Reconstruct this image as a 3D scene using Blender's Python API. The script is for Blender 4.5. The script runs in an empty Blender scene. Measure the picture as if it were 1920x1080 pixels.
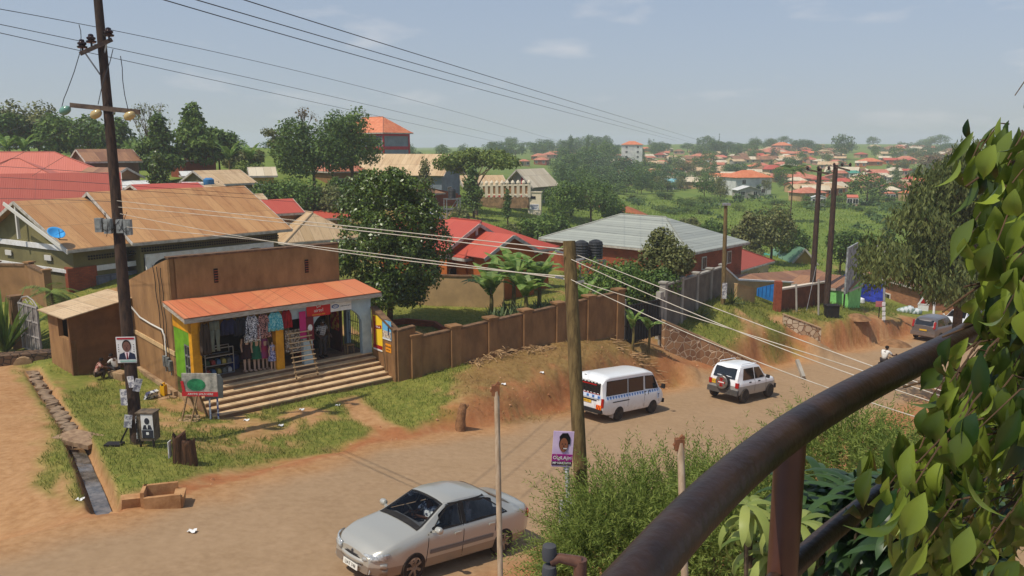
import bpy, bmesh, math, random
import numpy as np
from mathutils import Vector, Matrix, Euler
R = math.radians
sce = bpy.context.scene
COL = sce.collection
random.seed(7); rng = np.random.default_rng(7)
# ---------------------------------------------------------------- camera
CAMZ = 10.0; FPX = 1500.0; PITCH = R(10)
cp, sp = math.cos(PITCH), math.sin(PITCH)
cam = bpy.data.cameras.new('camera'); cam.lens = 36*FPX/1920; cam.sensor_width = 36
cam.clip_start = 0.05; cam.clip_end = 6000
camo = bpy.data.objects.new('camera', cam); COL.objects.link(camo)
camo.location = (0, 0, CAMZ); camo.rotation_euler = (R(90)-PITCH, 0, 0)
sce.camera = camo
# ---------------------------------------------------------------- sky and sun
SUN = Vector((-0.81, -0.585, 0)).normalized(); ELEV = R(60)
sdir = Vector((SUN.x*math.cos(ELEV), SUN.y*math.cos(ELEV), math.sin(ELEV)))
w = bpy.data.worlds.new("World"); sce.world = w; w.use_nodes = True
nt = w.node_tree; nt.nodes.clear()
out = nt.nodes.new('ShaderNodeOutputWorld'); bg = nt.nodes.new('ShaderNodeBackground')
sky = nt.nodes.new('ShaderNodeTexSky'); sky.sky_type = 'NISHITA'; sky.sun_disc = False
sky.sun_elevation = ELEV; sky.sun_rotation = math.atan2(sdir.x, sdir.y)
sky.air_density = 1.0; sky.dust_density = .8; sky.ozone_density = 1.0; sky.altitude = 200
bg.inputs['Strength'].default_value = 0.125
# a few thin fair-weather clouds high over the far hill
tc = nt.nodes.new('ShaderNodeTexCoord'); mp = nt.nodes.new('ShaderNodeMapping'); mp.inputs['Scale'].default_value = (5, 5, 17)
mp.inputs['Location'].default_value = (3.1, 1.7, 0.4)
nz = nt.nodes.new('ShaderNodeTexNoise'); nz.inputs['Scale'].default_value = 1.6; nz.inputs['Detail'].default_value = 7
cr = nt.nodes.new('ShaderNodeValToRGB'); cr.color_ramp.elements[0].position = 0.6; cr.color_ramp.elements[1].position = 0.8
nt.links.new(tc.outputs['Generated'], mp.inputs['Vector']); nt.links.new(mp.outputs[0], nz.inputs['Vector'])
nt.links.new(nz.outputs[0], cr.inputs[0])
mul = nt.nodes.new('ShaderNodeMath'); mul.operation = 'MULTIPLY'; mul.inputs[1].default_value = 0.42
nt.links.new(cr.outputs[0], mul.inputs[0])
hs = nt.nodes.new('ShaderNodeHueSaturation'); hs.inputs['Saturation'].default_value = 0.9
nt.links.new(sky.outputs[0], hs.inputs['Color'])
mx = nt.nodes.new('ShaderNodeMix'); mx.data_type = 'RGBA'
mx.inputs[7].default_value = (6.4, 6.2, 6.2, 1)
# pale dusty air low over the horizon
sx0 = nt.nodes.new('ShaderNodeSeparateXYZ'); nt.links.new(tc.outputs['Generated'], sx0.inputs[0]); mr0 = nt.nodes.new('ShaderNodeMapRange'); mr0.interpolation_type = 'SMOOTHSTEP'
for k_, v_ in ((1, .02), (2, .5), (3, .72), (4, 0)): mr0.inputs[k_].default_value = v_
nt.links.new(sx0.outputs[2], mr0.inputs[0]); mh = nt.nodes.new('ShaderNodeMix'); mh.data_type = 'RGBA'; mh.inputs[7].default_value = (2.72, 3.12, 3.98, 1)
nt.links.new(mr0.outputs[0], mh.inputs[0]); nt.links.new(hs.outputs[0], mh.inputs[6])
nt.links.new(mul.outputs[0], mx.inputs[0]); nt.links.new(mh.outputs[2], mx.inputs[6])
nt.links.new(mx.outputs[2], bg.inputs['Color']); nt.links.new(bg.outputs[0], out.inputs['Surface'])
sl = bpy.data.lights.new('sun', 'SUN'); sl.energy = 3.7; sl.angle = R(0.5); sl.color = (1, 0.92, 0.8)
so = bpy.data.objects.new('sun', sl); COL.objects.link(so)
so.rotation_euler = (-sdir).to_track_quat('-Z', 'Y').to_euler()
sce.view_settings.view_transform = 'Standard'; sce.view_settings.look = 'None'
sce.view_settings.gamma = 1; sce.view_settings.exposure = 0.02
try:
    sce.cycles.volume_bounces = 2; sce.cycles.max_bounces = 6; sce.cycles.transparent_max_bounces = 12
except Exception: pass

# ---------------------------------------------------------------- helpers
def P(px, py, z):
    """a photo direction and a depth in metres give a place in the world"""
    X = (px-960)/FPX*z; Y = (py-540)/FPX*z
    return Vector((X, z*cp-Y*sp, CAMZ-(z*sp+Y*cp)))
def S(r, g, b):
    f = lambda c: (c/255/12.92 if c/255 <= .04045 else ((c/255+.055)/1.055)**2.4)
    return (f(r), f(g), f(b), 1)
MATS = {}
def mat(name, c, c2=None, sc=3.0, rough=.85, bump=0, bsc=25., metal=0, spec=.3, detail=5, coord='Object', lo=.38, hi=.62, stretch=None, island=0, trans=0):
    if name in MATS: return MATS[name]
    m = bpy.data.materials.new(name); m.use_nodes = True; MATS[name] = m
    t = m.node_tree; b = t.nodes['Principled BSDF']
    b.inputs['Roughness'].default_value = rough; b.inputs['Metallic'].default_value = metal
    b.inputs['Specular IOR Level'].default_value = spec
    b.inputs['Base Color'].default_value = c
    tcn = t.nodes.new('ShaderNodeTexCoord'); src = tcn.outputs[coord]
    if stretch:
        mpn = t.nodes.new('ShaderNodeMapping'); mpn.inputs['Scale'].default_value = stretch
        t.links.new(src, mpn.inputs['Vector']); src = mpn.outputs[0]
    if c2 is not None:
        n = t.nodes.new('ShaderNodeTexNoise'); n.inputs['Scale'].default_value = sc; n.inputs['Detail'].default_value = detail
        n.inputs['Roughness'].default_value = .65
        t.links.new(src, n.inputs['Vector'])
        fac = n.outputs[0]
        if island:
            g = t.nodes.new('ShaderNodeNewGeometry'); mm = t.nodes.new('ShaderNodeMix'); mm.inputs[0].default_value = island
            t.links.new(fac, mm.inputs[2]); t.links.new(g.outputs['Random Per Island'], mm.inputs[3]); fac = mm.outputs[0]
            lo, hi = lo*(1-island)+.05*island, hi*(1-island)+.95*island
        r = t.nodes.new('ShaderNodeValToRGB'); r.color_ramp.elements[0].position = lo; r.color_ramp.elements[1].position = hi
        r.color_ramp.elements[0].color = c; r.color_ramp.elements[1].color = c2
        t.links.new(fac, r.inputs[0]); t.links.new(r.outputs[0], b.inputs['Base Color'])
        col = r.outputs[0]
    if bump:
        n2 = t.nodes.new('ShaderNodeTexNoise'); n2.inputs['Scale'].default_value = bsc; n2.inputs['Detail'].default_value = 4
        t.links.new(src, n2.inputs['Vector'])
        bp = t.nodes.new('ShaderNodeBump'); bp.inputs['Strength'].default_value = bump; bp.inputs['Distance'].default_value = .02
        t.links.new(n2.outputs[0], bp.inputs['Height']); t.links.new(bp.outputs[0], b.inputs['Normal'])
    if trans:
        tr = t.nodes.new('ShaderNodeBsdfTranslucent'); ms = t.nodes.new('ShaderNodeMixShader'); ms.inputs[0].default_value = trans
        if c2 is not None: t.links.new(col, tr.inputs['Color'])
        else: tr.inputs['Color'].default_value = c
        o = t.nodes['Material Output']
        t.links.new(b.outputs[0], ms.inputs[1]); t.links.new(tr.outputs[0], ms.inputs[2]); t.links.new(ms.outputs[0], o.inputs['Surface'])
    return m
def roofmat(name, c, c2, pitch=.3, rough=.55, sheet=(.8, 2.4), amt=.5, rust=None, metal=0.0):
    """corrugated sheets: UV in metres, u along the ridge, v down the slope"""
    if name in MATS: return MATS[name]
    m = bpy.data.materials.new(name); m.use_nodes = True; MATS[name] = m
    t = m.node_tree; b = t.nodes['Principled BSDF']; b.inputs['Roughness'].default_value = rough; b.inputs['Metallic'].default_value = metal
    L = t.links.new; N = t.nodes.new
    uv = N('ShaderNodeUVMap'); sx = N('ShaderNodeSeparateXYZ'); L(uv.outputs[0], sx.inputs[0])
    def mth(op, a, bv=None):
        q = N('ShaderNodeMath'); q.operation = op
        L(a, q.inputs[0]) if not isinstance(a, (int, float)) else setattr(q.inputs[0], 'default_value', a)
        if bv is not None:
            L(bv, q.inputs[1]) if not isinstance(bv, (int, float)) else setattr(q.inputs[1], 'default_value', bv)
        return q.outputs[0]
    fu = mth('FLOOR', mth('DIVIDE', sx.outputs[0], sheet[0])); fv = mth('FLOOR', mth('DIVIDE', sx.outputs[1], sheet[1]))
    cb = N('ShaderNodeCombineXYZ'); L(fu, cb.inputs[0]); L(fv, cb.inputs[1])
    wn = N('ShaderNodeTexWhiteNoise'); wn.noise_dimensions = '2D'; L(cb.outputs[0], wn.inputs['Vector'])
    no = N('ShaderNodeTexNoise'); no.inputs['Scale'].default_value = .9; no.inputs['Detail'].default_value = 8; no.inputs['Roughness'].default_value = .75
    mp_ = N('ShaderNodeMapping'); mp_.inputs['Scale'].default_value = (1.6, .35, 1); L(uv.outputs[0], mp_.inputs[0]); L(mp_.outputs[0], no.inputs['Vector'])
    mixf = N('ShaderNodeMix'); mixf.inputs[0].default_value = amt; L(no.outputs[0], mixf.inputs[2]); L(wn.outputs[0], mixf.inputs[3])
    r = N('ShaderNodeValToRGB'); r.color_ramp.elements[0].position = .3; r.color_ramp.elements[1].position = .7
    r.color_ramp.elements[0].color = c; r.color_ramp.elements[1].color = c2; L(mixf.outputs[0], r.inputs[0])
    colr = r.outputs[0]
    if rust:
        n3 = N('ShaderNodeTexNoise'); n3.inputs['Scale'].default_value = .5; n3.inputs['Detail'].default_value = 9; n3.inputs['Roughness'].default_value = .8
        mp3 = N('ShaderNodeMapping'); mp3.inputs['Scale'].default_value = (2.5, .5, 1); L(uv.outputs[0], mp3.inputs[0]); L(mp3.outputs[0], n3.inputs['Vector'])
        r3 = N('ShaderNodeValToRGB'); r3.color_ramp.elements[0].position = .5; r3.color_ramp.elements[1].position = .68; L(n3.outputs[0], r3.inputs[0])
        mr = N('ShaderNodeMix'); mr.data_type = 'RGBA'; L(r3.outputs[0], mr.inputs[0]); L(colr, mr.inputs[6]); mr.inputs[7].default_value = rust; colr = mr.outputs[2]
    # dark line where sheets overlap
    lv = mth('LESS_THAN', mth('FRACT', mth('DIVIDE', sx.outputs[1], sheet[1])), .06/sheet[1])
    lu = mth('LESS_THAN', mth('FRACT', mth('DIVIDE', sx.outputs[0], sheet[0])), .04/sheet[0])
    ln = mth('MULTIPLY', mth('MAXIMUM', lv, lu), .35)
    md = N('ShaderNodeMix'); md.data_type = 'RGBA'; L(ln, md.inputs[0]); L(colr, md.inputs[6]); md.inputs[7].default_value = (.03, .02, .015, 1)
    L(md.outputs[2], b.inputs['Base Color'])
    wv = mth('SINE', mth('MULTIPLY', sx.outputs[0], 2*math.pi/pitch))
    bp = N('ShaderNodeBump'); bp.inputs['Strength'].default_value = .3; bp.inputs['Distance'].default_value = pitch*.12
    L(wv, bp.inputs['Height']); L(bp.outputs[0], b.inputs['Normal'])
    return m
def brickmat(name, c, c2, mortar, sx=.25, sy=.085, rough=.9):
    if name in MATS: return MATS[name]
    m = bpy.data.materials.new(name); m.use_nodes = True; MATS[name] = m
    t = m.node_tree; b = t.nodes['Principled BSDF']; b.inputs['Roughness'].default_value = rough
    uv = t.nodes.new('ShaderNodeUVMap'); br = t.nodes.new('ShaderNodeTexBrick')
    br.inputs['Color1'].default_value = c; br.inputs['Color2'].default_value = c2; br.inputs['Mortar'].default_value = mortar
    br.inputs['Scale'].default_value = 1; br.inputs['Mortar Size'].default_value = .012
    br.inputs['Brick Width'].default_value = sx; br.inputs['Row Height'].default_value = sy
    t.links.new(uv.outputs[0], br.inputs['Vector'])
    n = t.nodes.new('ShaderNodeTexNoise'); n.inputs['Scale'].default_value = 1.2; n.inputs['Detail'].default_value = 6
    t.links.new(uv.outputs[0], n.inputs['Vector'])
    mm = t.nodes.new('ShaderNodeMix'); mm.data_type = 'RGBA'; mm.blend_type = 'MULTIPLY'; mm.inputs[0].default_value = .5
    rr = t.nodes.new('ShaderNodeValToRGB'); rr.color_ramp.elements[0].position = .35; rr.color_ramp.elements[0].color = (.45, .4, .36, 1)
    rr.color_ramp.elements[1].position = .6; rr.color_ramp.elements[1].color = (1, 1, 1, 1)
    t.links.new(n.outputs[0], rr.inputs[0]); t.links.new(br.outputs[0], mm.inputs[6]); t.links.new(rr.outputs[0], mm.inputs[7])
    t.links.new(mm.outputs[2], b.inputs['Base Color'])
    return m
def voronoimat(name, c, c2, joint, scale=3.0):
    if name in MATS: return MATS[name]
    m = bpy.data.materials.new(name); m.use_nodes = True; MATS[name] = m
    t = m.node_tree; b = t.nodes['Principled BSDF']; b.inputs['Roughness'].default_value = .95
    tcn = t.nodes.new('ShaderNodeTexCoord')
    v = t.nodes.new('ShaderNodeTexVoronoi'); v.inputs['Scale'].default_value = scale
    v2 = t.nodes.new('ShaderNodeTexVoronoi'); v2.feature = 'DISTANCE_TO_EDGE'; v2.inputs['Scale'].default_value = scale
    t.links.new(tcn.outputs['Object'], v.inputs['Vector']); t.links.new(tcn.outputs['Object'], v2.inputs['Vector'])
    sp_ = t.nodes.new('ShaderNodeSeparateColor'); t.links.new(v.outputs['Color'], sp_.inputs[0])
    r = t.nodes.new('ShaderNodeValToRGB'); r.color_ramp.elements[0].color = c; r.color_ramp.elements[1].color = c2; t.links.new(sp_.outputs[0], r.inputs[0])
    r2 = t.nodes.new('ShaderNodeValToRGB'); r2.color_ramp.elements[0].position = .02; r2.color_ramp.elements[1].position = .07; t.links.new(v2.outputs['Distance'], r2.inputs[0])
    mm = t.nodes.new('ShaderNodeMix'); mm.data_type = 'RGBA'; t.links.new(r2.outputs[0], mm.inputs[0]); mm.inputs[6].default_value = joint; t.links.new(r.outputs[0], mm.inputs[7])
    t.links.new(mm.outputs[2], b.inputs['Base Color'])
    bp = t.nodes.new('ShaderNodeBump'); bp.inputs['Distance'].default_value = .05; t.links.new(r2.outputs[0], bp.inputs['Height']); t.links.new(bp.outputs[0], b.inputs['Normal'])
    return m

class MB:
    """collects faces; build() links them as one mesh object"""
    def __init__(s): s.v = []; s.f = []; s.mi = []; s.uv = {}; s.cur = 0
    def vert(s, p): s.v.append(tuple(p)); return len(s.v)-1
    def face(s, pts, uv=None):
        i = [s.vert(p) for p in pts]; s.f.append(i); s.mi.append(s.cur)
        if uv: s.uv[len(s.f)-1] = uv
    def quad(s, a, b, c, d):
        """UVs in metres: u along a-b, v along a-d"""
        a, b, c, d = map(Vector, (a, b, c, d)); u = (b-a); L = u.length or 1; u = u/L
        n = u.cross(d-a); vv = n.cross(u).normalized() if n.length > 1e-9 else (d-a).normalized()
        s.face([a, b, c, d], [((p-a).dot(u), (p-a).dot(vv)) for p in (a, b, c, d)])
    def tri(s, a, b, c):
        a, b, c = map(Vector, (a, b, c)); u = (b-a).normalized(); vv = u.cross(c-a).cross(u).normalized()
        s.face([a, b, c], [((p-a).dot(u), (p-a).dot(vv)) for p in (a, b, c)])
    def box(s, c, d, M=None, taper=1.0):
        x, y, z = d[0]/2, d[1]/2, d[2]/2; c = Vector(c)
        q = [Vector((i*x*(taper if k > 0 else 1), j*y*(taper if k > 0 else 1), k*z)) for k in (-1, 1) for j in (-1, 1) for i in (-1, 1)]
        if M is not None: q = [M @ p for p in q]
        q = [p+c for p in q]
        for a in ((0, 1, 5, 4), (1, 3, 7, 5), (3, 2, 6, 7), (2, 0, 4, 6), (4, 5, 7, 6), (2, 3, 1, 0)): s.quad(*[q[k] for k in a])
    def beam(s, a, b, w_, h_, up=(0, 0, 1)):
        a, b = Vector(a), Vector(b); d = (b-a); L = d.length; d = d/L; u = Vector(up)
        r = d.cross(u)
        if r.length < 1e-4: r = d.cross(Vector((1, 0, 0)))
        r.normalize(); u = r.cross(d)
        M = Matrix((d, r, u)).transposed(); s.box((a+b)/2, (L, w_, h_), M)
    def tube(s, pts, rad, n=8, cap=True):
        pts = [Vector(p) for p in pts]; rad = rad if hasattr(rad, '__len__') else [rad]*len(pts)
        rings = []; prev = None
        for i, p in enumerate(pts):
            d = (pts[min(i+1, len(pts)-1)]-pts[max(i-1, 0)]).normalized()
            if prev is None:
                prev = d.cross(Vector((0, 0, 1)))
                if prev.length < 1e-3: prev = d.cross(Vector((1, 0, 0)))
            r = (prev-d*prev.dot(d)).normalized(); prev = r; u = d.cross(r)
            rings.append([s.vert(p+(r*math.cos(2*math.pi*k/n)+u*math.sin(2*math.pi*k/n))*rad[i]) for k in range(n)])
        for a, b in zip(rings, rings[1:]):
            for k in range(n): s.f.append([a[k], a[(k+1) % n], b[(k+1) % n], b[k]]); s.mi.append(s.cur)
        if cap:
            s.f.append(rings[0][::-1]); s.mi.append(s.cur); s.f.append(rings[-1]); s.mi.append(s.cur)
    def lathe(s, prof, c=(0, 0, 0), axis='z', n=16):
        c = Vector(c); rings = []
        for r, h in prof:
            ring = []
            for k in range(n):
                a = 2*math.pi*k/n; x, y = r*math.cos(a), r*math.sin(a)
                q = {'z': (x, y, h), 'y': (x, h, y), 'x': (h, x, y)}[axis]; ring.append(s.vert(c+Vector(q)))
            rings.append(ring)
        for a, b in zip(rings, rings[1:]):
            for k in range(n): s.f.append([a[k], a[(k+1) % n], b[(k+1) % n], b[k]]); s.mi.append(s.cur)
        s.f.append(rings[0][::-1]); s.mi.append(s.cur); s.f.append(rings[-1]); s.mi.append(s.cur)
    def grid(s, rows):
        idx = [[s.vert(p) for p in r] for r in rows]
        for a, b in zip(idx, idx[1:]):
            for k in range(len(a)-1): s.f.append([a[k], a[k+1], b[k+1], b[k]]); s.mi.append(s.cur)
    def prism(s, poly, a, b):
        """closed outline poly [(u,v)] swept from frame a to frame b: callables (u,v)->point"""
        A = [Vector(a(u, v)) for u, v in poly]; B = [Vector(b(u, v)) for u, v in poly]
        s.face(A, [(u, v) for u, v in poly]); s.face(B[::-1], [(u, v) for u, v in poly][::-1])
        for k in range(len(A)):
            j = (k+1) % len(A); s.quad(A[k], B[k], B[j], A[j])
    def mesh(s, name, mats, smooth=False):
        me = bpy.data.meshes.new(name); me.from_pydata(s.v, [], s.f)
        if not isinstance(mats, (list, tuple)): mats = [mats]
        for m in mats: me.materials.append(m)
        me.polygons.foreach_set('material_index', s.mi)
        if s.uv:
            ul = me.uv_layers.new(name='UVMap'); dat = np.zeros((len(me.loops), 2), 'f')
            for k, uvs in s.uv.items():
                st = me.polygons[k].loop_start
                for j, q in enumerate(uvs): dat[st+j] = q
            ul.data.foreach_set('uv', dat.ravel())
        me.update()
        if smooth: me.polygons.foreach_set('use_smooth', [True]*len(me.polygons)); me.set_sharp_from_angle(angle=R(58))
        return me
    def build(s, name, mats, parent=None, smooth=False, loc=None):
        return link(name, s.mesh(name, mats, smooth), parent, loc)
def link(name, data, parent=None, loc=None):
    o = bpy.data.objects.new(name, data); COL.objects.link(o)
    if parent is not None: o.parent = parent
    if loc is not None: o.location = loc
    return o
def tag(o, label=None, cat=None, group=None, kind=None):
    if label: o['label'] = label
    if cat: o['category'] = cat
    if group: o['group'] = group
    if kind: o['kind'] = kind
    return o
def thing(name, label, cat, loc=(0, 0, 0), rz=0, group=None):
    o = bpy.data.objects.new(name, None); COL.objects.link(o); o.location = loc; o.rotation_euler = (0, 0, rz)
    o.empty_display_size = .2
    return tag(o, label, cat, group)
def copy_tree(o, parent=None):
    c = o.copy(); COL.objects.link(c)
    if parent is not None: c.parent = parent
    for ch in list(o.children): copy_tree(ch, c)
    return c
def auto_smooth(o, ang=35):
    o.data.polygons.foreach_set('use_smooth', [True]*len(o.data.polygons))
    try: o.data.set_sharp_from_angle(angle=R(ang))
    except Exception: pass
    return o
def text(s, size, m, parent, loc, rot, name='lettering', align='CENTER', ext=.003, bold=0.0, sx=1.0):
    cu = bpy.data.curves.new('t', 'FONT'); cu.body = s; cu.size = size; cu.align_x = align; cu.align_y = 'CENTER'; cu.extrude = ext; cu.offset = bold; cu.resolution_u = 2
    o = bpy.data.objects.new('t', cu); COL.objects.link(o)
    dg = bpy.context.evaluated_depsgraph_get(); dg.update()
    me = bpy.data.meshes.new_from_object(o.evaluated_get(dg)); bpy.data.objects.remove(o)
    me.materials.clear(); me.materials.append(m)
    q = link(name, me, parent, loc); q.scale = (sx, 1, 1)
    if isinstance(rot, Matrix): q.rotation_euler = rot.to_euler()
    else: q.rotation_euler = rot
    return q
# -------- noise on numpy arrays
def vnoise(x, y, seed=0):
    x = np.asarray(x, float); y = np.asarray(y, float)
    xi = np.floor(x).astype(np.int64); yi = np.floor(y).astype(np.int64); fx = x-xi; fy = y-yi
    fx = fx*fx*(3-2*fx); fy = fy*fy*(3-2*fy)
    def h(a, b):
        n = (a*374761393+b*668265263+seed*1442695041) & 0xffffffff
        n = ((n ^ (n >> 13))*1274126177) & 0xffffffff
        return ((n ^ (n >> 16)) & 0xffff)/65535.0
    return (h(xi, yi)*(1-fx)+h(xi+1, yi)*fx)*(1-fy)+(h(xi, yi+1)*(1-fx)+h(xi+1, yi+1)*fx)*fy
def fbm(x, y, seed=0, o=4):
    s = 0; a = .5; t = 0
    for k in range(o): s = s+a*vnoise(x*2**k, y*2**k, seed+k); t += a; a *= .5
    return s/t
def smooth(e0, e1, x):
    t = np.clip((x-e0)/(e1-e0), 0, 1); return t*t*(3-2*t)
# ---------------------------------------------------------------- terrain
UX, UY = .68, .733; OX, OY = -2.1, 15.55        # the road runs downhill along (UX, UY)
def st(x, y): return (x-OX)*UX+(y-OY)*UY, -(x-OX)*UY+(y-OY)*UX
def road_D(s):
    q = np.clip(s, -60, 62); return 8.85+np.where(q < 0, .12*q, .152*q-.00113*q*q)
def edge_t(s): return np.interp(s, [-30, -12, -6, -2, 1, 5.5, 10.4, 15, 23, 26, 33, 38, 43, 50, 57, 100], [5, 5.8, 6.2, 6.4, 7.0, 7.9, 7.7, 8.0, 8.2, 8.3, 7.76, 7.2, 6.4, 5.4, 4.9, 4.5])
CP = [ # px, py, depth: spots on the ground beyond the road
 (258,835,24),(300,950,19.3),(345,868,22.7),(400,790,28.4),(740,715,33.3),(600,765,29.9),(775,715,33.3),(1150,628,40.2),(960,668,36.6),
 (190,700,34),(140,700,33.5),(0,900,21.5),(0,720,31.5),(40,645,38.5),(0,600,43),(-300,900,21.5),(-300,700,32),(-400,550,48),
 (730,600,43),(900,585,45),(600,560,48),(880,535,55),(1205,630,42),(1420,632,47.3),(1470,622,48.8),(1395,652,46.3),(1500,586,53.8),(1540,578,57),(1436,577,54),(1550,600,54),(1610,592,56),(940,745,31.2),(1000,722,33.4),(1100,690,36.4),(1180,690,38.2),(1236,692,40.6),(1204,668,40.4),(880,742,30.6),(820,785,29),(1350,590,48),(1400,600,47.5),(1250,600,46),(1560,570,56),(1470,600,51),(1500,620,48.5),
 (1625,572,64),(1690,575,67),(1750,570,70),(1100,520,65),(1300,525,63),(1450,520,72),(1550,520,80),
 (1300,420,130),(1300,380,180),(1600,420,130),(1600,470,100),(1100,430,110),(1180,390,160),(900,405,105),(820,400,95),(700,400,88),(560,395,82),
 (1300,335,290),(1300,292,480),(1300,274,680),(1300,270,1100),(1750,335,290),(1750,300,430),(1750,279,640),(1750,271,1100),(1100,340,260),(1100,300,430),(1100,278,650),(2200,330,290),(2200,280,640),(2100,450,110),
 (900,379,120),(1000,380,118),(900,300,330),(760,303,140),(600,330,105),(420,352,82),(300,335,95),(100,310,105),(0,300,105),(-300,290,110),(-300,285,300),(100,285,330),(500,288,330),(800,285,480),(900,279,1000),(200,280,1000),(-400,280,1000),
 (130,560,44),(60,600,40),(250,480,52),(450,470,57),(2000,620,60),(2300,600,60),(100,420,64),(300,410,72),(640,460,66),(540,420,76)]
_cp = np.array([tuple(P(*c)) for c in CP])
def _tr(x, y): r = np.maximum(y, 1)+6.0; return np.clip(x/r, -2, 2)*2.0, np.log(r)
_cx, _cy = _tr(_cp[:, 0], _cp[:, 1]); _n = len(_cp)
def _phi(r2): return .5*r2*np.log(r2+1e-9)
_A = np.zeros((_n+3, _n+3)); _A[:_n, :_n] = _phi((_cx[:, None]-_cx)**2+(_cy[:, None]-_cy)**2)+np.eye(_n)*2e-3
_A[:_n, _n] = 1; _A[:_n, _n+1] = _cx; _A[:_n, _n+2] = _cy; _A[_n:, :_n] = _A[:_n, _n:].T
_w = np.linalg.solve(_A, np.concatenate([_cp[:, 2], np.zeros(3)]))
def far_z(x, y):
    tx, ty = _tr(x, y); sh = tx.shape; tx = tx.ravel(); ty = ty.ravel(); o = np.zeros(len(tx))
    for i in range(0, len(tx), 40000):
        a, b = tx[i:i+40000], ty[i:i+40000]
        o[i:i+40000] = _phi((a[:, None]-_cx)**2+(b[:, None]-_cy)**2) @ _w[:_n]+_w[_n]+_w[_n+1]*a+_w[_n+2]*b
    return o.reshape(sh)
def segd(x, y, pts):
    """distance to a polyline and position along it"""
    d = np.full(np.shape(x), 1e9); al = np.zeros(np.shape(x)); acc = 0
    for (ax, ay), (bx, by) in zip(pts, pts[1:]):
        L = math.hypot(bx-ax, by-ay); t = np.clip(((x-ax)*(bx-ax)+(y-ay)*(by-ay))/L**2, 0, 1)
        q = np.hypot(x-(ax+t*(bx-ax)), y-(ay+t*(by-ay))); m_ = q < d
        d = np.where(m_, q, d); al = np.where(m_, acc+t*L, al); acc += L
    return d, al
def bank(x, y):
    s, t = st(x, y); e = edge_t(s)
    bw = np.interp(s, [-10, 0, 10, 18, 40, 60], [.8, .9, 1.0, 1.0, .7, .9])
    n = (fbm(x*.45, y*.45, 5)-.5)*.7
    return s, t, e, smooth(.25, .25+1, (t-e+n)/bw)
DRIVE = []; DITCH = []; CUTS = []
def gz(x, y):
    x = np.asarray(x, float); y = np.asarray(y, float); one = x.ndim == 0
    if one: x = x[None]; y = y[None]
    s, t, e, wgt = bank(x, y)
    rz = CAMZ-road_D(s)-.02*np.maximum(np.abs(t-3.5)-4.5, 0)
    fz = far_z(x, y)
    fade = smooth(62, 80, s)
    z = rz*(1-wgt)+fz*wgt
    z = np.where(s > 62, z*(1-fade)+fz*fade, z)
    z = z+np.where(t > e, (fbm(x*.9, y*.9, 11)-.5)*.16*wgt, 0)
    for pts, wd, prof in DRIVE:
        d, al = segd(x, y, pts); q = np.interp(al, prof[0], prof[1]); k = 1-smooth(wd, wd+.45, d)
        z = z*(1-k)+q*k
    for pts, wd, dep in DITCH:
        d, al = segd(x, y, pts); z = z-dep*(1-smooth(wd*.6, wd, d+(fbm(x*3, y*3, 3)-.5)*.12))
    for cx_, cy_, rx, ry, rot, h in CUTS:
        dx, dy = x-cx_, y-cy_; a = dx*math.cos(rot)+dy*math.sin(rot); b = -dx*math.sin(rot)+dy*math.cos(rot)
        q = np.sqrt((a/rx)**2+(b/ry)**2)+(fbm(x*.7, y*.7, 17)-.5)*.3; z = z+h*(1-smooth(.55, 1.0, q))
    return float(z[0]) if one else z
def GP(px, py, z0=6, z1=1500):
    """where the ray through a photo spot meets the ground"""
    zs = np.geomspace(z0, z1, 700); pts = np.array([P(px, py, 1.0)-Vector((0, 0, CAMZ))])
    X = pts[0, 0]*zs; Y = pts[0, 1]*zs; Z = CAMZ+pts[0, 2]*zs; g = gz(X, Y); b = np.nonzero(Z < g)[0]
    if len(b) == 0 or b[0] == 0: k = zs[-1] if len(b) == 0 else zs[0]
    else:
        i = b[0]; a0 = Z[i-1]-g[i-1]; a1 = Z[i]-g[i]; k = zs[i-1]+(zs[i]-zs[i-1])*a0/(a0-a1)
    return Vector((pts[0, 0]*k, pts[0, 1]*k, CAMZ+pts[0, 2]*k)), k
def onground(p): return Vector((p[0], p[1], gz(p[0], p[1])))
# ---------------------------------------------------------------- ground
def W2(lst): return [tuple(GP(*q)[0][:2]) for q in lst]
def W3(l): q = [P(*p) for p in l]; return [(v.x, v.y) for v in q], [v.z for v in q]
d1, z1_ = W3([(1202, 637, 42.5), (1250, 660, 42.7), (1302, 684, 42.9), (1346, 703, 42.7)])
L1 = [0]+list(np.cumsum([math.dist(a, b) for a, b in zip(d1, d1[1:])]))
d2, z2_ = W3([(1478, 602, 51), (1505, 625, 50.6), (1545, 650, 51), (1578, 668, 51)])
L2 = [0]+list(np.cumsum([math.dist(a, b) for a, b in zip(d2, d2[1:])]))
di1 = W2([(58, 690), (85, 728), (112, 770), (138, 808)]); di2 = W2([(138, 808), (152, 838), (175, 890), (200, 952)])
gA = GP(1437, 600)[0]; gB = GP(1570, 590)[0]; gM = GP(1000, 660)[0]
DRIVE += [(d1, 1.75, (L1, z1_)), (d2, 1.3, (L2, z2_))]
DITCH += [(di1, .36, .25), (di2, .42, .5)]
CUTS += [(gM.x+.6, gM.y-1.2, 4.6, 1.7, .66, .3)]
T = np.concatenate([np.radians(np.linspace(-62, 62, 760))]); Rr = np.concatenate([np.geomspace(2.5, 90, 360), np.geomspace(91, 1500, 160)])
TT, RR = np.meshgrid(T, Rr); X = RR*np.sin(TT); Y = RR*np.cos(TT)-1.5
Z = gz(X, Y)
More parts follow.
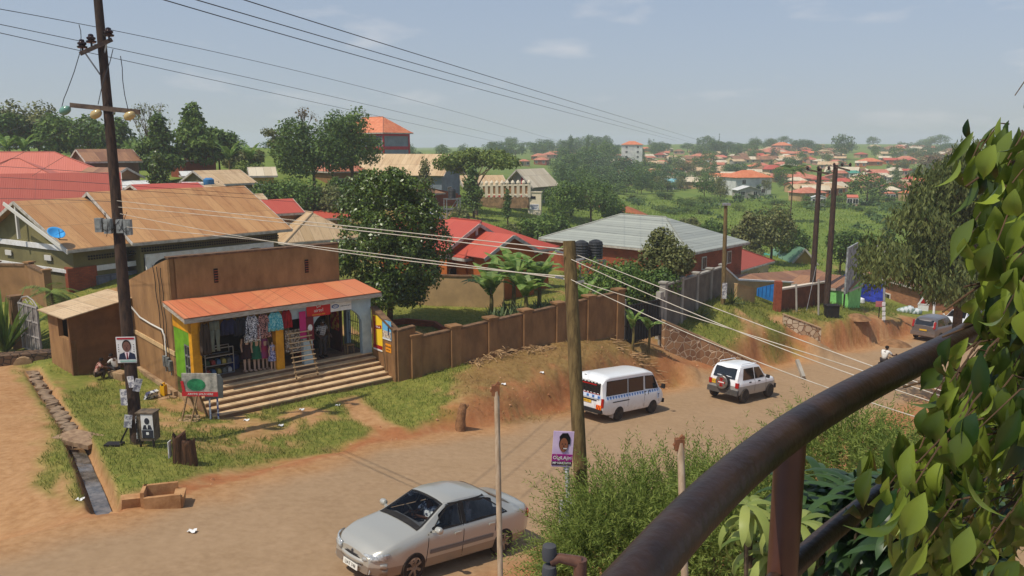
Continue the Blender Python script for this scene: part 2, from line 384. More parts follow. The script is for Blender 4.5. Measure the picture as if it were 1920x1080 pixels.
def pmask(x, y, px_poly, soft=.35, seed=1, amp=.8, world=False):
    poly = px_poly if world else W2(px_poly)
    xx = x+(fbm(x*.9, y*.9, seed)-.5)*amp*2; yy = y+(fbm(x*.9+50, y*.9+9, seed+7)-.5)*amp*2
    ins = np.zeros(x.shape, bool)
    for (ax, ay), (bx, by) in zip(poly, poly[1:]+poly[:1]):
        c = ((ay > yy) != (by > yy)) & (xx < (bx-ax)*(yy-ay)/((by-ay) or 1e-9)+ax); ins ^= c
    d, _ = segd(xx, yy, poly+poly[:1]); sd = np.where(ins, -d, d)
    return 1-smooth(-soft, soft, sd)
def ground_masks(x, y):
    s, t, e, wgt = bank(x, y)
    n1 = fbm(x*.5, y*.5, 21); n2 = fbm(x*1.7, y*1.7, 22); n3 = fbm(x*.12, y*.12, 23)
    beyond = t-e
    grass = smooth(.5, 1.7, beyond+(n1-.5)*3.0)
    grass = grass*smooth(.26, .42, n1*.6+n2*.4)
    dry = np.zeros(x.shape)
    lawn = pmask(x, y, [(690, 604), (760, 562), (860, 566), (945, 576), (950, 598), (830, 612), (790, 622)], .4, 40, .5); grass = np.maximum(grass, lawn)
    far = smooth(70, 110, np.hypot(x, y)); grass = np.maximum(grass, far*smooth(-2, 2, beyond))
    # bare side road at the left, worn path, driveways, mound
    side = pmask(x, y, [(-500, 660), (20, 668), (62, 720), (100, 800), (95, 880), (150, 950), (190, 985), (60, 1040), (-600, 1100)], .5, 31, .7)
    grass = grass*(1-side)
    strip = pmask(x, y, [(30, 690), (70, 720), (130, 800), (105, 800), (60, 740)], .25, 36, .4); grass = np.maximum(grass, strip*.8)
    tuft = pmask(x, y, [(80, 850), (130, 845), (150, 900), (100, 930), (70, 915)], .3, 37, .4); grass = np.maximum(grass, tuft*.85)
    path = pmask(x, y, [(628, 752), (665, 742), (735, 790), (790, 830), (700, 842), (690, 800)], .25, 32, .35); grass = grass*(1-path)
    mound = pmask(x, y, [(860, 700), (905, 660), (960, 640), (1160, 625), (1240, 660), (1260, 720), (1130, 760), (960, 800), (880, 760)], .5, 33, .9)
    grass = grass*(1-mound*.92); dry = mound
    for pts, wd, _ in DRIVE:
        d, _a = segd(x, y, pts); k = 1-smooth(wd*.9, wd+.3, d+(n2-.5)*.5); grass = grass*(1-k)
    for pts, wd, _ in DITCH:
        d, _a = segd(x, y, pts); k = 1-smooth(wd*.7, wd*1.1, d); grass = grass*(1-k)
    worn = pmask(x, y, [(330, 700), (420, 690), (560, 830), (420, 850), (300, 800), (250, 770)], .8, 34, 1.5)
    grass = grass*(1-worn*.85*smooth(.4, .58, n2))
    wild = pmask(x, y, [(620, 420), (800, 380), (880, 400), (880, 425), (800, 420)], .8, 39, 2)
    grass = grass*(1-.7*wild)
    red = smooth(.05, .6, beyond+(n1-.5)*1.4)*(1-smooth(.7, 1.7, beyond+(n2-.5)*2))
    red = np.maximum(red, smooth(.5, .2, wgt)*smooth(.02, .2, wgt))
    rs = smooth(.5, -1.2, t+(n1-.5)*2.5); red = np.maximum(red, rs*.75)
    red = red*(1-side*.8)*np.clip(1-far, 0, 1)
    tar = smooth(-1.0, .6, t+(n1-.5)*1.6)*smooth(.1, -1.3, beyond+(n1-.5)*1.2)*smooth(90, 70, s)
    return grass, red, tar, dry
gr, rd, tr_, dr = ground_masks(X, Y)
m, n = X.shape; me = bpy.data.meshes.new('ground')
co = np.stack([X, Y, Z], -1).reshape(-1, 3).astype('f')
ii = np.arange(m*n).reshape(m, n); F = np.stack([ii[:-1, :-1], ii[:-1, 1:], ii[1:, 1:], ii[1:, :-1]], -1).reshape(-1, 4)[:, ::-1]
def npmesh(me, co, F):
    me.vertices.add(len(co)); me.vertices.foreach_set('co', np.ascontiguousarray(co, 'f').ravel())
    k = F.shape[1]; me.loops.add(F.size); me.loops.foreach_set('vertex_index', np.ascontiguousarray(F, 'i').ravel())
    me.polygons.add(len(F)); me.polygons.foreach_set('loop_start', np.arange(0, F.size, k, dtype='i'))
    me.update(calc_edges=True)
npmesh(me, co, F)
me.polygons.foreach_set('use_smooth', [True]*len(me.polygons))
at = me.attributes.new('soil', 'FLOAT_COLOR', 'POINT')
at.data.foreach_set('color', np.stack([gr, rd, tr_, dr], -1).reshape(-1, 4).astype('f').ravel())
gm = bpy.data.materials.new('ground'); gm.use_nodes = True; t = gm.node_tree; b = t.nodes['Principled BSDF']; b.inputs['Roughness'].default_value = .95; b.inputs['Specular IOR Level'].default_value = .15
L = t.links.new; N = t.nodes.new
av = N('ShaderNodeAttribute'); av.attribute_name = 'soil'; sepc = N('ShaderNodeSeparateColor'); L(av.outputs['Color'], sepc.inputs[0])
geo = N('ShaderNodeNewGeometry')
def gnoise(scale, det=6, ro=.65):
    q = N('ShaderNodeTexNoise'); q.inputs['Scale'].default_value = scale; q.inputs['Detail'].default_value = det; q.inputs['Roughness'].default_value = ro; L(geo.outputs['Position'], q.inputs['Vector']); return q.outputs[0]
def ramp(f, a, b_, lo=.35, hi=.65):
    q = N('ShaderNodeValToRGB'); q.color_ramp.elements[0].position = lo; q.color_ramp.elements[1].position = hi; q.color_ramp.elements[0].color = a; q.color_ramp.elements[1].color = b_; L(f, q.inputs[0]); return q.outputs[0]
def mixc(f, a, b_):
    q = N('ShaderNodeMix'); q.data_type = 'RGBA'; L(f, q.inputs[0]); L(a, q.inputs[6]); L(b_, q.inputs[7]); return q.outputs[2]
nA = gnoise(.55, 8, .7); nB = gnoise(4.5, 6); nC = gnoise(26, 4); nD = gnoise(.09, 5)
dirt = mixc(nC, ramp(nA, S(160, 117, 75), S(182, 142, 100)), ramp(nB, S(144, 104, 66), S(186, 146, 104)))
redc = mixc(nC, ramp(nB, S(138, 86, 52), S(172, 114, 74)), ramp(nA, S(156, 98, 60), S(172, 122, 82)))
mps = N('ShaderNodeMapping'); mps.inputs['Rotation'].default_value = (0, 0, -.823); mps.inputs['Scale'].default_value = (1, 1, 1); L(geo.outputs['Position'], mps.inputs[0]); mp4 = N('ShaderNodeMapping'); mp4.inputs['Scale'].default_value = (.06, .9, 1); L(mps.outputs[0], mp4.inputs[0]); nS = N('ShaderNodeTexNoise'); nS.inputs['Scale'].default_value = 1.6; nS.inputs['Detail'].default_value = 7; L(mp4.outputs[0], nS.inputs['Vector'])
tarc = mixc(nS.outputs[0], ramp(nA, S(154, 128, 97), S(166, 139, 108)), ramp(nB, S(142, 115, 86), S(168, 140, 108)))
dryc = mixc(nC, ramp(nB, S(108, 78, 46), S(152, 122, 78)), ramp(nA, S(126, 92, 56), S(140, 116, 66)))
grsc = mixc(nC, ramp(nA, S(92, 104, 38), S(138, 136, 64)), ramp(nB, S(74, 94, 32), S(146, 138, 70)))
farg = mixc(nD, ramp(nA, S(82, 108, 42), S(112, 130, 56)), ramp(nD, S(94, 114, 48), S(128, 138, 66)))
dist = N('ShaderNodeVectorMath'); dist.operation = 'LENGTH'; L(geo.outputs['Position'], dist.inputs[0])
mr = N('ShaderNodeMapRange'); mr.inputs[1].default_value = 60; mr.inputs[2].default_value = 110; L(dist.outputs['Value'], mr.inputs[0])
grs = mixc(mr.outputs[0], grsc, farg)
c1 = mixc(av.outputs['Alpha'], dirt, dryc); c2 = mixc(sepc.outputs[1], c1, redc); c3 = mixc(sepc.outputs[2], c2, tarc); c4 = mixc(sepc.outputs[0], c3, grs)
L(c4, b.inputs['Base Color'])
bp = N('ShaderNodeBump'); bp.inputs['Distance'].default_value = .05
sm = N('ShaderNodeMath'); sm.operation = 'SUBTRACT'; sm.inputs[0].default_value = 1; L(sepc.outputs[2], sm.inputs[1])
mm2 = N('ShaderNodeMath'); mm2.operation = 'MULTIPLY_ADD'; L(sm.outputs[0], mm2.inputs[0]); mm2.inputs[1].default_value = .5; mm2.inputs[2].default_value = .03; L(mm2.outputs[0], bp.inputs['Strength'])
L(nB, bp.inputs['Height']); L(bp.outputs[0], b.inputs['Normal'])
me.materials.append(gm)
tag(link('ground', me), 'red earth, dusty tarmac road and grass slopes running down into a green valley and up the far hill', kind='structure')
# ---------------------------------------------------------------- vehicles
BLK = mat('black_rubber', S(26, 25, 25), S(40, 37, 34), rough=.8)
TYRE = mat('dusty_tyre', S(34, 31, 29), S(70, 58, 46), sc=6, rough=.9)
CHROME = mat('chrome', S(200, 200, 200), rough=.2, metal=1)
RIM = mat('wheel_rim', S(150, 148, 145), S(120, 112, 104), sc=8, rough=.35, metal=.7)
STEELR = mat('dusty_steel_rim', S(130, 115, 100), S(90, 80, 70), sc=8, rough=.6, metal=.3)
GLASS = mat('tinted_glass', S(22, 27, 29), rough=.06, spec=.7)
LINER = mat('cabin_lining', S(84, 84, 86), rough=.9)
REDL = mat('red_lamp', S(160, 20, 18), rough=.2, spec=.6)
LAMP = mat('clear_lamp', S(205, 208, 205), S(150, 152, 150), sc=20, rough=.12, spec=.8, metal=.3)
YPL = mat('yellow_plate', S(214, 170, 50), rough=.5)
WPL = mat('white_plate', S(225, 222, 210), rough=.5)
INK = mat('black_ink', S(24, 24, 26), rough=.7)
WHITE = mat('white_paint', S(232, 232, 230), S(215, 212, 205), rough=.55)
def clearglass():
    m = bpy.data.materials.new('clear_glass'); m.use_nodes = True; t = m.node_tree; t.nodes.remove(t.nodes['Principled BSDF'])
    tr = t.nodes.new('ShaderNodeBsdfTransparent'); tr.inputs[0].default_value = (.86, .9, .92, 1)
    g = t.nodes.new('ShaderNodeBsdfGlossy'); g.inputs['Roughness'].default_value = .03
    f = t.nodes.new('ShaderNodeFresnel'); f.inputs[0].default_value = 1.28
    ms = t.nodes.new('ShaderNodeMixShader'); t.links.new(f.outputs[0], ms.inputs[0]); t.links.new(tr.outputs[0], ms.inputs[1]); t.links.new(g.outputs[0], ms.inputs[2])
    t.links.new(ms.outputs[0], t.nodes['Material Output'].inputs[0]); return m
CGL = clearglass()
def paint(name, c, c2=None, dirt=S(170, 130, 95), h0=.2, h1=.75, metal=.0, rough=.3, amt=.75):
    """body paint dusted with road dirt low down the sides (real dust)"""
    m = bpy.data.materials.new(name); m.use_nodes = True; t = m.node_tree; b = t.nodes['Principled BSDF']; L = t.links.new; N = t.nodes.new
    b.inputs['Metallic'].default_value = metal; b.inputs['Coat Weight'].default_value = .5; b.inputs['Coat Roughness'].default_value = .08
    tcn = N('ShaderNodeTexCoord'); sx = N('ShaderNodeSeparateXYZ'); L(tcn.outputs['Object'], sx.inputs[0])
    mr = N('ShaderNodeMapRange'); mr.inputs[1].default_value = h0; mr.inputs[2].default_value = h1; mr.inputs[3].default_value = amt; mr.inputs[4].default_value = .04; L(sx.outputs[2], mr.inputs[0])
    n = N('ShaderNodeTexNoise'); n.inputs['Scale'].default_value = 5; n.inputs['Detail'].default_value = 6; L(tcn.outputs['Object'], n.inputs['Vector'])
    mu = N('ShaderNodeMath'); mu.operation = 'MULTIPLY'; L(mr.outputs[0], mu.inputs[0]); L(n.outputs[0], mu.inputs[1])
    mu2 = N('ShaderNodeMath'); mu2.operation = 'MULTIPLY'; mu2.inputs[1].default_value = 1.5; mu2.use_clamp = True; L(mu.outputs[0], mu2.inputs[0])
    mx_ = N('ShaderNodeMix'); mx_.data_type = 'RGBA'; L(mu2.outputs[0], mx_.inputs[0]); mx_.inputs[6].default_value = c; mx_.inputs[7].default_value = dirt; 
    if c2 is not None:
        gt = N('ShaderNodeMath'); gt.operation = 'GREATER_THAN'; gt.inputs[1].default_value = c2[1]; L(sx.outputs[2], gt.inputs[0])
        m3 = N('ShaderNodeMix'); m3.data_type = 'RGBA'; L(gt.outputs[0], m3.inputs[0]); m3.inputs[6].default_value = c2[0]; m3.inputs[7].default_value = c; L(m3.outputs[2], mx_.inputs[6])
    L(mx_.outputs[2], b.inputs['Base Color'])
    r2 = N('ShaderNodeMapRange'); r2.inputs[3].default_value = rough; r2.inputs[4].default_value = .85; L(mu2.outputs[0], r2.inputs[0]); L(r2.outputs[0], b.inputs['Roughness'])
    return m
class Car:
    """side profile in metres, x forward; all lists are (x, value)"""
    def __init__(s, zb, zs, zt, ws, wt, crown=.035, sm=3):
        s.x = np.linspace(zb[0][0], zb[-1][0], 121)
        def f(l, k=sm):
            a = np.interp(s.x, [q[0] for q in l], [q[1] for q in l]); ker = np.ones(2*k+1)/(2*k+1)
            return np.convolve(np.pad(a, k, 'edge'), ker, 'valid')
        s.zb, s.zs, s.zt, s.ws, s.wt = f(zb), f(zs), f(zt, 2), f(ws, 4), f(wt, 3); s.crown = crown
    def at(s, x): return [float(np.interp(x, s.x, a)) for a in (s.zb, s.zs, s.zt, s.ws, s.wt)]
    def half(s, x, inset=0):
        zb, zs, zt, ws, wt = s.at(x); ws -= inset; wt -= inset; zt -= inset; e = min(.06, max(.004, (zt-zs)*.3)); zb += inset
        zs = min(zs, zt-.002)
        return [(0, zb), (.75*ws, zb), (ws*.95, zb+.02), (ws*.985, zb+.1), (ws, zb+.45*(zs-zb)), (ws*.995, zb+.75*(zs-zb)), (ws*.975, zs-.05), (ws*.945, zs),
                (wt+(ws*.945-wt)*.5, (zs+zt-e)/2), (wt, zt-e), (wt-.03, zt-.35*e), (wt-.1, zt), (wt*.5, zt+s.crown*.75), (0, zt+s.crown)]
    def side(s, x, z):
        h = s.half(x)
        for (y0, z0), (y1, z1) in zip(h[2:11], h[3:12]):
            if z0 <= z <= z1 and z1 > z0: return y0+(y1-y0)*(z-z0)/(z1-z0)
        return h[9][0]
    def top(s, x, y):
        h = s.half(x)[8:][::-1]; return float(np.interp(abs(y), [q[0] for q in h], [q[1] for q in h]))
    def shell(s, inset=0):
        mb = MB(); rings = []
        for x in s.x:
            x = min(max(x, s.x[0]+inset), s.x[-1]-inset); h = s.half(x, inset); rings.append([(x, y, z) for y, z in h]+[(x, -y, z) for y, z in h[-2:0:-1]])
        idx = [[mb.vert(p) for p in r] for r in rings]; n = len(rings[0])
        for a, b in zip(idx, idx[1:]):
            for k in range(n): mb.f.append([a[k], b[k], b[(k+1) % n], a[(k+1) % n]]); mb.mi.append(0)
        mb.f.append(idx[0]); mb.mi.append(0); mb.f.append(idx[-1][::-1]); mb.mi.append(0)
        return mb
    def sidepatch(s, quad, off=.008, sgn=1, nu=10, nv=5):
        (a, b, c, d) = quad; rows = []
        for j in range(nv+1):
            v = j/nv; r = []
            for i in range(nu+1):
                u = i/nu; x = (a[0]*(1-u)+b[0]*u)*(1-v)+(d[0]*(1-u)+c[0]*u)*v; z = (a[1]*(1-u)+b[1]*u)*(1-v)+(d[1]*(1-u)+c[1]*u)*v
                r.append((x, sgn*(s.side(x, z)+off), z))
            rows.append(r)
        return rows
    def toppatch(s, x0, x1, f0, f1, off=.008, n=10, g0=None, g1=None):
        rows = []; g0 = f0 if g0 is None else g0; g1 = f1 if g1 is None else g1
        for i in range(n+1):
            x = x0+(x1-x0)*i/n; wt = s.at(x)[4]; r = []
            a = f0+(g0-f0)*i/n; b = f1+(g1-f1)*i/n
            for j in range(n+1):
                y = (a+(b-a)*j/n)*wt; r.append((x, y, s.top(x, y)+off))
            rows.append(r)
        return rows
def in_quad(px, pz, q):
    sg = 0
    for (ax, az), (bx, bz) in zip(q, q[1:]+q[:1]):
        c = (bx-ax)*(pz-az)-(bz-az)*(px-ax)
        if abs(c) < 1e-9: continue
        if sg == 0: sg = 1 if c > 0 else -1
        elif (c > 0) != (sg > 0): return False
    return True
def carve(body, cuts, mats):
    """boolean wheel arches out of the body; returns a plain mesh"""
    tmp = []
    for cx_, r, hw in cuts:
        for sg in (-1, 1):
            mb = MB(); mb.lathe([(r, -.17), (r, .2)], (cx_, sg*hw, r*.92), 'y', 28); c = mb.build('cut', BLK); tmp.append(c)
            md = body.modifiers.new('b', 'BOOLEAN'); md.object = c; md.operation = 'DIFFERENCE'; md.solver = 'EXACT'; md.material_mode = 'TRANSFER'
    dg = bpy.context.evaluated_depsgraph_get(); dg.update()
    me = bpy.data.meshes.new_from_object(body.evaluated_get(dg)); body.modifiers.clear(); body.data = me
    for c in tmp: bpy.data.objects.remove(c)
    return body
def wheel(parent, x, y, r, wd, rim, spokes=6, name='wheel', hub=None):
    sg = 1 if y > 0 else -1
    w_ = thing(name, None, None, (x, y, r)); w_.parent = parent; del_empty = w_
    t = MB(); h = wd/2; q = [(.62*r, -h), (.9*r, -h), (.98*r, -h*.75), (r, -h*.3), (r, h*.3), (.98*r, h*.75), (.9*r, h), (.66*r, h), (.62*r, h*.8)]
    t.lathe(q, (0, 0, 0), 'y', 26); o = t.build(name, TYRE, parent, loc=(x, y, r)); bpy.data.objects.remove(w_); auto_smooth(o, 40)
    m = MB(); f = h*.82*sg
    m.lathe([(.05*r, f), (.16*r, f*1.04), (.2*r, f*.98), (.62*r, f*.9), (.66*r, f*1.03), (.6*r, f*.75), (.05*r, f*.7)], (0, 0, 0), 'y', 26)
    if spokes:
        for k in range(spokes):
            a = 2*math.pi*k/spokes; m.beam((.12*r*math.cos(a), f*1.02, .12*r*math.sin(a)), (.62*r*math.cos(a), f*1.0, .62*r*math.sin(a)), .17*r, .02, (0, 1, 0))
        m.cur = 1
        for k in range(spokes):
            a = 2*math.pi*(k+.5)/spokes; m.lathe([(.085*r, f*.99), (.085*r, f*1.0)], (.48*r*math.cos(a), f*.02, .48*r*math.sin(a)), 'y', 8)
    else:
        m.cur = 1
        m.lathe([(.30*r, f*1.0), (.30*r, f*1.005)], (0, 0, 0), 'y', 20); m.cur = 0; m.lathe([(.17*r, f*1.01), (.14*r, f*1.12)], (0, 0, 0), 'y', 12)
    auto_smooth(m.build('rim', [rim, BLK], o), 35); return o
def seat_car(root, p, heading, pitch):
    root.location = p; root.rotation_euler = Euler((0, -pitch, heading), 'XYZ')
def place_car(root, p_a, heading, wb, xa):
    """stand a car so that the wheel at local xa touches ground spot p_a, nose along heading"""
    d = Vector((math.cos(heading), math.sin(heading)))
    f = Vector(p_a[:2])+d*(wb if xa < 0 else 0) if False else None
    c = Vector(p_a[:2])-d*xa; za = gz(*(c+d*1.3)); zb = gz(*(c-d*1.3)); pit = math.atan2(za-zb, 2.6)
    root.location = (c.x, c.y, (za+zb)/2+.01); root.rotation_euler = (Matrix.Rotation(heading, 3, 'Z') @ Matrix.Rotation(-pit, 3, 'Y')).to_euler()
def patch(rows, name, m, parent, flip=False):
    mb = MB(); mb.grid([r[::-1] for r in rows] if flip else rows); o = mb.build(name, m, parent, smooth=True); return o
def thick(o, t=.012):
    md = o.modifiers.new('s', 'SOLIDIFY'); md.thickness = t; md.offset = -1; return o
def line_strip(car, pts, m, parent, name='panel_gap', wd=.012, sg=1):
    mb = MB()
    for (a, b) in zip(pts, pts[1:]):
        n = 6
        for i in range(n):
            q0 = (a[0]+(b[0]-a[0])*i/n, a[1]+(b[1]-a[1])*i/n); q1 = (a[0]+(b[0]-a[0])*(i+1)/n, a[1]+(b[1]-a[1])*(i+1)/n)
            mb.beam((q0[0], sg*(car.side(*q0)+.001), q0[1]), (q1[0], sg*(car.side(*q1)+.001), q1[1]), wd, .008, (0, sg, 0))
    return mb.build(name, m, parent)
def drill(o, tests):
    bm = bmesh.new(); bm.from_mesh(o.data); kill = [f for f in bm.faces if any(t(f.calc_center_median(), f.normal) for t in tests)]
    bmesh.ops.delete(bm, geom=kill, context='FACES'); bm.to_mesh(o.data); bm.free()

# --- silver saloon
SILV = paint('silver_paint', S(186, 185, 174), metal=.4, rough=.3, amt=.35, h0=.15, h1=.7, c2=(S(140, 134, 124), .42))
c = Car(zb=[(-2.25, .33), (-2.0, .22), (1.9, .2), (2.25, .26)], zs=[(-2.25, .78), (-2.15, .92), (-1.5, .95), (0, .92), (.95, .91), (1.7, .78), (2.1, .66), (2.25, .55)],
        zt=[(-2.25, .82), (-2.15, .98), (-1.62, 1.03), (-.95, 1.34), (-.5, 1.41), (.1, 1.41), (.38, 1.36), (1.08, .97), (1.75, .84), (2.12, .70), (2.25, .57)],
        ws=[(-2.25, .6), (-2.12, .76), (-1.7, .84), (0, .85), (1.6, .84), (2.05, .77), (2.18, .66), (2.25, .5)], wt=[(-2.25, .52), (-2.1, .68), (-1.6, .69), (-.9, .58), (.35, .58), (1.05, .72), (1.7, .74), (2.1, .66), (2.25, .45)])
sedan = thing('saloon_car', 'silver four-door saloon car coming up the dusty road with a driver at the wheel', 'car')
body = c.shell().build('body', [SILV, BLK], sedan); carve(body, [(-1.29, .36, .78), (1.29, .36, .78)], None)
fw = [(.02, .93), (.86, .92), (.36, 1.32), (.0, 1.35)]; rw = [(-1.36, .97), (-.06, .93), (-.06, 1.35), (-.78, 1.32)]
wsx = (1.06, .40); bwx = (-1.6, -.98)
def shr(q): mx_, mz_ = sum(a for a, b in q)/4, sum(b for a, b in q)/4; return [(mx_+(a-mx_)*.94, mz_+(b-mz_)*.88) for a, b in q]
def t_side(p, nn): return any(in_quad(p.x, p.z, shr(q)) for q in (fw, rw)) and abs(p.y) > .45
def t_top(p, nn): return (wsx[1]+.02 < p.x < wsx[0]-.02 or bwx[0]+.02 < p.x < bwx[1]-.02) and abs(p.y) < .86*c.at(p.x)[4] and p.z > c.top(p.x, p.y)-.09
def border(rows, f, name, par):
    A = [[Vector(p) for p in r] for r in rows]; mid = sum((p for r in A for p in r), Vector())/sum(len(r) for r in A); mb = MB(); loop = A[0]+[r[-1] for r in A[1:]]+A[-1][-2::-1]+[r[0] for r in A[-2::-1]]
    mb.grid([[p for p in loop], [p+(mid-p).normalized()*f for p in loop]]); return mb.build(name, BLK, par)
drill(body, [t_side, t_top]); auto_smooth(body, 30)
lin = c.shell(.035).build('cabin_lining', LINER, body); drill(lin, [t_side, t_top, lambda p, nn: p.x > 1.15 or p.x < -1.7])
for sg in (1, -1):
    g1 = patch(c.sidepatch(fw, .004, sg), 'side_window', CGL, sedan); g2 = patch(c.sidepatch(rw, .004, sg), 'side_window', CGL, sedan); border(c.sidepatch(fw, .012, sg), .045, 'window_seal', sedan); border(c.sidepatch(rw, .012, sg), .045, 'window_seal', sedan)
    for pts in ([(.1, .3), (.95, .3)], ): pass
    line_strip(c, [(-.02, .93), (-.02, .28)], BLK, body, sg=sg); line_strip(c, [(.95, .9), (.98, .34)], BLK, body, sg=sg); line_strip(c, [(-1.0, .93), (-.98, .62)], BLK, body, sg=sg)
    mbm = MB(); mbm.grid(c.sidepatch([(-.93, .5), (.9, .5), (.9, .58), (-.93, .58)], .012, sg)); mbm.build('side_moulding', mat('grey_trim', S(120, 112, 102), rough=.6), sedan)
    mb = MB(); mb.grid(c.sidepatch([(-1.36, .955), (.9, .915), (.9, .935), (-1.36, .975)], .008, sg, 14, 1)); mb.grid(c.sidepatch([(-.07, .94), (-.0, .94), (-.0, 1.36), (-.07, 1.36)], .007, sg)); mb.build('window_trim', BLK, sedan)
    mb = MB(); mb.grid(c.sidepatch([(-.78, 1.34), (.36, 1.33), (.36, 1.355), (-.78, 1.365)], .01, sg, 14, 1)); mb.build('rain_visor', BLK, sedan)
    for x in (.16, -.85):
        h = MB(); h.beam((x-.09, sg*(c.side(x, .8)+.02), .8), (x+.09, sg*(c.side(x, .8)+.02), .8), .03, .035, (0, 0, 1)); h.build('door_handle', SILV, sedan)
    mr_ = MB(); mr_.lathe([(.02, -.09), (.06, -.07), (.075, 0), (.06, .07), (.02, .09)], (.82, sg*.97, 1.0), 'y', 12); mr_.beam((.84, sg*.8, .93), (.83, sg*.9, .97), .05, .05); auto_smooth(mr_.build('wing_mirror', SILV, sedan), 40)
    hl = patch([[(.02+float(np.interp(.36+.44*j/8, [.3, .5, .66, .77, .84], [2.25, 2.25, 2.18, 2.05, 1.8]))-.3*(.13*i/3+.05*j/8), sg*(.36+.44*j/8), .5+.13*i/3+.06*(j/8)) for j in range(9)] for i in range(4)], 'headlight', LAMP, sedan)
    thick(hl, .03)
    tl = patch([[(-2.235+.0*j+.16*(j/4)**2, sg*(.42+.35*j/4), .70+.16*i/2) for j in range(5)] for i in range(3)], 'taillight', REDL, sedan); thick(tl, .03)
    f = MB(); f.lathe([(.055, 0), (.06, .03)], (2.2, sg*.55, .33), 'x', 12); f.build('fog_lamp', LAMP, sedan)
    for x in (1.29, -1.29): wheel(sedan, x, sg*.76, .31, .19, RIM, 7)
border(c.toppatch(wsx[0], wsx[1], -.9, .9, .012), .05, 'window_seal', sedan); border(c.toppatch(bwx[1], bwx[0], -.88, .88, .012), .05, 'window_seal', sedan); patch(c.toppatch(wsx[0], wsx[1], -.9, .9, .004), 'windscreen', CGL, sedan); patch(c.toppatch(bwx[1], bwx[0], -.88, .88, .004), 'rear_window', CGL, sedan)
mb = MB(); mb.grid(c.toppatch(1.16, 1.05, -.9, .9, .01)); mb.beam((1.09, .1, .985), (1.12, .62, .95), .03, .02); mb.build('wiper', BLK, sedan)
bm_ = MB()
for zz, a in ((.40, .03), (.28, .01)):
    bm_.grid([[(2.27+a-.32*(abs(k)/8)**2.6, .82*k/8, zz+dz) for k in range(-8, 9)] for dz in (0, .1 if zz > .3 else .12)])
o = bm_.build('bumper', SILV, sedan, smooth=True); thick(o, .06)
g = MB(); g.grid([[(2.275-.02*(abs(k)/6)**2-.08*(z-.5)/.13, .31*k/6*(1-.12*(.63-z)/.13), z) for k in range(-6, 7)] for z in (.5, .55, .6, .635)]); o = g.build('grille', BLK, sedan); thick(o, .02)
g = MB()
for z in (.535, .57, .605): g.grid([[(2.283-.02*(abs(k)/6)**2-.08*(z-.5)/.13, .29*k/6, z+dz) for k in range(-6, 7)] for dz in (0, .012)])
g.lathe([(.0, .0), (.035, .0), (.035, .012)], (2.25, 0, .57), 'x', 10); g.build('slat', mat('dark_chrome', S(92, 94, 104), rough=.3, metal=.8), o)
g = MB(); g.box((2.3, .04, .325), (.02, .5, .11)); pl = g.build('licence_plate', WPL, sedan)
text('UAT 748', .1, INK, pl, (2.312, .04, .325), Matrix(((0, 0, 1), (1, 0, 0), (0, 1, 0))), ext=.001, sx=1.0)
g = MB(); g.grid([[(2.265-.2*(abs(y)/.8)**3, y, z) for y in np.linspace(-.5, .5, 9)] for z in (.29, .36)]); o = g.build('air_intake', BLK, sedan); thick(o, .02)
# interior
g = MB()
for x, y in ((-.05, .36), (-.05, -.36)):
    g.box((x, y, .52), (.5, .46, .16)); g.box((x-.3, y, .82), (.14, .46, .56)); g.box((x-.34, y, 1.16), (.1, .24, .16))
g.box((-.98, 0, .55), (.45, 1.2, .2)); g.box((-1.25, 0, .82), (.16, 1.2, .5)); g.build('seat', mat('seat_cloth', S(105, 105, 108), S(80, 80, 84), rough=.9), sedan)
g = MB(); g.box((.95, 0, .83), (.36, 1.35, .2)); g.build('dashboard', LINER, sedan)
g = MB()
pts = [(.58+.05*math.sin(a), -.36+.19*math.cos(a), .92+.17*math.sin(a)) for a in np.linspace(0, 2*math.pi, 17)]; g.tube(pts, .014, 6); g.tube([(.58, -.36, .92), (.8, -.36, .86)], .025, 6); g.build('steering_wheel', BLK, sedan)
PA = P(770, 1075, 16.4); HD = math.atan2(-.705, -.709)
place_car(sedan, onground(PA), HD, 2.58, 1.29)
# shift so that the near-side wheels stand on the spot
n_ = Vector((math.cos(HD+math.pi/2), math.sin(HD+math.pi/2), 0))
sedan.location -= n_*.8; sedan.scale = (1, 1, 1.05)
# --- white minibus
VW = paint('minibus_white', S(232, 234, 232), rough=.35, amt=.55, h0=.3, h1=.9)
c = Car(zb=[(-2.2, .42), (-1.9, .3), (1.7, .3), (2.25, .38)], zs=[(-2.2, 1.05), (0, 1.06), (1.5, 1.04), (2.0, .98), (2.25, .8)],
        zt=[(-2.2, 1.62), (-2.1, 1.85), (-1.8, 1.93), (.9, 1.94), (1.25, 1.88), (1.85, 1.12), (2.1, .98), (2.25, .82)],
        ws=[(-2.2, .78), (-2.05, .83), (0, .845), (1.6, .84), (2.05, .79), (2.25, .66)], wt=[(-2.2, .66), (-2.0, .7), (1.1, .7), (1.8, .73), (2.1, .72), (2.25, .6)], crown=.06)
van = thing('minibus', 'white minibus taxi with a blue checked band driving away down the road', 'minibus')
body = c.shell().build('body', [VW, BLK], van); carve(body, [(-1.12, .37, .78), (1.3, .37, .78)], None); auto_smooth(body, 30)
BLU = mat('sky_blue_check', S(60, 110, 175), rough=.5); NAVY = mat('navy_check', S(28, 40, 70), rough=.5); PALEB = mat('pale_blue_band', S(205, 218, 235), rough=.5)
ORG = mat('orange_reflector', S(240, 110, 20), rough=.4)
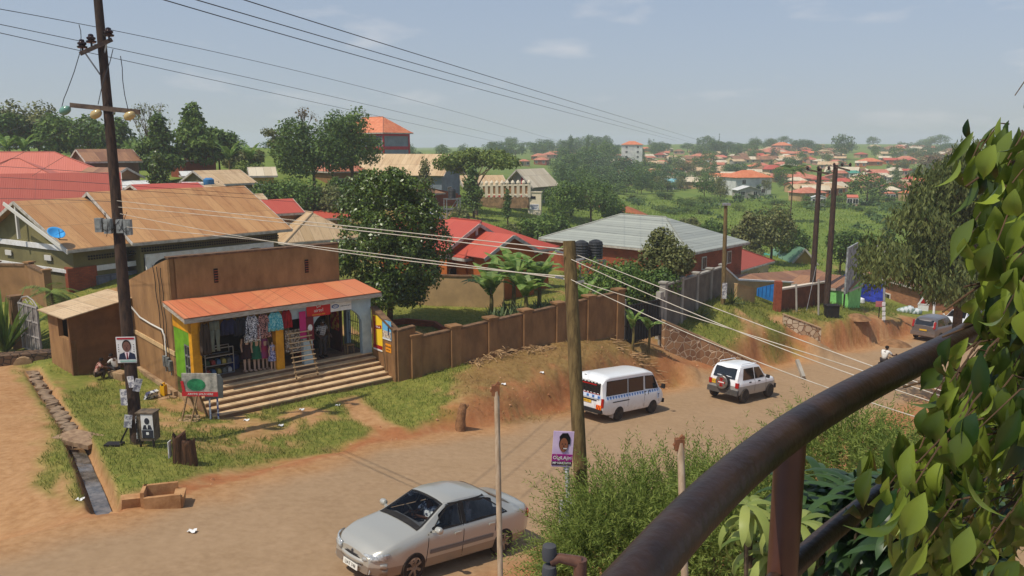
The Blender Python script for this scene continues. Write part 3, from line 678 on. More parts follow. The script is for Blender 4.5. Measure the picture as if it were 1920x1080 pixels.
for sg in (1, -1):
    for q in ([(-2.0, 1.17), (-.62, 1.17), (-.62, 1.73), (-1.95, 1.73)], [(-.5, 1.17), (.52, 1.17), (.52, 1.73), (-.5, 1.73)], [(.7, 1.2), (1.68, 1.13), (1.3, 1.7), (.68, 1.73)]):
        fr = patch(c.sidepatch([(x+(.03 if i in (1, 2) else -.03), z+(.03 if i > 1 else -.03)) for i, (x, z) in enumerate(q)], .004, sg), 'window_seal', BLK, van)
        patch(c.sidepatch(q, .009, sg), 'side_window', GLASS, van)
    patch(c.sidepatch([(-2.05, .98), (1.8, .98), (1.8, 1.12), (-2.05, 1.12)], .005, sg, 30, 2), 'checked_band', PALEB, van)
    mb = MB(); mb2 = MB(); x = -1.98; k = 0
    while x < 1.7:
        if not (.52 < x < .95): (mb if k % 2 else mb).grid(c.sidepatch([(x, 1.0), (x+.085, 1.0), (x+.085, 1.1), (x, 1.1)], .008, sg, 2, 1)); mb2.grid(c.sidepatch([(x+.01, 1.035), (x+.075, 1.035), (x+.075, 1.075), (x+.01, 1.075)], .010, sg, 2, 1))
        x += .185; k += 1
    q = mb.build('band_square', BLU, van); mb2.build('square_core', NAVY, q)
    mb = MB()
    for x in (.6, .86): mb.grid(c.sidepatch([(x, .92), (x+.05, .92), (x+.05, 1.06), (x, 1.06)], .014, sg, 2, 1))
    mb.grid(c.sidepatch([(.6, 1.04), (.75, 1.04), (.75, 1.08), (.6, 1.08)], .014, sg, 2, 1)); mb.grid(c.sidepatch([(.86, 1.04), (1.02, 1.04), (1.02, 1.08), (.86, 1.08)], .014, sg, 2, 1)); mb.build('door_handle', BLK, van)
    mb = MB(); mb.grid(c.sidepatch([(-1.62, .83), (-.5, .83), (-.5, .87), (-1.62, .87)], .012, sg, 8, 1)); mb.build('door_rail', BLK, van)
    mb = MB(); mb.grid(c.sidepatch([(-2.0, .62), (1.6, .62), (1.6, .64), (-2.0, .64)], .006, sg, 20, 1)); mb.build('body_crease', VW, van)
    line_strip(c, [(-.56, 1.8), (-.56, .55)], mat('gap_grey', S(110, 110, 108)), body, sg=sg); line_strip(c, [(.6, 1.78), (.6, .4)], mat('gap_grey', S(110, 110, 108)), body, sg=sg); line_strip(c, [(1.72, 1.1), (1.75, .5)], mat('gap_grey', S(110, 110, 108)), body, sg=sg)
    tl = MB(); tl.box((-2.2, sg*.75, .86), (.07, .1, .38)); tl.build('taillight', REDL, van)
    hl = MB(); hl.box((2.18, sg*.55, .68), (.08, .24, .16)); hl.build('headlight', LAMP, van)
    mr_ = MB(); mr_.box((1.72, sg*.99, 1.24), (.1, .14, .2)); mr_.beam((1.7, sg*.84, 1.18), (1.72, sg*.94, 1.2), .03, .03); mr_.build('wing_mirror', BLK, van)
    for x in (1.3, -1.12): wheel(van, x, sg*.755, .32, .19, STEELR, 0)
    mf = MB(); mf.box((-1.5, sg*.72, .3), (.02, .2, .3)); mf.build('mudflap', mat('pale_mudflap', S(180, 170, 160)), van)
    em = MB(); em.grid(c.sidepatch([(1.55, .66), (1.75, .66), (1.75, .94), (1.55, .94)], .012, sg, 3, 3)); e_ = em.build('door_emblem', PALEB, van)
    em = MB(); em.grid(c.sidepatch([(1.63, .7), (1.67, .7), (1.67, .88), (1.63, .88)], .016, sg, 1, 2)); em.grid(c.sidepatch([(1.59, .84), (1.71, .84), (1.71, .88), (1.59, .88)], .016, sg, 1, 1)); em.build('emblem_mark', NAVY, e_)
def rear(z, y): # x of the tail at height z
    xs = c.x; top = c.zt+.02; i = np.argmax(top > z); return float(xs[i])-.004
rg = [[(rear(z, 0)-.012, y, z) for y in np.linspace(-.6, .6, 7)] for z in np.linspace(1.2, 1.68, 5)]
patch(rg, 'rear_window', GLASS, van)
mb = MB(); rr_ = MB()
for k in range(7): 
    for z in (1.22, 1.66): mb = MB(); mb.box((rear(z, 0)-.018, -.5+k*.17, z), (.006, .09, .03)); mb.build('window_sticker', WHITE, van)
rr_.box((rear(1.58, 0)-.018, 0, 1.58), (.006, .8, .05)); rr_.box((rear(1.2, 0)-.016, 0, 1.19), (.006, 1.2, .03)); rr_.build('window_banner', REDL, van)
mb = MB(); mb.box((-2.212, 0, 1.08), (.012, 1.3, .16)); bnd = mb.build('checked_band', PALEB, van)
mb = MB()
for k in range(5): mb.box((-2.222, -.56+k*.28, 1.08), (.008, .11, .1))
mb.build('band_square', BLU, bnd)
mb = MB(); mb.box((-2.215, 0, .93), (.02, .9, .05)); mb.build('tail_handle', BLK, van)
mb = MB(); mb.box((-2.215, .05, .83), (.02, .5, .12)); pl = mb.build('licence_plate', YPL, van)
text('UAP 127', .09, INK, pl, (-2.227, .05, .83), Matrix(((0, 0, -1), (-1, 0, 0), (0, 1, 0))), ext=.001)
text('1183', .09, NAVY, van, (-2.222, -.5, .98), Matrix(((0, 0, -1), (-1, 0, 0), (0, 1, 0))), ext=.001)
mb = MB(); mb.box((-2.24, 0, .5), (.14, 1.56, .14)); mb.build('bumper', BLK, van)
mb = MB(); mb.box((-2.3, 0, .4), (.03, 1.3, .04)); mb.build('tow_bar', STEELR, van)
mb = MB(); mb.box((-2.23, -.6, .66), (.02, .26, .2)); mb.cur = 1
for k in range(2): mb.beam((-2.243, -.68+k*.11, .58), (-2.243, -.6+k*.11, .74), .035, .005, (1, 0, 0))
mb.build('warning_reflector', [ORG, REDL], van)
mb = MB(); mb.box((-2.06, .3, 1.86), (.06, .1, .06)); mb.build('roof_lamp', BLK, van)
patch(c.toppatch(1.83, 1.28, -.88, .88, .008), 'windscreen', GLASS, van)
mb = MB(); mb.box((2.24, 0, .46), (.1, 1.5, .18)); mb.tube([(2.36, -.6, .4), (2.38, -.5, .75), (2.38, .5, .75), (2.36, .6, .4)], .025, 6); mb.build('bull_bar', BLK, van)
HR = math.atan2(.72, .695)
PV = P(1159, 785, 32.5); place_car(van, onground(PV), HR, 2.4, -1.12)
n_ = Vector((math.cos(HR+math.pi/2), math.sin(HR+math.pi/2), 0)); van.location += n_*.82; van.scale = (1, 1, .95)
# --- white short off-roader with a spare wheel
SW = paint('offroader_white', S(238, 240, 240), rough=.3, amt=.3, h0=.3, h1=.8, c2=(S(150, 150, 146), .8))
c = Car(zb=[(-1.72, .5), (-1.5, .34), (1.6, .34), (1.85, .42)], zs=[(-1.72, .98), (-1.5, 1.02), (.6, 1.0), (1.5, .95), (1.85, .78)],
        zt=[(-1.72, 1.12), (-1.6, 1.5), (-1.45, 1.68), (-1.2, 1.72), (.1, 1.71), (.3, 1.66), (.85, 1.1), (1.5, 1.0), (1.75, .92), (1.85, .8)],
        ws=[(-1.72, .76), (-1.5, .82), (0, .84), (1.5, .82), (1.85, .68)], wt=[(-1.72, .72), (-1.45, .64), (.25, .62), (.8, .72), (1.6, .7), (1.85, .6)], crown=.04)
suv = thing('offroad_car', 'white short off-road car with a covered spare wheel on its tail', 'car')
body = c.shell().build('body', [SW, BLK], suv); carve(body, [(-1.16, .4, .8), (1.16, .4, .8)], None); auto_smooth(body, 30)
for sg in (1, -1):
    for q in ([(-1.35, 1.08), (-.33, 1.07), (-.33, 1.6), (-1.2, 1.6)], [(-.27, 1.07), (.68, 1.08), (.22, 1.58), (-.27, 1.6)]):
        patch(c.sidepatch(q, .008, sg), 'side_window', GLASS, suv)
    mb = MB(); mb.grid(c.sidepatch([(-1.68, .5), (1.7, .5), (1.7, .62), (-1.68, .62)], .004, sg, 20, 1)); 
    for x in (-.75, .05):
        h = MB(); h.beam((x-.08, sg*(c.side(x, .95)+.02), .95), (x+.08, sg*(c.side(x, .95)+.02), .95), .03, .05); h.build('door_handle', BLK, suv)
    line_strip(c, [(-.3, 1.05), (-.3, .4)], BLK, body, sg=sg); line_strip(c, [(.72, 1.05), (.76, .42)], BLK, body, sg=sg)
    tl = MB(); tl.box((-1.7, sg*.7, .86), (.1, .16, .24)); tl.build('taillight', REDL, suv)
    hl = MB(); hl.box((1.8, sg*.52, .8), (.1, .22, .16)); hl.build('headlight', LAMP, suv)
    mr_ = MB(); mr_.box((.66, sg*.93, 1.12), (.1, .16, .15)); mr_.beam((.68, sg*.8, 1.06), (.67, sg*.88, 1.1), .03, .03); mr_.build('wing_mirror', BLK, suv)
    for x in (1.16, -1.16): wheel(suv, x, sg*.77, .35, .22, RIM, 5)
    rl = MB(); rl.tube([(-1.3, sg*.56, 1.74), (-1.2, sg*.56, 1.79), (.0, sg*.56, 1.79), (.1, sg*.56, 1.74)], .018, 6); rl.build('roof_rail', SW, suv)
xs_r = lambda z: float(np.interp(z, [.9, 1.12, 1.5, 1.68], [-1.73, -1.725, -1.605, -1.455]))
patch([[(xs_r(z)-.02, y*(1-.1*(z-1.1)), z) for y in np.linspace(-.58, .58, 7)] for z in np.linspace(1.12, 1.6, 6)], 'rear_window', GLASS, suv)
patch(c.toppatch(.82, .33, -.86, .86, .008), 'windscreen', GLASS, suv)
for q_ in (((-1.74, 0, .5), (.16, 1.6, .24)), ((1.84, 0, .5), (.14, 1.5, .22))): mb = MB(); mb.box(*q_); mb.build('bumper', mat('dark_bumper', S(70, 68, 66), S(90, 82, 74), rough=.7), suv)
sp_ = MB(); sp_.lathe([(.05, -.2), (.28, -.19), (.335, -.14), (.345, 0), (.32, .06)], (-1.78, -.02, .92), 'x', 28); swh = auto_smooth(sp_.build('spare_wheel', BLK, suv), 40)
mb = MB(); mb.lathe([(.29, -.205), (.32, -.175), (.305, -.17)], (-1.78, -.02, .92), 'x', 28); mb.build('cover_ring', RIM, swh)
mb = MB(); mb.box((-1.985, -.02, .92), (.006, .4, .1)); mb.box((-1.984, -.02, .92), (.006, .1, .42)); mb.box((-1.984, -.02, 1.08), (.006, .2, .06)); mb.box((-1.984, -.02, .77), (.006, .2, .06)); mb.build('cover_motif', REDL, swh)
mb = MB(); mb.box((-1.99, -.02, .92), (.004, .3, .05)); mb.build('cover_mark', WHITE, swh)
mb = MB(); mb.box((-1.735, .5, .86), (.02, .34, .2)); pl = mb.build('licence_plate', YPL, suv)
text('UAK 309', .065, INK, pl, (-1.747, .5, .86), Matrix(((0, 0, -1), (-1, 0, 0), (0, 1, 0))), ext=.001)
HS = math.atan2(.69, .73); PS_ = P(1394, 762.8, 37.5); place_car(suv, onground(PS_), HS, 2.3, -1.16)
n_ = Vector((math.cos(HS+math.pi/2), math.sin(HS+math.pi/2), 0)); suv.location += n_*.82
# --- grey estate far down the road
GW = paint('grey_paint', S(105, 102, 102), rough=.35, metal=.3, amt=.45, h0=.2, h1=.9)
c = Car(zb=[(-2.2, .42), (-1.95, .28), (1.95, .26), (2.25, .36)], zs=[(-2.2, .98), (-1.9, 1.02), (.8, .99), (1.8, .9), (2.25, .7)],
        zt=[(-2.2, 1.05), (-2.05, 1.45), (-1.8, 1.62), (-1.4, 1.67), (.1, 1.68), (.35, 1.63), (1.1, 1.06), (1.8, .95), (2.25, .74)],
        ws=[(-2.2, .78), (-1.9, .86), (0, .88), (1.7, .86), (2.25, .66)], wt=[(-2.2, .74), (-1.8, .66), (.2, .64), (1.0, .76), (1.8, .74), (2.25, .58)])
suv2 = thing('estate_car', 'grey estate car with tall red tail lights driving off beyond the white off-roader', 'car')
body = c.shell().build('body', [GW, BLK], suv2); carve(body, [(-1.3, .38, .82), (1.3, .38, .82)], None); auto_smooth(body, 30)
for sg in (1, -1):
    for q in ([(-1.75, 1.1), (-.5, 1.06), (-.5, 1.57), (-1.55, 1.55)], [(-.43, 1.06), (.85, 1.05), (.3, 1.56), (-.43, 1.57)]): patch(c.sidepatch(q, .008, sg), 'side_window', GLASS, suv2)
    tl = MB(); tl.box((-2.12, sg*.72, 1.22), (.16, .12, .5), Matrix.Rotation(R(14), 3, 'Y')); tl.build('taillight', REDL, suv2)
    mr_ = MB(); mr_.box((.85, sg*.98, 1.12), (.1, .18, .14)); mr_.beam((.85, sg*.8, 1.06), (.85, sg*.92, 1.1), .03, .03); mr_.build('wing_mirror', BLK, suv2)
    for x in (1.3, -1.3): wheel(suv2, x, sg*.8, .34, .22, RIM, 5)
patch([[(float(np.interp(z, [1.05, 1.45, 1.62], [-2.2, -2.05, -1.8]))-.03, y, z) for y in np.linspace(-.6, .6, 5)] for z in np.linspace(1.14, 1.54, 4)], 'rear_window', GLASS, suv2)
patch(c.toppatch(1.05, .38, -.86, .86, .008), 'windscreen', GLASS, suv2)
for q_ in (((-2.2, 0, .55), (.2, 1.66, .26)), ((2.2, 0, .5), (.16, 1.5, .24))): mb = MB(); mb.box(*q_); mb.build('bumper', GW, suv2)
mb = MB(); mb.box((-2.23, 0, .82), (.02, .5, .11)); mb.build('licence_plate', YPL, suv2)
HG = math.atan2(.66, .75); PG = P(1762, 640, 57); place_car(suv2, onground(PG), HG, 2.6, -1.3); n_ = Vector((math.cos(HG+math.pi/2), math.sin(HG+math.pi/2), 0)); suv2.location += n_*.85
# --- white saloon beyond, coming up
mw = copy_tree(sedan); mw.name = 'saloon_car'; mw['label'] = 'white saloon car coming uphill, half hidden behind the big foreground leaves'
WP = paint('white_car_paint', S(225, 226, 224), rough=.35, amt=.3)
def swap(o):
    if o.type == 'MESH' and o.name.split('.')[0] in ('body', 'bumper', 'door_handle'):
        o.data = o.data.copy(); o.data.materials[0] = WP
    for ch in list(o.children):
        if ch.name.split('.')[0] in ('steering_wheel', 'rain_visor', 'lettering'): bpy.data.objects.remove(ch)
        else: swap(ch)
swap(mw); PW = P(1800, 612, 62); place_car(mw, onground(PW), math.atan2(-.66, -.75), 2.58, 0)
# ---------------------------------------------------------------- vegetation
BARK = mat('bark', S(70, 56, 42), S(110, 92, 72), sc=8, rough=.95, bump=.5, bsc=20)
def leafm(name, c, c2, tr=.25, rough=.55, isl=.55, spec=.3): return mat(name, c, c2, sc=.7, rough=rough, island=isl, trans=tr, spec=spec, detail=3)
LF = {
 'dark':  leafm('leaf_dark', S(50, 76, 34), S(110, 136, 60)),
 'mid':   leafm('leaf_mid', S(60, 90, 36), S(124, 148, 66)),
 'light': leafm('leaf_light', S(74, 98, 38), S(136, 150, 70)),
 'olive': leafm('leaf_olive', S(76, 86, 44), S(138, 140, 84)),
 'brown': leafm('leaf_brown', S(84, 74, 46), S(134, 114, 76)),
 'gloss': leafm('leaf_gloss', S(42, 64, 24), S(112, 134, 52), tr=.2, rough=.36, spec=.5),
 'far':   leafm('leaf_far', S(48, 76, 40), S(98, 122, 66), tr=.15),
 'banana': leafm('leaf_banana', S(86, 122, 48), S(150, 172, 92), tr=.35, rough=.45),
 'agave': leafm('leaf_agave', S(70, 90, 52), S(128, 138, 88), tr=.1)}
def unit(a): return a/np.maximum(np.linalg.norm(a, axis=-1, keepdims=True), 1e-9)
def leaf_mesh(name, pos, nor, axis, size, aspect, m, fold=.0):
    n = len(pos); size = np.broadcast_to(size, (n,))[:, None]; ax = unit(axis); side = unit(np.cross(nor, ax)); no = np.cross(ax, side)
    w_ = size*aspect*.5
    a = pos; b_ = pos+ax*size*.45+side*w_+no*size*fold; c_ = pos+ax*size; d_ = pos+ax*size*.45-side*w_+no*size*fold
    co = np.stack([a, b_, c_, d_], 1).reshape(-1, 3); i = np.arange(n)*4; F = np.stack([i, i+1, i+2, i+3], -1)
    me = bpy.data.meshes.new(name); npmesh(me, co, F); me.materials.append(m); return me
def cloud(clumps, n, size, seed, shell=.55, up=.35, flat=1.0):
    r = np.random.default_rng(seed); C = np.array([q[:3] for q in clumps], float); RR_ = np.array([(q[3:] if len(q) == 6 else (q[3],)*3) for q in clumps], float)
    wgt = (RR_.prod(1))**(2/3); k = r.choice(len(C), n, p=wgt/wgt.sum())
    d = unit(r.normal(size=(n, 3))); f = shell+(1-shell)*r.random(n)**.6; f = np.where(r.random(n) < .08, f*1.12, f)
    # sub-clumping so that gaps open between sprays of leaves
    nz_ = fbm(d[:, 0]*2.6+k*3.1+10, d[:, 1]*2.6+d[:, 2]*2.1+k*1.7+10, seed, 3); keep = nz_ > np.quantile(nz_, .22)
    pos = C[k]+d*f[:, None]*RR_[k]*(1+(nz_-.5)[:, None]*.35)
    nor = unit(d*.7+r.normal(size=(n, 3))*.55+np.array([0, 0, up])); axis = unit(np.cross(nor, r.normal(size=(n, 3)))+np.array([0, 0, -.25]))
    sz = size*(.6+.8*r.random(n)); return pos[keep], nor[keep], axis[keep], sz[keep]
def crownmesh(name, clumps, n, size, m, seed=1, aspect=.6, shell=.5, up=.35):
    p_, no, ax, sz = cloud(clumps, n, size, seed, shell, up); return leaf_mesh(name, p_, no, ax, sz, aspect, m, .08)
def clumps_of(kind, h, wd, seed):
    """list of leaf clumps for a tree of height h and crown width wd, base at 0"""
    r = random.Random(seed); q = []
    if kind == 'round':
        q.append((0, 0, h*.6, wd*.36, wd*.36, h*.3))
        for i in range(16):
            a = r.uniform(0, 6.28); e = r.uniform(-.7, 1); rr = wd*.34*math.sqrt(max(0, 1-e*e*.8)); q.append((rr*math.cos(a), rr*math.sin(a), h*.6+e*h*.27, wd*r.uniform(.12, .22)))
    elif kind == 'spread':
        for i in range(14):
            a = r.uniform(0, 6.28); d = wd*.42*math.sqrt(r.random()); q.append((d*math.cos(a), d*math.sin(a), h*(.82-.35*(d/wd)*1.2)+r.uniform(-.1, .06)*h, wd*r.uniform(.11, .2), wd*r.uniform(.11, .2), h*r.uniform(.07, .12)))
    elif kind == 'tall':
        for i in range(13):
            t_ = i/12; a = r.uniform(0, 6.28); d = wd*.24*r.random()*(1-.5*t_); q.append((d*math.cos(a), d*math.sin(a), h*(.28+.64*t_), wd*(.3-.17*t_)*r.uniform(.8, 1.2), wd*(.3-.17*t_), h*.1))
    elif kind == 'bush':
        for i in range(12):
            a = r.uniform(0, 6.28); d = wd*.36*math.sqrt(r.random()); q.append((d*math.cos(a), d*math.sin(a), h*r.uniform(.3, .7)*(1-.5*d/wd), wd*r.uniform(.14, .24), wd*r.uniform(.14, .24), h*r.uniform(.2, .3)))
    elif kind == 'bare':
        for i in range(9):
            a = r.uniform(0, 6.28); d = wd*.4*math.sqrt(r.random()); q.append((d*math.cos(a), d*math.sin(a), h*r.uniform(.6, .95), wd*.16, wd*.16, h*.08))
    return q
def trunkmesh(name, h, wd, clumps, r0, seed, twig=False):
    r = random.Random(seed); mb = MB(); top = h*.62
    pts = [(r.uniform(-.02, .02)*h*k, r.uniform(-.02, .02)*h*k, top*k) for k in (0, .3, .6, 1)]; pts[0] = (0, 0, -.3)
    mb.tube(pts, [r0*1.15, r0*.9, r0*.7, r0*.4], 8)
    for q in clumps[:10]:
        k = r.uniform(.35, .9); s_ = Vector((0, 0, top*k)); e_ = Vector(q[:3]); mid = (s_+e_)/2+Vector((0, 0, .04*h))
        mb.tube([s_, mid, e_], [r0*.42, r0*.26, r0*.08], 5)
        if twig:
            for j in range(7):
                e2 = e_+Vector((r.uniform(-1, 1), r.uniform(-1, 1), r.uniform(-.2, 1)))*wd*.16; mb.tube([mid.lerp(e_, .5), e_.lerp(e2, .5)+Vector((0, 0, .02*h)), e2], [r0*.12, r0*.07, r0*.02], 4)
    return mb.mesh(name, BARK, True)
PROTO = {}
def tree_meshes(kind, leaf, h, wd, n, size, r0, seed, key=None, shell=.5, up=.35, aspect=.6):
    k = key or (kind, leaf, seed)
    if k not in PROTO:
        cl = clumps_of(kind, h, wd, seed)
        PROTO[k] = (crownmesh('crown', cl, n, size, LF[leaf], seed, aspect, shell, up), trunkmesh('trunk', h, wd, cl, r0, seed, kind == 'bare'))
    return PROTO[k]
def tree(name, label, p, kind, leaf, h, wd, n, size, seed, r0=None, cat='tree', group=None, sc=None, rz=None, key=None, **kw):
    cm, tm = tree_meshes(kind, leaf, h, wd, n, size, r0 or h*.022, seed, key, **kw)
    t_ = thing(name, label, cat, p, rz if rz is not None else random.uniform(0, 6.28), group)
    if sc: t_.scale = sc
    link('crown', cm, t_); link('trunk', tm, t_); return t_
def px_tree(name, label, px, pyb, pyt, wpx, z=None, kind='round', leaf='dark', seed=1, n=2500, size=None, hide=0, **kw):
    """tree that stands on the ground seen at (px, pyb) (or at depth z) with its top at pyt"""
    if z is None: p, z = GP(px, pyb)
    else: q = P(px, pyb, z); p = Vector((q.x, q.y, gz(q.x, q.y)))
    top = P(px, pyt, z)
    h = max(.5, 1.05*(top.z-p.z)); wd = wpx*z/FPX*1.08
    return tree(name, label, p, kind, leaf, h, wd, int(n*1.5), size or max(.24, z*.0046), seed, **kw)
# banana plant: long blades arching from a thick stem
def blade(mb, base, az, L, wd, droop, tilt=1.0, nseg=9, tear=True, r=random):
    d = Vector((math.cos(az), math.sin(az), 0)); sd = Vector((-math.sin(az), math.cos(az), 0)); pts = []
    a = tilt; p = Vector(base)
    for i in range(nseg+1):
        t_ = i/nseg; pts.append((p.copy(), a)); p = p+(d*math.cos(a)+Vector((0, 0, math.sin(a))))*L/nseg; a -= droop/nseg*(1+t_)
    if not tear:
        ww = [wd*.5*math.sin(math.pi*min(1, i/nseg*.94+.06))**.7 for i in range(nseg+1)]
        mb.grid([[p-sd*w_-Vector((0, 0, .2*w_)) for (p, a), w_ in zip(pts, ww)], [p for p, a in pts], [p+sd*w_-Vector((0, 0, .2*w_)) for (p, a), w_ in zip(pts, ww)]]); return
    for sg in (1, -1):
        for i in range(nseg):
            (p0, a0), (p1, a1) = pts[i], pts[i+1]; t0, t1 = i/nseg, (i+1)/nseg
            w0 = wd*math.sin(math.pi*min(1, t0*.92+.08))**.6*.5; w1 = wd*math.sin(math.pi*min(1, t1*.92+.08))**.6*.5
            if i == nseg-1: w1 = .01
            dz = r.uniform(-.25, -.05); f = .86 if tear and r.random() < .6 else 1.0
            q0 = p0+sd*sg*w0+Vector((0, 0, dz*w0)); q1 = p0.lerp(p1, f)+sd*sg*w1+Vector((0, 0, dz*w1))
            mb.face([p0, p0.lerp(p1, 1.0), q1, q0])
def banana(px, py, z, label, h=3.0, n=9, seed=1, L=2.0, group=None, sc=1.0):
    r = random.Random(seed); q = P(px, py, z); p = Vector((q.x, q.y, gz(q.x, q.y))); t_ = thing('banana_plant', label, 'banana plant', p, 0, group)
    st_ = MB(); st_.tube([(0, 0, -.2), (.05, 0, h*.4), (.02, .03, h*.7)], [.13*sc, .11*sc, .07*sc], 9); st_.build('stem', mat('banana_stem', S(120, 110, 62), S(88, 70, 44), sc=3, stretch=(3, 3, .6)), t_, smooth=True)
    mb = MB()
    for i in range(n): blade(mb, (0, 0, h*(.55+.15*r.random())), 2*math.pi*i/n*1.9+r.uniform(-.3, .3), L*r.uniform(.8, 1.15), .62*sc, r.uniform(.5, 1.5), r.uniform(.85, 1.45), r=r)
    mb.build('foliage', LF['banana'], t_); return t_
def spiky(px, py, z, label, n=34, L=.9, wd=.09, seed=1, name='agave', leaf='agave', droop=.7, cat='plant', p=None, lo=.25, hi=1.5):
    r = random.Random(seed)
    if p is None: q = P(px, py, z); p = Vector((q.x, q.y, gz(q.x, q.y)))
    mb = MB()
    for i in range(n): blade(mb, (r.uniform(-.05, .05), r.uniform(-.05, .05), .05), r.uniform(0, 6.28), L*r.uniform(.7, 1.1), wd, r.uniform(.1, droop), r.uniform(lo, hi), 5, False, r)
    o = mb.build(name, LF[leaf]); o.location = p; return tag(o, label, cat)
def palm(p, label, h=2.2, n=13, L=1.6, seed=3, name='palm', leaf='light', group=None):
    r = random.Random(seed); t_ = thing(name, label, 'palm', p, 0, group); s_ = MB(); s_.tube([(0, 0, -.2), (.06, .02, h*.5), (0, 0, h)], [.13, .1, .08], 8); s_.build('trunk', BARK, t_, smooth=True)
    P_, NN, AX, SZ = [], [], [], []; sp2 = MB()
    for i in range(n):
        az = 2*math.pi*i/n+r.uniform(-.2, .2); a = r.uniform(.3, 1.2); p_ = Vector((0, 0, h)); d = Vector((math.cos(az), math.sin(az), 0)); sd = Vector((-d.y, d.x, 0)); pts = [p_.copy()]
        for k in range(14):
            p_ = p_+(d*math.cos(a)+Vector((0, 0, math.sin(a))))*L/14; a -= .13; pts.append(p_.copy())
            for sg in (1, -1):
                for jj in (0, .5):
                    P_.append(p_+d*jj*L/14); AX.append(sd*sg+d*.6+Vector((0, 0, -.35))); NN.append(Vector((0, 0, 1))+d*.2); SZ.append(L*.34*math.sin(math.pi*(k+2)/17))
        sp2.tube(pts, [.02]*len(pts), 4)
    link('frond', leaf_mesh('frond', np.array(P_), unit(np.array(NN)), np.array(AX), np.array(SZ), .13, LF[leaf]), t_); return t_
# ---------------------------------------------------------------- shop
PLAS = mat('mud_plaster', S(164, 124, 80), S(126, 92, 58), sc=1.4, stretch=(1, 1, .4), lo=.32, hi=.68, rough=.95, bump=.25, bsc=40, detail=8)
PLASD = mat('grey_brown_render', S(160, 128, 84), S(118, 92, 58), sc=1.5, stretch=(1, 1, .4), lo=.32, hi=.68, rough=.95, bump=.3, bsc=30, detail=8)
CONC = mat('worn_concrete', S(176, 148, 112), S(140, 112, 82), sc=2.2, rough=.95, bump=.3, bsc=30, detail=8)
CREAM = mat('cream_band', S(210, 180, 132), S(190, 156, 112), sc=3)
GREEN = mat('lime_green_paint', S(112, 165, 30), S(92, 140, 26), sc=2, rough=.6)
YEL = mat('yellow_ochre_paint', S(226, 160, 26), S(200, 136, 22), sc=2, rough=.6)
LBLUE = mat('pale_blue_paint', S(178, 196, 200), S(156, 174, 180), sc=2, rough=.7)
ORROOF = roofmat('orange_iron_sheets', S(196, 108, 70), S(208, 128, 86), pitch=.12, sheet=(.8, 9), amt=.35, rust=S(206, 140, 92))
FASC = mat('weathered_board', S(190, 180, 164), S(150, 138, 122), sc=4, stretch=(1, 1, 6))
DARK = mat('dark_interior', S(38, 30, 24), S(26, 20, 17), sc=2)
IRON = mat('black_iron', S(38, 34, 32), rough=.6)
WOOD = mat('grey_wood', S(150, 122, 86), S(110, 86, 58), sc=6, stretch=(1, 1, 8), rough=.9)
DWOOD = mat('dark_pole_wood', S(74, 56, 44), S(46, 36, 30), sc=3, stretch=(4, 4, .5), rough=.95, bump=.5, bsc=14)
V0 = Vector((-11.65, 28.4)); UF = Vector((.755, .656)); NF = Vector((.656, -.755)); SA = math.atan2(UF.y, UF.x)
LZ = .4; FLZ = 1.3                      # ground and veranda floor heights
def sh(u, n_, z): return Vector((V0.x+UF.x*u+NF.x*n_, V0.y+UF.y*u+NF.y*n_, z))
shop = thing('shop', 'brown plastered corner shop with a parapet, an orange iron veranda roof and wide front steps', 'shop', (V0.x, V0.y, LZ), SA)
# local frame: x along the front, y backwards into the building, z from the lawn up
mb = MB(); H = 5.45; LEN = 7.15
def wall_holes(mb, x0, x1, z0, z1, y, th, holes):
    xs = sorted({x0, x1}|{h[0] for h in holes}|{h[1] for h in holes}); zs = sorted({z0, z1}|{h[2] for h in holes}|{h[3] for h in holes})
    for a, b_ in zip(xs, xs[1:]):
        for c_, d_ in zip(zs, zs[1:]):
            if not any(h[0] <= a and b_ <= h[1] and h[2] <= c_ and d_ <= h[3] for h in holes): mb.box(((a+b_)/2, y+th/2, (c_+d_)/2), (b_-a, th, d_-c_))
# front wall with shop openings behind the veranda, vents in the parapet
wall_holes(mb, 0, LEN, -1, H, 2.0, .22, [(.45, 3.2, .92, 3.0), (4.7, 6.5, .92, 3.0)])
mb.build('front_wall', PLASD, shop)
mb = MB()
for x in (1.75, 5.62):
    v = MB(); v.box((x, 1.995, 4.62), (.16, .04, .56)); v.cur = 1
    for k in range(5): v.box((x, 1.97, 4.42+k*.1), (.14, .03, .03))
    v.build('wall_vent', [DARK, mat('red_vent_block', S(140, 70, 40))], shop)
# left side wall: top steps down towards the back
lw = MB(); y0, y1 = 2.22, 9.4
lw.prism([(2.0, -1), (2.0, H), (3.0, H-.25), (9.4, H-2.05), (9.4, -1)], lambda u, v: (0, u, v), lambda u, v: (.22, u, v)); o = lw.build('side_wall', PLAS, shop)
bd = MB(); bd.box((-.02, 5.7, 1.75), (.05, 7.4, .17)); bd.build('plaster_band', CREAM, o)
pl = MB(); pl.box((-.08, 5.7, .05), (.18, 7.4, .42)); pl.build('plinth', CONC, o)
mb = MB(); mb.box((LEN-.11, 5.7, 1.6), (.22, 6.96, 5.2)); mb.box((LEN/2, 9.4, 1.0), (LEN, .2, 4.2)); mb.build('back_wall', PLASD, shop)
mb = MB(); mb.quad((.22, 2.3, H-.9), (LEN-.22, 2.3, H-.9), (LEN-.22, 9.3, H-2.4), (.22, 9.3, H-2.4)); mb.build('main_roof', mat('rusty_roof', S(120, 80, 50)), shop)
mb = MB(); mb.box((LEN/2, 2.16, H+.02), (LEN+.06, .4, .07)); mb.build('coping', mat('stained_coping', S(120, 92, 66), S(80, 60, 44), sc=4), shop)
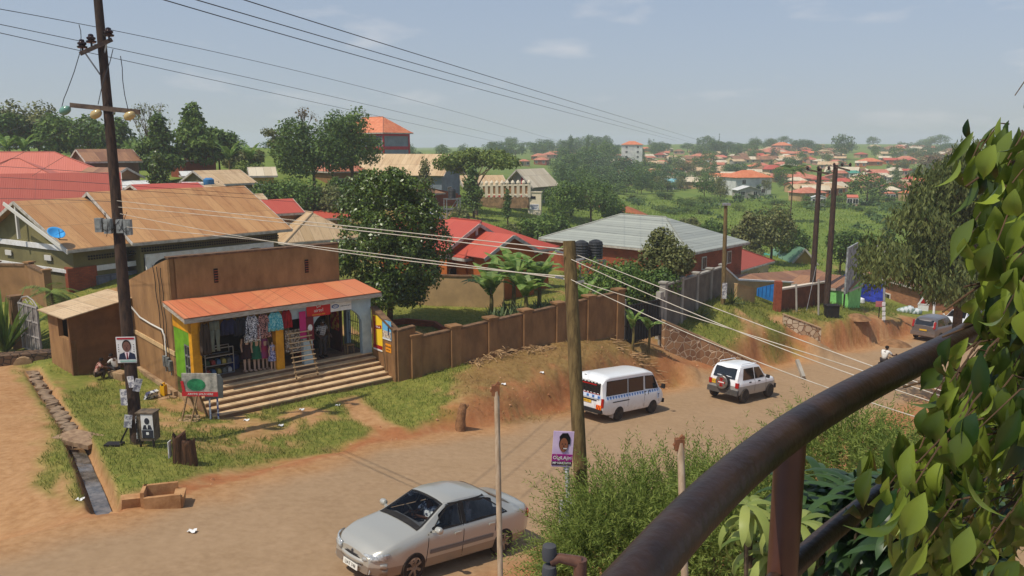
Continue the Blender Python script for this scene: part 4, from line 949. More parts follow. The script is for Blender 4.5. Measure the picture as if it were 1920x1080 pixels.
# dark rooms behind the openings
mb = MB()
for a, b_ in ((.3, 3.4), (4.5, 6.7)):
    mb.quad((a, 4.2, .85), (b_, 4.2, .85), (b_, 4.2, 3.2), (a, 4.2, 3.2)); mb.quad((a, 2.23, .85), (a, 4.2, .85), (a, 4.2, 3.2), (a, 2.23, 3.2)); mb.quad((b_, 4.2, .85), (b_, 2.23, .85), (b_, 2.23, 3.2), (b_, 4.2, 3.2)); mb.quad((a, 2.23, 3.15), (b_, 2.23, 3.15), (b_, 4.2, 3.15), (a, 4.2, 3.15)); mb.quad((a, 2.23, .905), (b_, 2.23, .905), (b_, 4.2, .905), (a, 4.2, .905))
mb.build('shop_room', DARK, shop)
# veranda
mb = MB(); mb.box((3.75, 1.0, .2), (7.5, 2.0, 1.4)); mb.build('veranda_floor', mat('trodden_floor', S(128, 98, 72), S(100, 76, 58), sc=2, detail=7), shop)
n_st = 5
sts = MB()
for k in range(n_st):
    h1 = .9-.155*(k+1); y = -.3*(k+1)
    sts.box((3.75, y+.15, (h1-1)/2), (7.5, .3, h1+1))
sts_o = sts.build('steps', mat('stair_riser', S(140, 106, 74), S(110, 82, 58), sc=2, detail=8), shop)
tr2 = MB()
for k in range(n_st+1):
    h1 = .9-.155*k; tr2.box((3.75, -.3*k+.155, h1+.012), (7.5, .33, .05))
tr2.build('step_tread', mat('stair_tread', S(214, 186, 146), S(186, 156, 116), sc=2.5, detail=8), sts_o)
def vroof():
    mb = MB(); z0, z1 = 3.56, 3.86
    mb.quad((7.85, 2.0, z1), (-.35, 2.0, z1), (-.35, -.32, z0), (7.85, -.32, z0)); mb.quad((-.35, 2.0, z1-.03), (7.85, 2.0, z1-.03), (7.85, -.32, z0-.03), (-.35, -.32, z0-.03)); return mb
o = vroof().build('veranda_roof', ORROOF, shop)
mb = MB(); mb.box((3.75, -.3, 3.44), (8.2, .035, .17)); mb.prism([(-.32, 3.37), (2.0, 3.66), (2.0, 3.83), (-.32, 3.53)], lambda u, v: (-.335, u, v), lambda u, v: (-.30, u, v)); mb.prism([(-.32, 3.37), (2.0, 3.66), (2.0, 3.83), (-.32, 3.53)], lambda u, v: (7.80, u, v), lambda u, v: (7.835, u, v)); mb.build('fascia', FASC, o)
mb = MB(); mb.quad((0, 0, 3.33), (7.5, 0, 3.33), (7.5, 2, 3.36), (0, 2, 3.36)); mb.build('ceiling', mat('sooty_ceiling', S(96, 80, 64)), o)
# left flank: green panel with a window, yellow frame
mb = MB(); wall_holes(mb, 0, 0.1, 0, 0, 0, 0, []) if False else None
def ywall(mb, y0, y1, z0, z1, x, th, holes):
    ys = sorted({y0, y1}|{h[0] for h in holes}|{h[1] for h in holes}); zs = sorted({z0, z1}|{h[2] for h in holes}|{h[3] for h in holes})
    for a, b_ in zip(ys, ys[1:]):
        for c_, d_ in zip(zs, zs[1:]):
            if not any(h[0] <= a and b_ <= h[1] and h[2] <= c_ and d_ <= h[3] for h in holes): mb.box((x+th/2, (a+b_)/2, (c_+d_)/2), (th, b_-a, d_-c_))
ywall(mb, .36, 2.0, .25, 2.86, 0, .16, [(.36, .95, 1.05, 2.35)]); mb.build('flank_panel', GREEN, shop)
mb = MB(); mb.box((.08, 1.0, -.2), (.2, 2.0, .9)); mb.build('flank_plinth', CONC, shop)
mb = MB(); mb.box((.1, 1.0, 3.1), (.24, 2.02, .46)); mb.build('flank_beam', YEL, shop)
for x in (.14, 3.36):
    mb = MB(); mb.box((x, .18, 2.1), (.32, .32, 2.4)); mb.build('pillar', YEL, shop)
mb = MB(); mb.box((1.75, .18, 3.12), (2.9, .3, .42)); mb.build('front_beam', mat('beam_yellow', S(150, 110, 40)), shop)
wfr = MB()
for y in (.4, .66, .92): wfr.box((.02, y, 1.7), (.05, .04, 1.26))
for z in (1.08, 1.5, 1.92, 2.32): wfr.box((.02, .66, z), (.05, .56, .04))
wfr.build('window_grille', mat('grey_window_iron', S(120, 118, 116)), shop)
# right bay: pale blue arch, screen pillar, arched flank with iron grille
def arch_wall(mb, u0, u1, z0, z1, a0, a1, zs, fr, fr2):
    """wall u0..u1 with an arched opening a0..a1, springing at zs, top near z1"""
    n = 14; c_ = (a0+a1)/2; r_ = (a1-a0)/2; rise = z1-.28-zs
    arc = [(c_-r_*math.cos(math.pi*k/n), zs+rise*math.sin(math.pi*k/n)**.8) for k in range(n+1)]
    out = [(u0, z0), (u0, z1), (u1, z1), (u1, z0), (a1, z0)]+[q for q in arc[::-1]]+[(a0, z0)]
    mb.prism([(u0, z0), (u0, zs), (a0, zs), (a0, z0)], fr, fr2); mb.prism([(a1, z0), (a1, zs), (u1, zs), (u1, z0)], fr, fr2)
    pts = [(u0, zs)]+arc+[(u1, zs)]
    for (x0, y0_), (x1, y1_) in zip(pts, pts[1:]):
        if abs(x1-x0) > 1e-6: mb.prism([(x0, y0_), (x0, z1), (x1, z1), (x1, y1_)], fr, fr2)
mb = MB(); arch_wall(mb, 4.35, 7.5, .9, 3.33, 4.75, 7.05, 2.1, lambda u, v: (u, .02, v), lambda u, v: (u, .24, v)); mb.box((3.94, .13, 3.1), (.84, .22, .46)); mb.build('arch_front', LBLUE, shop)
mb = MB(); arch_wall(mb, .24, 2.0, .9, 3.33, .5, 1.75, 2.1, lambda u, v: (7.28, u, v), lambda u, v: (7.48, u, v)); mb.build('arch_flank', LBLUE, shop)
mb = MB()
for k in range(9): mb.tube([(7.38, .52+k*.15, .9), (7.38, .52+k*.15, 2.75-.02*abs(k-4)**2)], .012, 5)
for z in (.95, 1.5, 2.1): mb.tube([(7.38, .5, z), (7.38, 1.75, z)], .014, 5)
mb.build('iron_grille', IRON, shop)
mb = MB(); mb.box((6.62, 1.5, 2.0), (.08, 1.0, 2.2)); mb.build('shop_door', mat('maroon_door', S(84, 34, 26), S(60, 24, 20), sc=4), shop)
MR = Matrix(((1, 0, 0), (0, 0, -1), (0, 1, 0)))   # upright lettering facing -y (local)
def shopthing(name, label, cat, u, y, z, group=None): return thing(name, label, cat, sh(u, -y, LZ+z), SA, group)
# banners hung on the arch
t_ = shopthing('banner', 'red telecom banner with white lettering hung under the veranda eave', 'banner', 5.05, -.02, 3.12)
mb = MB(); mb.box((0, 0, 0), (1.05, .02, .52)); mb.build('cloth', mat('red_banner', S(196, 26, 24), rough=.5), t_)
mb = MB(); mb.tube([(-.05, -.014, .08), (-.1, -.014, .2), (.06, -.014, .21), (.08, -.014, .13), (-.02, -.014, .12)], .018, 5); mb.build('swirl_mark', WHITE, t_)
text('airtel', .2, WHITE, t_, (0, -.014, -.02), MR); text('RECHARGE HERE', .075, mat('gold_letter', S(240, 190, 40)), t_, (0, -.014, -.19), MR)
t_ = shopthing('banner', 'white telecom banner with a blue oval mark beside the red banner', 'banner', 6.07, -.02, 3.18)
mb = MB(); mb.box((0, 0, 0), (.96, .02, .46)); mb.build('cloth', WHITE, t_)
mb = MB(); mb.prism([(-.27+.17*math.cos(a), -.02+.085*math.sin(a)) for a in np.linspace(0, 6.28, 17)[:-1]], lambda u, v: (u, -.02, v), lambda u, v: (u, -.01, v)); ov = mb.build('oval_mark', mat('mark_blue', S(40, 90, 150)), t_)
mb = MB(); mb.prism([(-.27+.12*math.cos(a), -.02+.05*math.sin(a)) for a in np.linspace(0, 6.28, 17)[:-1]], lambda u, v: (u, -.024, v), lambda u, v: (u, -.02, v)); mb.build('oval_core', WHITE, ov)
text('MTN', .07, mat('mark_blue', S(40, 90, 150)), ov, (-.27, -.026, -.02), MR, sx=1.2)
text('MoMo', .1, mat('magenta_letter', S(170, 40, 110)), t_, (.22, -.014, .14), MR); text('mobile money agent', .055, INK, t_, (.2, -.014, -.04), MR)
t_ = shopthing('banner', 'pink and maroon vertical flag banner hanging at the blue pillar', 'banner', 4.42, -.06, 2.5)
mb = MB(); mb.box((-.1, 0, .1), (.28, .02, 1.1)); mb.build('pink_cloth', mat('pink_cloth', S(190, 40, 110)), t_)
mb = MB(); mb.box((.2, -.015, -.08), (.32, .02, .95)); mc = mb.build('maroon_cloth', mat('maroon_cloth', S(110, 30, 40)), t_)
mb = MB(); mb.prism([(.2+.1*math.cos(a), -.05+.14*math.sin(a)) for a in np.linspace(0, 6.28, 13)[:-1]], lambda u, v: (u, -.03, v), lambda u, v: (u, -.025, v)); mb.build('pale_mark', WHITE, mc)
# clothes hung under the eave
def garment(label, u, z, wd, h, m, name='hanging_dress', cat='dress', flare=1.25, y=-.12, neck=True, legs=False):
    t_ = shopthing(name, label, cat, u, y, z); mb = MB(); n = 9; rows = []
    for j in range(8):
        v = j/7; ww = wd*.5*(.55+.45*min(1, v*4))*(1+(flare-1)*v); rows.append([(ww*(2*i/n-1), .05*math.sin(i*2.4+j*.4)*(.3+v), -h*v-(.06*math.sin(math.pi*i/n) if (v == 0 and neck) else 0)) for i in range(n+1)])
    if legs:
        for sg in (-1, 1):
            rr2 = [[(sg*wd*.26+wd*.22*(2*i/4-1)*(1-.3*j/7), .03*math.sin(i+j), -h*.25-h*.75*j/7) for i in range(5)] for j in range(8)]; mb.grid(rr2)
        rows = [[(wd*.48*(2*i/n-1), .02*math.sin(i*2), -h*.3*j/3) for i in range(n+1)] for j in range(4)]
    mb.grid(rows); o = mb.build('cloth', m, t_, smooth=True); thick(o, .02)
    hk = MB(); hk.tube([(0, 0, 0), (0, 0, .09), (.03, 0, .11)], .008, 4); hk.tube([(-wd*.26, 0, -.03), (0, 0, .02), (wd*.26, 0, -.03)], .008, 4); hk.build('hanger', IRON, t_); return t_
def speck(name, a, b_, sc): return mat(name, a, b_, sc=sc, rough=.9, lo=.46, hi=.54, detail=2)
garment('grey green trousers hanging at the left end of the veranda', .78, 3.28, .38, 1.15, mat('grey_green_cloth', S(116, 120, 104), S(96, 100, 86)), 'hanging_trousers', 'trousers', 1.0, legs=True)
garment('dark brown coat hanging beside the yellow corner pillar', .42, 3.26, .36, 1.2, mat('brown_cloth', S(72, 58, 46)), 'hanging_coat', 'coat', 1.05)
garment('navy blouse hanging left of the speckled dress', 1.3, 3.3, .55, .62, mat('navy_cloth', S(40, 42, 72), S(30, 30, 52)), 'hanging_blouse', 'blouse', 1.1)
garment('black blouse hanging left of the speckled dress', 1.78, 3.3, .5, .72, mat('black_cloth', S(34, 34, 42)), 'hanging_blouse', 'blouse', 1.1)
garment('white and navy speckled dress hanging under the eave', 2.2, 3.32, .5, 1.05, speck('speckled_white', S(226, 226, 230), S(40, 42, 60), 28))
garment('dark pink flowered dress hanging under the eave', 2.66, 3.32, .44, .98, speck('flowered_dark', S(50, 34, 40), S(200, 150, 140), 24))
garment('turquoise patterned dress hanging under the eave', 3.14, 3.34, .52, .78, speck('turquoise_pattern', S(60, 160, 176), S(150, 205, 205), 16))
garment('plain red blouse hanging right of the turquoise dress', 3.62, 3.34, .4, .74, mat('red_cloth', S(170, 30, 36), S(130, 20, 30)), 'hanging_blouse', 'blouse', 1.05)
# mannequins at the top of the steps
def mannequin(label, u, y, m, h=1.5, sk=None, top=None, kid=False):
    t_ = shopthing('mannequin', label, 'mannequin', u, y, .912); s_ = h/1.6; body = MB()
    fl = mat('mannequin_shell', S(206, 168, 140), rough=.4)
    for sg in (-1, 1): body.tube([(sg*.09*s_, .0, .02), (sg*.09*s_, .0, .08*s_), (sg*.085*s_, 0, .45*s_), (sg*.08*s_, 0, .85*s_)], [.05*s_, .042*s_, .055*s_, .08*s_], 8); body.box((sg*.1*s_, -.06*s_, .03*s_), (.09*s_, .22*s_, .06*s_))
    body.lathe([(.12*s_, .8*s_), (.15*s_, .9*s_), (.11*s_, 1.05*s_), (.14*s_, 1.25*s_), (.1*s_, 1.36*s_), (.045*s_, 1.4*s_), (.045*s_, 1.5*s_)], n=12)
    for sg in (-1, 1): body.tube([(sg*.14*s_, 0, 1.3*s_), (sg*.2*s_, 0, 1.05*s_), (sg*.2*s_, -.08*s_, .8*s_)], [.045*s_, .035*s_, .028*s_], 6)
    body.build('body', fl, t_, smooth=True)
    d = MB(); n = 14; prof = [(1.38, .12), (1.28, .17), (1.08, .135), (.95, .19), (.75, .22), (.52, .26)]
    d.grid([[(r*s_*(1+.06*math.sin(5*a))*math.cos(a), .8*r*s_*(1+.06*math.sin(5*a))*math.sin(a), z*s_) for a in np.linspace(0, 2*math.pi, n+1)] for z, r in prof]); d.build('dress', m, t_, smooth=True)
    b_ = MB(); b_.box((0, 0, .005), (.36*s_, .36*s_, .02)); b_.build('stand', WOOD, t_); return t_
mannequin('mannequin in a striped top and long black skirt by the shop door', 2.28, .75, mat('black_skirt', S(34, 28, 30), S(70, 36, 32), sc=9), 1.62)
mannequin('mannequin in a green dress beside the black skirted one', 2.62, .62, mat('green_cloth', S(40, 112, 78), S(30, 86, 60)), 1.5)
mannequin('mannequin in a red top and blue skirt', 2.95, .58, mat('red_blue_cloth', S(190, 44, 44), S(44, 80, 150), sc=.8), 1.45)
mannequin('small mannequin in a blue checked dress nearest the steps', 3.12, .22, speck('blue_check_cloth', S(50, 50, 110), S(190, 190, 214), 22), 1.2)
# display case, boxes inside
t_ = shopthing('display_case', 'glass display case stacked with goods on the veranda', 'display case', 1.3, 1.2, .9)
mb = MB()
for x in (-.55, .55):
    for y in (-.22, .22): mb.beam((x, y, 0), (x, y, 1.05), .03, .03, (1, 0, 0))
for z in (.02, .4, .75, 1.05):
    for y in (-.22, .22): mb.beam((-.55, y, z), (.55, y, z), .03, .03)
mb.build('frame', mat('aluminium', S(150, 150, 150), rough=.4, metal=.7), t_)
for z in (.4, .75):
    q = MB(); q.box((0, 0, z-.02), (1.08, .42, .015)); q.build('shelf', WOOD, t_)
cols = [S(160, 60, 50), S(90, 120, 150), S(190, 170, 90), S(120, 120, 110), S(200, 190, 180), S(70, 90, 60)]
for k in range(10):
    mb = MB(); x = -.42+.21*(k % 5); z = .1 if k < 5 else .47; mb.box((0, 0, 0), (.15, .28, .14)); mb.box((0, 0, .08), (.11, .22, .05)); o = mb.build('goods_parcel', mat('parcel%d' % (k % 6), cols[k % 6])); 
    o.location = sh(1.3+x, -1.2, LZ+.9+z); o.rotation_euler = (0, 0, SA); tag(o, 'small goods parcel on a shelf of the glass display case', 'parcel', 'parcels in the display case')
t_ = shopthing('water_drum', 'dark blue plastic drum beside the display case', 'drum', 2.0, 1.5, .9); mb = MB(); mb.lathe([(.2, 0), (.26, .05), (.27, .2), (.25, .22), (.27, .25), (.27, .5), (.24, .56), (.1, .57)], n=16); auto_smooth(mb.build('body', mat('blue_plastic', S(30, 50, 110), rough=.4), t_), 40)
mb = MB(); mb.lathe([(.09, .56), (.09, .6)], n=12); mb.build('lid', BLK, t_)
# ladder rack
t_ = shopthing('ladder_rack', 'pale wooden ladder rack leaning at the top of the steps', 'rack', 4.1, .0, .925)
mb = MB()
for x in (-.46, .46): mb.beam((x, -.72, -.34), (x*.86, -.04, 1.6), .05, .04)
mb.build('rail', WOOD, t_)
mb = MB()
for k in range(10): mb.beam((-.52, -.7+.064*k, -.2+.18*k), (.52, -.7+.064*k, -.2+.18*k), .035, .035)
mb.build('rung', mat('pale_rung', S(200, 170, 130)), t_)
mb = MB(); mb.box((.02, .62, .95), (.7, .06, .9)); o = mb.build('goods_board', speck('goods_mix', S(130, 110, 90), S(220, 215, 205), 14)); o.location = sh(4.2, -.05, LZ+.9); o.rotation_euler = (0, 0, SA); tag(o, 'board of pale packaged goods standing behind the ladder rack', 'goods board')
t_ = shopthing('counter_crate', 'red soda crate on the veranda left of the standing man', 'crate', 5.0, 1.3, .9); mb = MB(); mb.box((0, 0, .35), (.6, .5, .7)); 
for z in (.1, .3, .5): mb.box((0, 0, z), (.63, .53, .04))
mb.build('body', mat('red_plastic', S(150, 26, 26), rough=.4), t_)
mb = MB(); mb.box((0, 0, .78), (.64, .54, .1)); mb.build('white_top', WHITE, t_)
t_ = shopthing('wooden_stool', 'small wooden stool by the arch at the right of the veranda', 'stool', 6.7, .55, .9); mb = MB(); mb.box((0, 0, .4), (.36, .3, .05)); mb.build('seat', WOOD, t_)
for x in (-.14, .14):
    for y in (-.11, .11): mb = MB(); mb.beam((x*1.1, y*1.1, 0), (x, y, .38), .04, .04, (1, 0, 0)); mb.build('leg', WOOD, t_)
for (u, lab, m1) in ((6.45, 'red and gold drinks poster on the maroon door of the shop', speck('poster_red', S(170, 40, 40), S(200, 150, 60), 5)),): 
    mb = MB(); mb.box((0, 0, 0), (.02, .7, 1.0)); mb.box((-.012, 0, -.3), (.006, .6, .2)); o = mb.build('drinks_poster', m1); o.location = sh(6.565, -1.5, LZ+2.3); o.rotation_euler = (0, 0, SA); tag(o, lab, 'poster')
# sandwich sign board with stripes at the foot of the steps
sb = thing('sign_stand', 'battered painted sign stand with a red lettered band by the foot of the steps', 'sign', onground(P(378, 770, 28.2)), SA-.75)
mb = MB(); mb.box((0, 0, 1.35), (1.25, .05, .75)); bd_ = mb.build('board', mat('grey_white_board', S(190, 184, 170), S(120, 120, 112), sc=3, detail=8), sb)
mb = MB(); mb.box((0, -.035, .98), (1.28, .02, .16)); mb.box((-.58, -.034, 1.2), (.1, .02, .5), Matrix.Rotation(-.15, 3, 'Y')); rb = mb.build('red_band', mat('sign_red', S(186, 40, 44)), bd_)
text('AIRTIME SOLD HERE', .1, WHITE, rb, (0.02, -.05, .98), MR)
mb = MB(); mb.prism([(-.12+.33*math.cos(a), 1.32+.22*math.sin(a)) for a in np.linspace(0, 6.28, 17)[:-1]], lambda u, v: (u, -.04, v), lambda u, v: (u, -.027, v)); mb.build('green_mark', mat('sign_green', S(50, 140, 90), S(30, 100, 66), sc=5), bd_)
for x in (-.45, -.1):
    mb = MB(); mb.beam((x, .05, 1.1), (x-.15, -.35, 0), .05, .05); mb.build('leg', WOOD, sb); mb = MB(); mb.beam((x, .05, 1.1), (x+.1, .45, 0), .05, .05); mb.build('leg', WOOD, sb)
mb = MB(); mb.box((-.4, -.2, .05), (.7, .35, .08)); mb.box((-.4, .1, .1), (.5, .1, .12)); mb.build('foot_block', CONC, sb)
t_ = thing('headless_board', 'grey rounded board draped with blue and white cloth beside the sign stand', 'board', onground(P(404, 782, 28.6)), SA-.35)
mb = MB(); mb.prism([(-.3, .75), (-.34, 1.4), (-.22, 1.62), (.24, 1.62), (.34, 1.4), (.3, .75)], lambda u, v: (u, -.03, v), lambda u, v: (u, .03, v)); mb.build('panel', mat('slate_board', S(120, 126, 124), S(96, 100, 98)), t_)
for x in (-.16, .1): mb = MB(); mb.beam((x, 0, 0), (x, 0, .78), .1, .06, (1, 0, 0)); mb.build('leg', speck('blue_white_cloth', S(60, 80, 150), S(220, 224, 232), 10), t_)
# yellow jerrycan and litter by the side wall
def jerry(p, label, rz=0):
    t_ = thing('jerrycan', label, 'jerrycan', p, rz); mb = MB(); mb.box((0, 0, .2), (.26, .17, .4), taper=.94); mb.beam((-.02, 0, .47), (.1, 0, .47), .04, .035); mb.beam((-.02, 0, .4), (-.02, 0, .48), .04, .03, (1, 0, 0)); mb.beam((.1, 0, .4), (.1, 0, .48), .04, .03, (1, 0, 0))
    b_ = mb.build('body', mat('yellow_plastic', S(226, 170, 20), rough=.45), t_); md = b_.modifiers.new('b', 'BEVEL'); md.width = .02; md.segments = 2
    mb = MB(); mb.lathe([(.035, .4), (.035, .46)], (-.09, 0, 0), n=10); mb.build('cap', BLK, t_)
pj = sh(-.45, -2.3, 0); pj.z = LZ+.12; jerry(pj, 'yellow jerrycan on a concrete step by the side wall of the shop', SA+.8)
mb = MB(); mb.box((0, 0, -.15), (.75, .95, .52)); mb.box((0, -.3, .0), (.5, .3, .26)); o = mb.build('concrete_step', CONC); o.location = sh(-.5, -2.3, LZ-.02); o.rotation_euler = (0, 0, SA); tag(o, 'low concrete step under the yellow jerrycan', 'step')
mb = MB(); mb.box((0, 0, .18), (.5, .12, .36), Matrix.Rotation(.5, 3, 'X')); mb.box((.1, .1, .1), (.4, .3, .04)); o = mb.build('paper_sack', speck('printed_sack', S(220, 220, 216), S(80, 80, 110), 8)); o.location = sh(-.95, -2.2, LZ+.06); o.rotation_euler = (0, 0, SA+.4); tag(o, 'crumpled printed sack leaning by the yellow jerrycan', 'sack')
# electricity meters on the side wall
def sidewall(y, z, off=.03): return sh(-off, -y, LZ+z)
for k, (y, z, hh) in enumerate(((2.75, 1.28, .36), (3.1, 1.25, .42), (2.48, 1.2, .38))):
    mb = MB(); mb.box((0, 0, 0), (.12, .24, hh)); mb.box((-.065, 0, .05), (.01, .16, hh*.4)); mb.tube([(0, -.05, -hh/2), (0, -.05, -hh/2-.2)], .025, 5)
    o = mb.build('meter_box', mat('meter_grey', S(120, 124, 120), S(84, 80, 76), sc=6)); o.location = sidewall(y, z, .07); o.rotation_euler = (0, 0, SA); tag(o, ['grey electricity meter in the middle of the three on the shop side wall', 'tallest grey electricity meter, left of the three on the side wall', 'grey electricity meter nearest the green panel'][k], 'meter')
mb = MB(); mb.tube([sidewall(6.3, 3.0, .3), sidewall(6.0, 2.55, .06), sidewall(4.6, 2.5, .06), sidewall(3.2, 2.5, .06), sidewall(2.95, 2.3, .06), sidewall(2.9, 1.5, .06)], .035, 7); tag(mb.build('conduit', mat('white_conduit', S(200, 196, 186)), smooth=True), 'white bent cable conduit running along the shop side wall to the meters', 'conduit')
for k, y in enumerate((2.6, 2.85, 3.15)):
    mb = MB(); yy = y; pts = []
    for i in range(12): z = 5.0-(3.6*i/11); pts.append(sidewall(yy+.9*(1-i/11)*(.3+.2*k)+.06*math.sin(i*1.7+k), z, .05))
    mb.tube(pts, .016, 5); tag(mb.build('drop_cable', IRON, smooth=True), 'black cable drooping down the shop side wall, %s' % ['the one nearest the corner', 'the middle one', 'the one farthest from the corner'][k], 'cable')
# ---------------------------------------------------------------- people
SKIN = mat('dark_skin', S(84, 54, 38), rough=.55); HAIR = mat('black_hair', S(24, 20, 19), rough=.9)
def skinned(name, pts, edges, rad, m, parent, root=0, sub=1):
    me = bpy.data.meshes.new(name); me.from_pydata([tuple(p) for p in pts], edges, []); o = bpy.data.objects.new(name, me); COL.objects.link(o)
    sk = o.modifiers.new('s', 'SKIN'); ls = me.skin_vertices[0].data if me.skin_vertices else None
    if ls is None:
        bm = bmesh.new(); bm.from_mesh(me); bm.verts.layers.skin.verify(); bm.to_mesh(me); bm.free(); ls = me.skin_vertices[0].data
    for i, r in enumerate(rad): ls[i].radius = (r if isinstance(r, tuple) else (r, r)); ls[i].use_root = (i == root)
    ss = o.modifiers.new('u', 'SUBSURF'); ss.levels = sub; ss.render_levels = sub
    dg = bpy.context.evaluated_depsgraph_get(); dg.update(); m2 = bpy.data.meshes.new_from_object(o.evaluated_get(dg)); bpy.data.objects.remove(o)
    m2.materials.clear(); m2.materials.append(m); m2.polygons.foreach_set('use_smooth', [True]*len(m2.polygons)); m2.polygons.foreach_set('material_index', [0]*len(m2.polygons)); return link(name, m2, parent)
def person(label, loc, rz, J, h=1.7, top=None, bottom=None, hair=True, skirt=None, group=None, shoes=None):
    """J: joints in units of standing height, x right, y forward (face towards +y), z up"""
    t_ = thing('person', label, 'person', loc, rz, group); s_ = h
    V = lambda k: Vector(J[k])*s_
    names = ['pelvis', 'waist', 'chest', 'neck', 'head', 'crown']; pts = [V(n) for n in names]; rad = [(.085*s_, .065*s_), (.075*s_, .058*s_), (.095*s_, .062*s_), .034*s_, (.052*s_, .06*s_), (.040*s_, .048*s_)]
    edges = [(0, 1), (1, 2), (2, 3), (3, 4), (4, 5)]
    def add(p, r, frm): pts.append(p); rad.append(r*s_ if not isinstance(r, tuple) else (r[0]*s_, r[1]*s_)); edges.append((frm, len(pts)-1)); return len(pts)-1
    arms = {}; legs = {}
    for sd in ('l', 'r'):
        a = add(V('sh'+sd), .036, 2); e = add(V('el'+sd), .026, a); w_ = add(V('wr'+sd), .018, e)
        d = (V('wr'+sd)-V('el'+sd)).normalized(); pm = add(V('wr'+sd)+d*.045*s_, (.022, .014), w_); sid = d.cross(Vector((0, 1, .3))).normalized()
        for k in range(4): 
            f1 = add(V('wr'+sd)+d*(.075+.004*(1.5-abs(k-1.5)))*s_+sid*(k-1.5)*.011*s_, .0055, pm); add(pts[f1]+(d*.03+Vector((0, .006, -.004)))*s_*(1-.12*abs(k-1.2)), .0045, f1)
        th = add(V('wr'+sd)+d*.035*s_-sid*.028*s_, .007, w_); add(pts[th]+d*.026*s_-sid*.008*s_, .0055, th)
        hp = add(V('hp'+sd), .06, 0); kn = add(V('kn'+sd), .038, hp); an = add(V('an'+sd), .024, kn); ft = add(V('an'+sd)+Vector(J.get('toe'+sd, (0, .1, -.025)))*s_, .02, an); arms[sd] = (a, e, w_); legs[sd] = (hp, kn, an)
    body = skinned('body', pts, edges, rad, SKIN, t_)
    # face: eyes, nose, mouth, ears
    hd = V('head'); fw = (Vector(J.get('face', (0, 1, 0)))).normalized(); sx_ = fw.cross(Vector((0, 0, 1))).normalized(); f = MB()
    for sg in (-1, 1):
        c_ = hd+fw*.052*s_+sx_*sg*.02*s_+Vector((0, 0, .012))*s_; f.lathe([(.001, -.004*s_), (.008*s_, 0), (.001, .004*s_)], c_, 'y', 8)
    f.build('eye', WHITE, t_)
    f = MB(); f.tube([hd+fw*.052*s_+Vector((0, 0, .008))*s_, hd+fw*.066*s_+Vector((0, 0, -.012))*s_, hd+fw*.052*s_+Vector((0, 0, -.016))*s_], [.004*s_, .009*s_, .006*s_], 6); f.beam(hd+fw*.054*s_-sx_*.016*s_+Vector((0, 0, -.032))*s_, hd+fw*.054*s_+sx_*.016*s_+Vector((0, 0, -.032))*s_, .01*s_, .008*s_)
    for sg in (-1, 1): f.tube([hd+sx_*sg*.052*s_+Vector((0, 0, .012))*s_, hd+sx_*sg*.062*s_, hd+sx_*sg*.052*s_+Vector((0, 0, -.014))*s_], [.006*s_, .01*s_, .006*s_], 5)
    f.build('face', mat('lip_brown', S(70, 42, 32)), t_)
    if hair:
        q = MB(); cw = V('crown'); n = 12; c0 = (hd*.45+cw*.55)-fw*.012*s_
        q.lathe([(.058*s_, -.02*s_), (.062*s_, .0), (.056*s_, .03*s_), (.036*s_, .05*s_), (.01*s_, .057*s_)], c0, 'z', n); q.build('hair', HAIR, t_, smooth=True)
    if top is not None:
        tp = [V('pelvis')+Vector((0, 0, .01*s_)), V('waist'), V('chest'), V('neck')-Vector((0, 0, .03*s_))]; tr = [(.1*s_, .08*s_), (.09*s_, .072*s_), (.108*s_, .075*s_), .05*s_]; te = [(0, 1), (1, 2), (2, 3)]
        for sd in ('l', 'r'):
            tp += [V('sh'+sd), V('sh'+sd).lerp(V('el'+sd), .75)]; tr += [.047*s_, .04*s_]; k = len(tp); te += [(2, k-2), (k-2, k-1)]
        skinned('shirt', tp, te, tr, top, t_)
    if bottom is not None:
        tp = [V('pelvis')]; tr = [(.098*s_, .078*s_)]; te = []
        for sd in ('l', 'r'):
            tp += [V('hp'+sd), V('kn'+sd), V('kn'+sd).lerp(V('an'+sd), .9)]; tr += [.07*s_, .05*s_, .04*s_]; k = len(tp); te += [(0, k-3), (k-3, k-2), (k-2, k-1)]
        skinned('trousers', tp, te, tr, bottom, t_)
    if shoes is not None:
        q = MB()
        for sd in ('l', 'r'): a = V('an'+sd); b_ = a+Vector(J.get('toe'+sd, (0, .1, -.025)))*s_; q.tube([a-(b_-a)*.3-Vector((0, 0, .012*s_)), a.lerp(b_, .5)-Vector((0, 0, .008*s_)), b_+(b_-a)*.25], [.03*s_, .032*s_, .022*s_], 8)
        q.build('shoe', shoes, t_, smooth=True)
    return t_
STAND = dict(pelvis=(0, 0, .53), waist=(0, .01, .62), chest=(0, .01, .74), neck=(0, .015, .835), head=(0, .03, .905), crown=(0, .025, .955), shl=(-.115, 0, .80), shr=(.115, 0, .80), ell=(-.17, -.01, .64), elr=(.17, -.01, .64), wrl=(-.19, .06, .51), wrr=(.18, .07, .52), hpl=(-.055, 0, .5), hpr=(.055, 0, .5), knl=(-.062, .02, .28), knr=(.062, .01, .28), anl=(-.066, -.01, .045), anr=(.07, -.01, .045))
